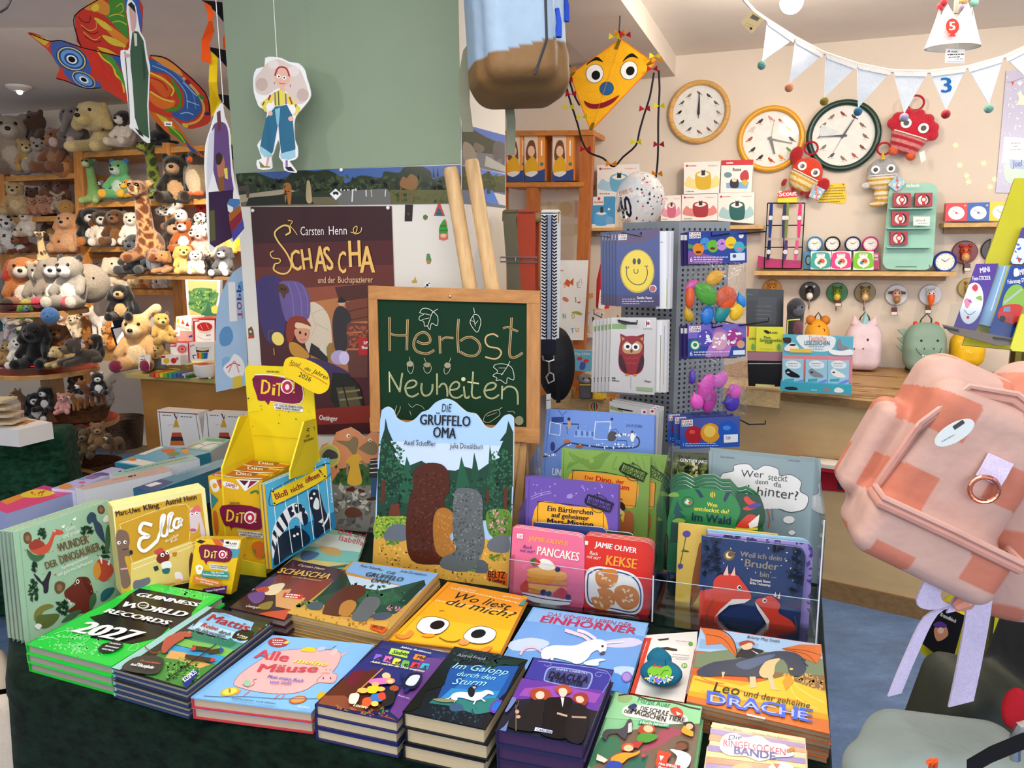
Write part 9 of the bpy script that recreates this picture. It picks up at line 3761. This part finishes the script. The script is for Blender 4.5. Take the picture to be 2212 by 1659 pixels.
for nm,cat,lab,q,off,th,c,sd,sp in(('gift_box','toy box','tall grey open gift box behind the long-eared rabbit','585,775 940,765 985,1500 535,1515',-.1,.02,'9aa0a4','808688',"@p4\nE d8242c 880,830 44\nT fff b 20 845,842 910,828 sigi\nE b8bcc0 660,840 66 50\nQ 666 7 620,830 700,828\nQ 666 7 620,850 700,848"),('price_card','price card','white hand-written card leaning on the rabbit gift box','640,1315 798,1315 780,1525 632,1520',.04,.003,'f0ece2',None,"@p4\nT 333 b 14 665,1345 720,1343 RABE\nQ 444 10 665,1385 740,1380\nQ 555 8 650,1415 710,1415\nQ 444 9 645,1460 750,1460\nQ 444 9 642,1490 740,1488"),('toy_carton','toy box','white toy carton with coloured cones, topmost by the tree picture','1150,790 1362,795 1365,985 1150,980',-.12,.1,'f0eee8','d8d4cc',"@p4\nP e0b8a0 1160,900 1340,960 1330,990 1155,930\nE d8c030 1180,850 20 36\nP d8502a 1220,890 1240,830 1270,895\nP b82a2a 1280,920 1305,860 1335,925"),('toy_carton','toy box','white and rose toy carton with wooden bars, under the cones carton','1085,980 1375,990 1375,1140 1120,1140',-.1,.1,'d8a8a0','e0d8d0',"@p4\nP f4f0ec 1085,985 1205,985 1200,1060 1090,1060\nT c8242c b 30 1105,1040 1180,1030 HABA\nP e8c8b0 1140,1090 1250,1120 1240,1135 1135,1110\nP 3a4a9a 1320,1060 1375,1040 1375,1070 1330,1080"),('toy_carton','toy box','white toy carton with a big red drum head','1372,818 1680,818 1680,1140 1388,1135',-.1,.12,'f4f2ee','b81f2a',"@p4\nP b81f2a 1372,818 1680,818 1680,840 1472,838 1472,860 1378,862\nT fff b 22 1385,850 1462,845 BRIO\nP b81f2a 1378,860 1408,858 1415,1135 1390,1135\nE e8d8c0 1545,945 110 74\nE c8242a 1545,930 106 62\nL f0c0b8 6 1480,900 1520,970\nL f0c0b8 6 1560,880 1600,960\nT b81f2a b 20 1565,1060 1630,1052 BRIO\nS d0ccc4 8 1450,1060 1540,1110 1640,1100"),('toy_carton','toy box','red and white toy carton with red rings','1065,1150 1310,1155 1320,1400 1085,1390',-.02,.1,'f0ece8','b81f2a',"@p4\nP b81f2a 1065,1150 1160,1155 1155,1205 1070,1205\nT fff b 24 1075,1195 1145,1192 BRIO\nE e0a8a0 1235,1240 74 66\nE d8404a 1235,1240 56 48\nE e8a0a0 1235,1240 40 34\nE d0303a 1235,1240 24 20\nP b81f2a 1085,1300 1100,1300 1110,1390 1088,1390"),('toy_carton','toy box','white toy carton with a rainbow drum picture','1315,1150 1680,1155 1680,1400 1325,1400',-.03,.1,'f2f0ec','d8d4d0',"@p4\nT d8404a b 30 1345,1205 1405,1195 goki\nP 1f2a4a 1420,1215 1605,1215 1600,1280 1430,1280\nE e8d8b0 1515,1235 90 26\nP d8402a 1435,1285 1465,1285 1470,1370 1445,1370\nP e8a020 1465,1285 1500,1285 1500,1375 1470,1370\nP 3a9a4a 1500,1285 1535,1285 1530,1375 1500,1375\nP 2a5ab0 1535,1285 1590,1285 1580,1370 1530,1375\nL d8c0a0 10 1500,1230 1640,1215\nS 1a1a1a 12 1425,1320 1380,1330 1400,1370"),('toy_carton','toy box','low white toy carton with coloured wooden eggs','945,1325 1215,1330 1210,1460 950,1450',.03,.08,'f0eae6','e8e0dc',"@p4\nP b81f2a 945,1330 1005,1330 1000,1360 945,1360\nE d8c020 1018,1400 42 40\nE c8242a 1118,1398 40 40\nE d8604a 1165,1370 20 20"),('tree_picture','picture','framed painting of a big green fir tree behind the toy cartons','1275,280 1760,290 1740,780 1310,780',-.3,.02,'c8c8cc','b0b0b4',"@p4\nP d8a870 1310,290 1720,300 1700,780 1340,780\nP 4f7a4a 1325,470 1400,400 1500,390 1620,400 1740,470 1700,640 1600,680 1500,760 1400,720 1330,680\nD 3a6a40 70 1330,420 1700,680 16\nD 7a9a50 40 1330,420 1700,700 14\nP 2f6048 1590,560 1640,700 1740,780 1480,780 1560,690\nB c8b050 1640,660 1720,640 1720,740 1650,740")):
 P=pxs(q,'p4')
 slab(nm,lab,cat,KT.off(off),q,th,c,sd,sp,'paper','toys on the tan counter','box_print','p4')
xo=CTP.hit(375,795,.0)
t=thing('xylophone','green-framed toy xylophone with rainbow bars on the tan counter','xylophone',V((xo.x,xo.y,Z0)))
for i,c in enumerate(('d8402a','e8802a','e8c82a','5ab03a','2a9a8a','2a6ac0','5a3aa0','c8c8cc')):
 mb=MB()
 p=V((xo.x,xo.y,Z0))+NU*(-.09+i*.026)
 mb.prism([p+ND*(.07-i*.004),p+NU*.02+ND*(.07-i*.004),p+NU*.02-ND*(.07-i*.004),p-ND*(.07-i*.004)],V((0,0,.022)),c)
 mb.build('bar','plastic',t)
mb=MB()
p=V((xo.x,xo.y,Z0))
mb.prism([p-NU*.11+ND*.06,p+NU*.13+ND*.04,p+NU*.13-ND*.04,p-NU*.11-ND*.06],V((0,0,.014)),'1f7a3a')
mb.build('frame','plastic',t)
do=CTP.hit(443,806,.02)
k=CTP.scale(443,790)
t=thing('toy_drum','white toy drum with a red skin beside the xylophone','drum',V((do.x,do.y,Z0)))
mb=MB()
mb.lathe((do.x,do.y,Z0+.012),(0,0,1),[(0,0),(17*k,0),(22*k,8*k),(23*k,26*k),(21*k,27*k),(0,26*k)],['f0ece6']*3+['f0ece6','e0502f'],28)
mb.build('shell','plastic',t,True)
for i in range(3):
 a=i*2.1-.6
 mb=MB()
 mb.ball((do.x+15*k*math.cos(a),do.y+15*k*math.sin(a),Z0+.008),.008,'e8e4de')
 mb.build('foot','plastic',t,2)
AR=face(500,840,2.78,-17,0)
slab('cardboard_arch','light blue cardboard arch with a vertical publisher sign beside the poster','standee',AR,pxs('2065,690 1990,740 1930,830 1880,950 1850,1080 1838,1250 1835,1660 1845,1765 2100,1710 2108,1500 2090,1000','z2'),.004,'a8c4de','d8d8d4',"""
@z2
B 5f94c4 1870,1290 1900,1220 1960,1210 1990,1290 1960,1360 1890,1370
B 6a9cc8 2030,840 2080,820 2085,900 2040,890
B 88b0d8 1900,1480 1960,1470 1950,1560 1900,1560
P f0ece6 1945,830 2005,825 2025,1160 1960,1165
U 1 0
T 2a3f8a b 40 2020,920 2012,855 P
T 4a3a7a b 40 2022,985 2016,925 P
T 8a2a4a b 40 2024,1065 2020,995 O
T b81f3a b 40 2030,1135 2026,1070 T
U
B f0ece8 1905,1560 1960,1500 2000,1440 2060,1480 2090,1560 2060,1640 1960,1640
S c84a5a 10 1930,1560 1990,1520 2050,1540
S e0909a 10 1950,1600 2000,1500 2040,1600
P e0c040 1985,1640 2060,1620 2070,1720 1985,1740
""",'paper')
for lab,q,z,th,c,sd,sp in(('pink and orange game box with a yellow animal, beside the dinosaur books','-110,840 375,664 640,722 60,905',.86,.09,'e8407a','a4aed8',"@p6\nP f0902a 0,800 150,740 230,760 60,830\nB f4d42a 180,740 300,700 470,710 430,750 300,770 200,765\nD d84a1a 10 240,715 400,755 8\nP c82a8a 300,680 380,664 640,722 545,745"),('lilac game box with purple shapes behind the pink box','440,690 955,508 1060,525 640,705',.87,.08,'b8b4e4','d8d4ec',"@p6\nB e0903a 500,670 580,650 620,680 540,700\nB 6a4a9a 720,600 820,560 900,560 800,610\nB 5a9ac8 650,610 720,590 720,620\nE d85a9a 700,640 30 10\nE 4a3a8a 870,570 70 14"),('flat turquoise sea-animal puzzle box behind the long boxes','978,470 1385,325 1795,385 1240,512',.86,.07,'4ab0d0','2a8098',"@p6\nP f2eee6 1010,465 1180,440 1330,470 1240,500\nB d8502a 1370,370 1440,350 1500,365 1440,390\nB 5a8a4a 1420,400 1480,380 1540,390 1480,415\nB e8a03a 1540,370 1600,360 1620,390 1570,395\nB 7a5ab0 1430,430 1490,420 1500,440\nB e8802a 1090,440 1150,430 1160,455 1110,455\nP f2f0ea 1180,400 1370,330 1400,340 1230,405"),('green and white craft box, farthest on the book table','1580,342 1760,250 1975,272 1800,372',.86,.08,'8fd0b0','c8ccd0',"@p6\nP e8f0ea 1640,340 1760,290 1900,300 1790,355\nS d85a3a 6 1600,345 1680,310 1740,320\nS 4a9ac8 6 1700,350 1800,310 1880,315\nP 4ab080 1770,262 1940,275 1900,292 1740,282"),('long mint game box lying on its side','930,562 1628,402 1702,436 985,592',.9,.09,'9fc8b8','dfe4e6',"@p6\nP 1f3a34 1010,540 1035,535 1035,550 1010,553\nQ 6a9a8a 10 1060,555 1600,432"),('long rosy-beige game box lying in front of the mint one','640,682 1402,500 1465,542 715,704',.9,.1,'d0b0a4','e2e4e8',"@p6\nP 2a2a34 680,660 715,652 715,668 680,675\nQ e09a80 14 960,625 1080,600\nQ 2a2a2a 12 1095,598 1170,582"),('long teal game box with a dark blue end, next to the yellow display','1135,690 1895,438 1935,490 1300,722',.9,.1,'3a8aa8','2f6f8a',"@p6\nP 1f4f8a 1135,690 1370,610 1485,635 1300,722\nP f0f0ea 1235,665 1330,635 1385,648 1285,678\nQ 7ac0d8 8 1500,580 1800,490")):
 slab('game_box',lab,'game',flat(z),q,th,c,sd,sp,'gloss','game boxes lying behind the books','box_print','p6')
TP=face(400,960,3.35,-17,0)
for i,q in enumerate(('1340,22 1692,48 1742,340 1372,350','1745,48 2120,62 2095,350 1728,335')):
 x=pxs(q)[0][0]
 slab('teepee_box',['white teepee craft box, further from the yellow display','white teepee craft box, half behind the yellow display'][i],'carton',TP.off(.02*i),q,.07,'f0eeea','d8d4d0',f"@p6\nL 8a3a2a 8 {x + 5},38 {x + 350},58\nL 3a3a3a 5 {x + 18},40 {x + 45},330\nL 3a3a3a 4 {x + 330},60 {x + 375},330\nP d8a82a {x + 155},105 {x + 170},105 {x + 190},170 {x + 138},170\nP f0e8e0 {x + 138},170 {x + 190},170 {x + 205},215 {x + 128},215\nP c84a2a {x + 128},215 {x + 205},215 {x + 215},250 {x + 122},250\nP 2a2a2a {x + 122},250 {x + 215},250 {x + 225},285 {x + 116},285\nP d8702a {x + 116},285 {x + 225},285 {x + 235},325 {x + 110},325\nP 4a3a2a {x + 140},55 {x + 160},100 {x + 170},100 {x + 150},50\nP 8a2a1a {x + 180},52 {x + 160},100 {x + 168},104\nQ 6a6a6a 8 {x + 45},70 {x + 130},74\nQ 6a6a6a 8 {x + 200},82 {x + 310},88\nS b0b8c0 4 {x + 95},165 {x + 110},145 {x + 135},150 {x + 140},175",'paper','white teepee craft boxes','box_print','p6')
a,b=flat(.80).hit(-160,955),flat(.80).hit(128,936)
cloth('tablecloth','green velvet cloth on the second table at the picture edge',[a,b,b+V((-.05,.2,0)),a+V((-.1,.2,0))],.80,.02,'1c3f2c',.012,seed=5,r=.03)
slab('wooden_puzzle_box','white window box with a wooden toy and a red edge on the second table','toy box',flat(.875),'-40,180 215,88 445,128 150,195',.07,'f0ece8','ece6e0',"@p6\nT d8402a b 16 200,150 240,140 goki\nP c8945a 0,150 180,98 320,112 130,162\nQ a87038 6 60,145 240,110",'paper',None,'box_print','p6')
t=thing('slatted_rack','stack of pale wooden slat trays at the picture edge above the white window box','rack',flat(.88).hit(-5,905))
a=flat(.885).hit(16,918)
for i in range(4):
 mb=MB()
 mb.box((a.x-.2,a.y,.885+.03*i),(a.x+.02-.01*i,a.y+.1,.895+.03*i),'d8c4a0')
 mb.build('tray','wood',t)
# packs and stands beside the aisle
R=Matrix.Rotation(math.radians(-14),3,'Z')@Matrix.Rotation(math.radians(24),3,'Y')
PC=at(2044,1045,.98)
def checks(p,r):
 if r==2:
  return 'd8c8e0'
 a,b=int(math.floor((p[0]+p[1]*.4)/.052+40)),int(math.floor((p[2]+p[1]*.2)/.052+40))
 return 'c4755c' if a%2==0 and(a//2+b)%2==0 else 'c79f90'
t,W=pack_body('backpack','rosy backpack with terracotta squares hanging over the aisle',PC,[('b',(0,.06,.035),(.12,.07,.165),0,.05),('b',(-.005,-.02,.03),(.105,.05,.14),0,.04),('b',(0,-.03,-.1),(.12,.085,.05),0,.03),('b',(-.125,.04,.0),(.03,.05,.09),0,.025),('b',(.125,.04,.0),(.03,.05,.09),0,.025)],110,.014,checks,R,s=.77)
for pts,nm in(([(-.115,-.05,-.058),(-.115,-.115,-.058),(0,-.118,-.056),(.115,-.115,-.058),(.115,-.05,-.058)],'zip'),([(-.11,-.045,-.045),(-.108,-.06,.07),(-.07,-.05,.155),(0,-.045,.174),(.07,-.05,.155)],'zip')):
 mb=MB()
 mb.tube([W(*p)for p in pts],.006,'c89080',8)
 mb.tube([W(p[0]*1.0,p[1]-.003,p[2]+.012)for p in pts],.004,'d0a090',6)
 mb.build(nm,'nylon',t,True)
mb=MB()
mb.ribbon([W(.02,-.075,.085),W(.02,-.08,.06),W(.02,-.08,.045)],.03,R@V((1,0,0)),'d8c8e0',.005)
mb.build('ring_tab','fabric',t)
mb=MB()
mb.tube([W(.02+.021*math.sin(a),-.085,.03+.021*math.cos(a))for a in[i*math.pi/9 for i in range(19)]],.003,'d68a72',8)
mb.build('ring','metal',t)
for pts,w_ in(([(2052,1160),(2040,1210),(2005,1290),(2030,1310),(2070,1305)],.032),([(2060,1310),(2010,1330),(1965,1420),(1932,1500)],.018),([(2118,1270),(2110,1340),(2092,1440),(2075,1520)],.034),([(2120,1230),(2080,1280),(2060,1320)],.02)):
 mb=MB()
 mb.ribbon([at(x,y,.93)for x,y in smooth_pts(pts,False,4)],w_,RT+UP*.25,'cdbfd8',.003)
 mb.build('strap','fabric',t)
mb=MB()
mb.tube([at(2062,1312,.92),at(2085,1300,.92),at(2105,1285,.92)],[.006,.011,.008],'d68a72',8)
mb.build('buckle','plastic',t)
HT=face(2062,935,.885,-14,-6)
slab('hang_tag','pale oval hang tag on the rosy backpack','tag',HT,[(2062+48*math.cos(a)*.87-20*math.sin(a)*-.5,935-48*math.cos(a)*.5+20*math.sin(a)*.87)for a in[i*math.pi/14 for i in range(28)]],.001,'e4e8e0',None,"L 444 9 2060,925 2082,910\nQ 888 2 2035,955 2062,940",'paper',None,'tag_print')
R2=Matrix.Rotation(math.radians(-30),3,'Z')
t,W=pack_body('backpack','second rosy checked backpack cut off by the picture edge',at(2235,1130,1.02),[('b',(0,0,.05),(.075,.1,.17),0,.05),('b',(-.03,-.06,0),(.05,.06,.11),0,.04)],70,.02,checks,R2)
mb=MB()
mb.ribbon([at(2190,1000,.98),at(2150,1130,.98),at(2110,1250,.98)],.02,RT,'8a6f66',.004)
mb.build('strap','fabric',t)
t,W=pack_body('backpack','grey-green hiking backpack at the bottom, with orange cord loops',at(2040,1640,1.02),[('b',(.02,0,-.01),(.12,.09,.05),0,.05),('e',(-.07,-.02,-.03),(.08,.08,.05),0)],70,.02,lambda p,r:'93a09a',Matrix.Rotation(math.radians(8),3,'Y'))
for x in(2010,2020):
 mb=MB()
 mb.tube([at(x,1659,.93),at(x+2,1642,.92),at(x-8,1650,.92)],.003,'f0602a',6)
 mb.build('cord_loop','fabric',t)
mb=MB()
mb.ribbon([at(2090,1659,.92),at(2140,1630,.92),at(2212,1600,.92)],.02,UP,'17171a',.005)
mb.build('strap','fabric',t)
t,W=pack_body('backpack','dark olive backpack standing behind the grey-green one',at(2130,1570,1.2),[('b',(0,0,0),(.115,.07,.1),0,.035),('b',(.09,.02,.12),(.08,.08,.2),1,.04)],60,.03,lambda p,r:'3c3f34' if r==0 else '26282a',Matrix.Rotation(math.radians(14),3,'Y'))
for a,c in(((2185,1240),'b81f2a'),((2192,1490),'c0202c')):
 mb=MB()
 mb.ball(at(a[0],a[1]+40,1.08),(.02,.012,.035),c)
 mb.build('red_patch','fabric',t,2)
mb=MB()
mb.tube([at(2192,1640,.95),at(2192,1595,.95),at(2205,1570,.95),at(2225,1565,.95)],.007,'b8b8b4',8)
one(mb,'carabiner','curved metal clip at the picture edge over the hiking packs','clip','metal',None,True)
slab('hang_tag','lilac price label beside the dark olive backpack','tag',face(1972,1590,1.25,-10,40),'1953,1595 1985,1568 1992,1580 1962,1610',.001,'c8bcd4','3a2a24',"Q 444 3 1960,1597 1984,1577\nQ 444 2 1965,1602 1986,1584",'paper',None,'tag_print')
slab('scratch_block','black scratch art pad in a yellow floor rack behind the straps','pad',face(2040,1400,1.75,-40,10),'2020,1300 2085,1330 2055,1440 1985,1385',.02,'1c1c20','c8b81a',"T e8e8e4 b 8 2030,1330 2064,1346 Kratzelblock\nB c88a6a 2018,1358 2040,1350 2048,1372 2025,1385\nB 5a3a8a 2016,1350 2030,1342 2046,1352 2030,1358\nE e8c0a0 2032,1362 7",'gloss',None,'cover_print')
slab('floor_rack','yellow-framed floor rack for pads beside the aisle','display rack',face(2040,1400,1.80,-40,10),'2090,1255 2180,1300 2120,1500 1975,1400 2020,1310',.04,'c9bd28','2a2a22',None,'plastic')
SK=face(2130,660,1.55,-22,12)
t=thing('sticker_stand','yellow sticker book stand with clear pockets at the picture edge','display stand',SK.hit(2150,750))
mb=MB()
mb.prism([SK.hit(*p,-.05)for p in pxs('2192,385 2230,385 2230,760 2080,745 2130,560','')],SK.n*-.012,'c8c01e','6a5a2a')
mb.build('back_panel','plastic',t)
mb=MB()
mb.prism([SK.hit(*p,.02)for p in pxs('1570,1085 2110,1190 2212,1010 2212,1230 2005,1250 1640,1150','y4')],SK.n*-.006,'6a5c50','3a342c')
mb.build('pocket_rail','plastic',t)
mb=MB()
mb.prism([SK.hit(*p,.018)for p in pxs('1640,920 2130,1010 2100,1190 1600,1100','y4')],SK.n*-.002,'fff')
mb.build('pocket','acrylic',t)
for q in('1580,1098 1700,1125 1700,1140 1582,1115','1970,1180 2110,1198 2108,1215 1970,1196'):
 mb=MB()
 mb.prism([SK.hit(*p,.024)for p in pxs(q,'y4')],SK.n*-.004,'17140f')
 mb.build('clip','plastic',t)
mb=MB()
mb.prism([SK.hit(*p,.03)for p in pxs('2185,1005 2230,1000 2230,1300 2120,1292 2100,1270','y4')],SK.n*-.01,'d8d422')
mb.build('side_panel','plastic',t)
mb=MB()
p=SK.hit(2220,560,-.08)
mb.tube([V((p.x,p.y,0)),p],.014,'6a5a2a',8)
mb.build('pole','metal',t)
ST_="""
@y4
T f4f4f8 b 40 1865,685 1945,672 MINI
T f4f4f8 b 32 1805,742 1946,738 Feen-STICKER
E dfe8f4 1798,920 88 165 12
E f0f4f4 1798,920 82 158 12
B d8404a 1800,800 1830,770 1850,800 1830,830
B e88a9a 1740,900 1770,880 1790,920 1760,960
B 9a5ab0 1770,900 1790,890 1800,920
B 8ab84a 1830,880 1870,860 1880,900
E d8404a 1770,1030 12
S 5a7ac8 5 1740,970 1780,1010 1830,980
"""
slab('sticker_book','purple fairy sticker book in the yellow sticker stand','sticker book',SK,'1835,612 2010,610 1830,1150 1662,1100',.006,'5a3f98','4a3080',ST_,'gloss','sticker books in the yellow stand','cover_print','y4')
slab('sticker_book','blue vehicle sticker book with a fire engine in the yellow sticker stand','sticker book',SK,'2110,622 2290,625 2130,1200 1930,1160',.006,'2a4a98','22407f',"""
@y4
T f4f4f8 b 44 2175,700 2240,690 MINI
T f4f4f8 b 32 2080,770 2290,745 Fahrzeug-STICKER
E 8ab84a 2130,920 90 150 12
B c8342a 2020,960 2080,930 2190,940 2200,1060 2150,1090 2010,1040
P 6a90b8 2050,950 2100,945 2100,985 2045,985
L b8b8bc 16 2050,920 2190,810
E 222 2040,1040 24
E 222 2150,1090 24
B f0f0f0 2130,655 2160,650 2170,700 2130,710
""",'gloss','sticker books in the yellow stand','cover_print','y4')
slab('sticker_book','pale blue sticker book squeezed between the fairy and vehicle ones','sticker book',SK.off(-.008),'2015,625 2105,630 1990,1110 1850,1080',.02,'8ab0d0','6a90b8','@y4\nL d8e0e8 8 2060,630 1950,980\nL c8c84a 10 2085,630 1960,1060','gloss','sticker books in the yellow stand','cover_print','y4')
slab('sticker_book','upper purple sticker book cut off by the picture edge','sticker book',SK.off(-.03),'2195,330 2290,330 2290,620 2095,610',.01,'5a4a9a','4a3a80','@y4\nE dfe8f4 2170,520 70 110 14\nP d8402a 2150,560 2190,570 2170,610\nD 4a70c8 8 2120,430 2200,600 8','gloss','sticker books in the yellow stand','cover_print','y4')
a=flat(.72).hit(-60,1490)
cloth('table_runner','cream crumpled cloth under the end of the book table',[a+V((-.35,-.1,0)),flat(.70).hit(36,1500),flat(.70).hit(4,1400),a+V((-.4,.3,0))],.70,.05,'c8b8a4',.01,'fabric',8,.02)
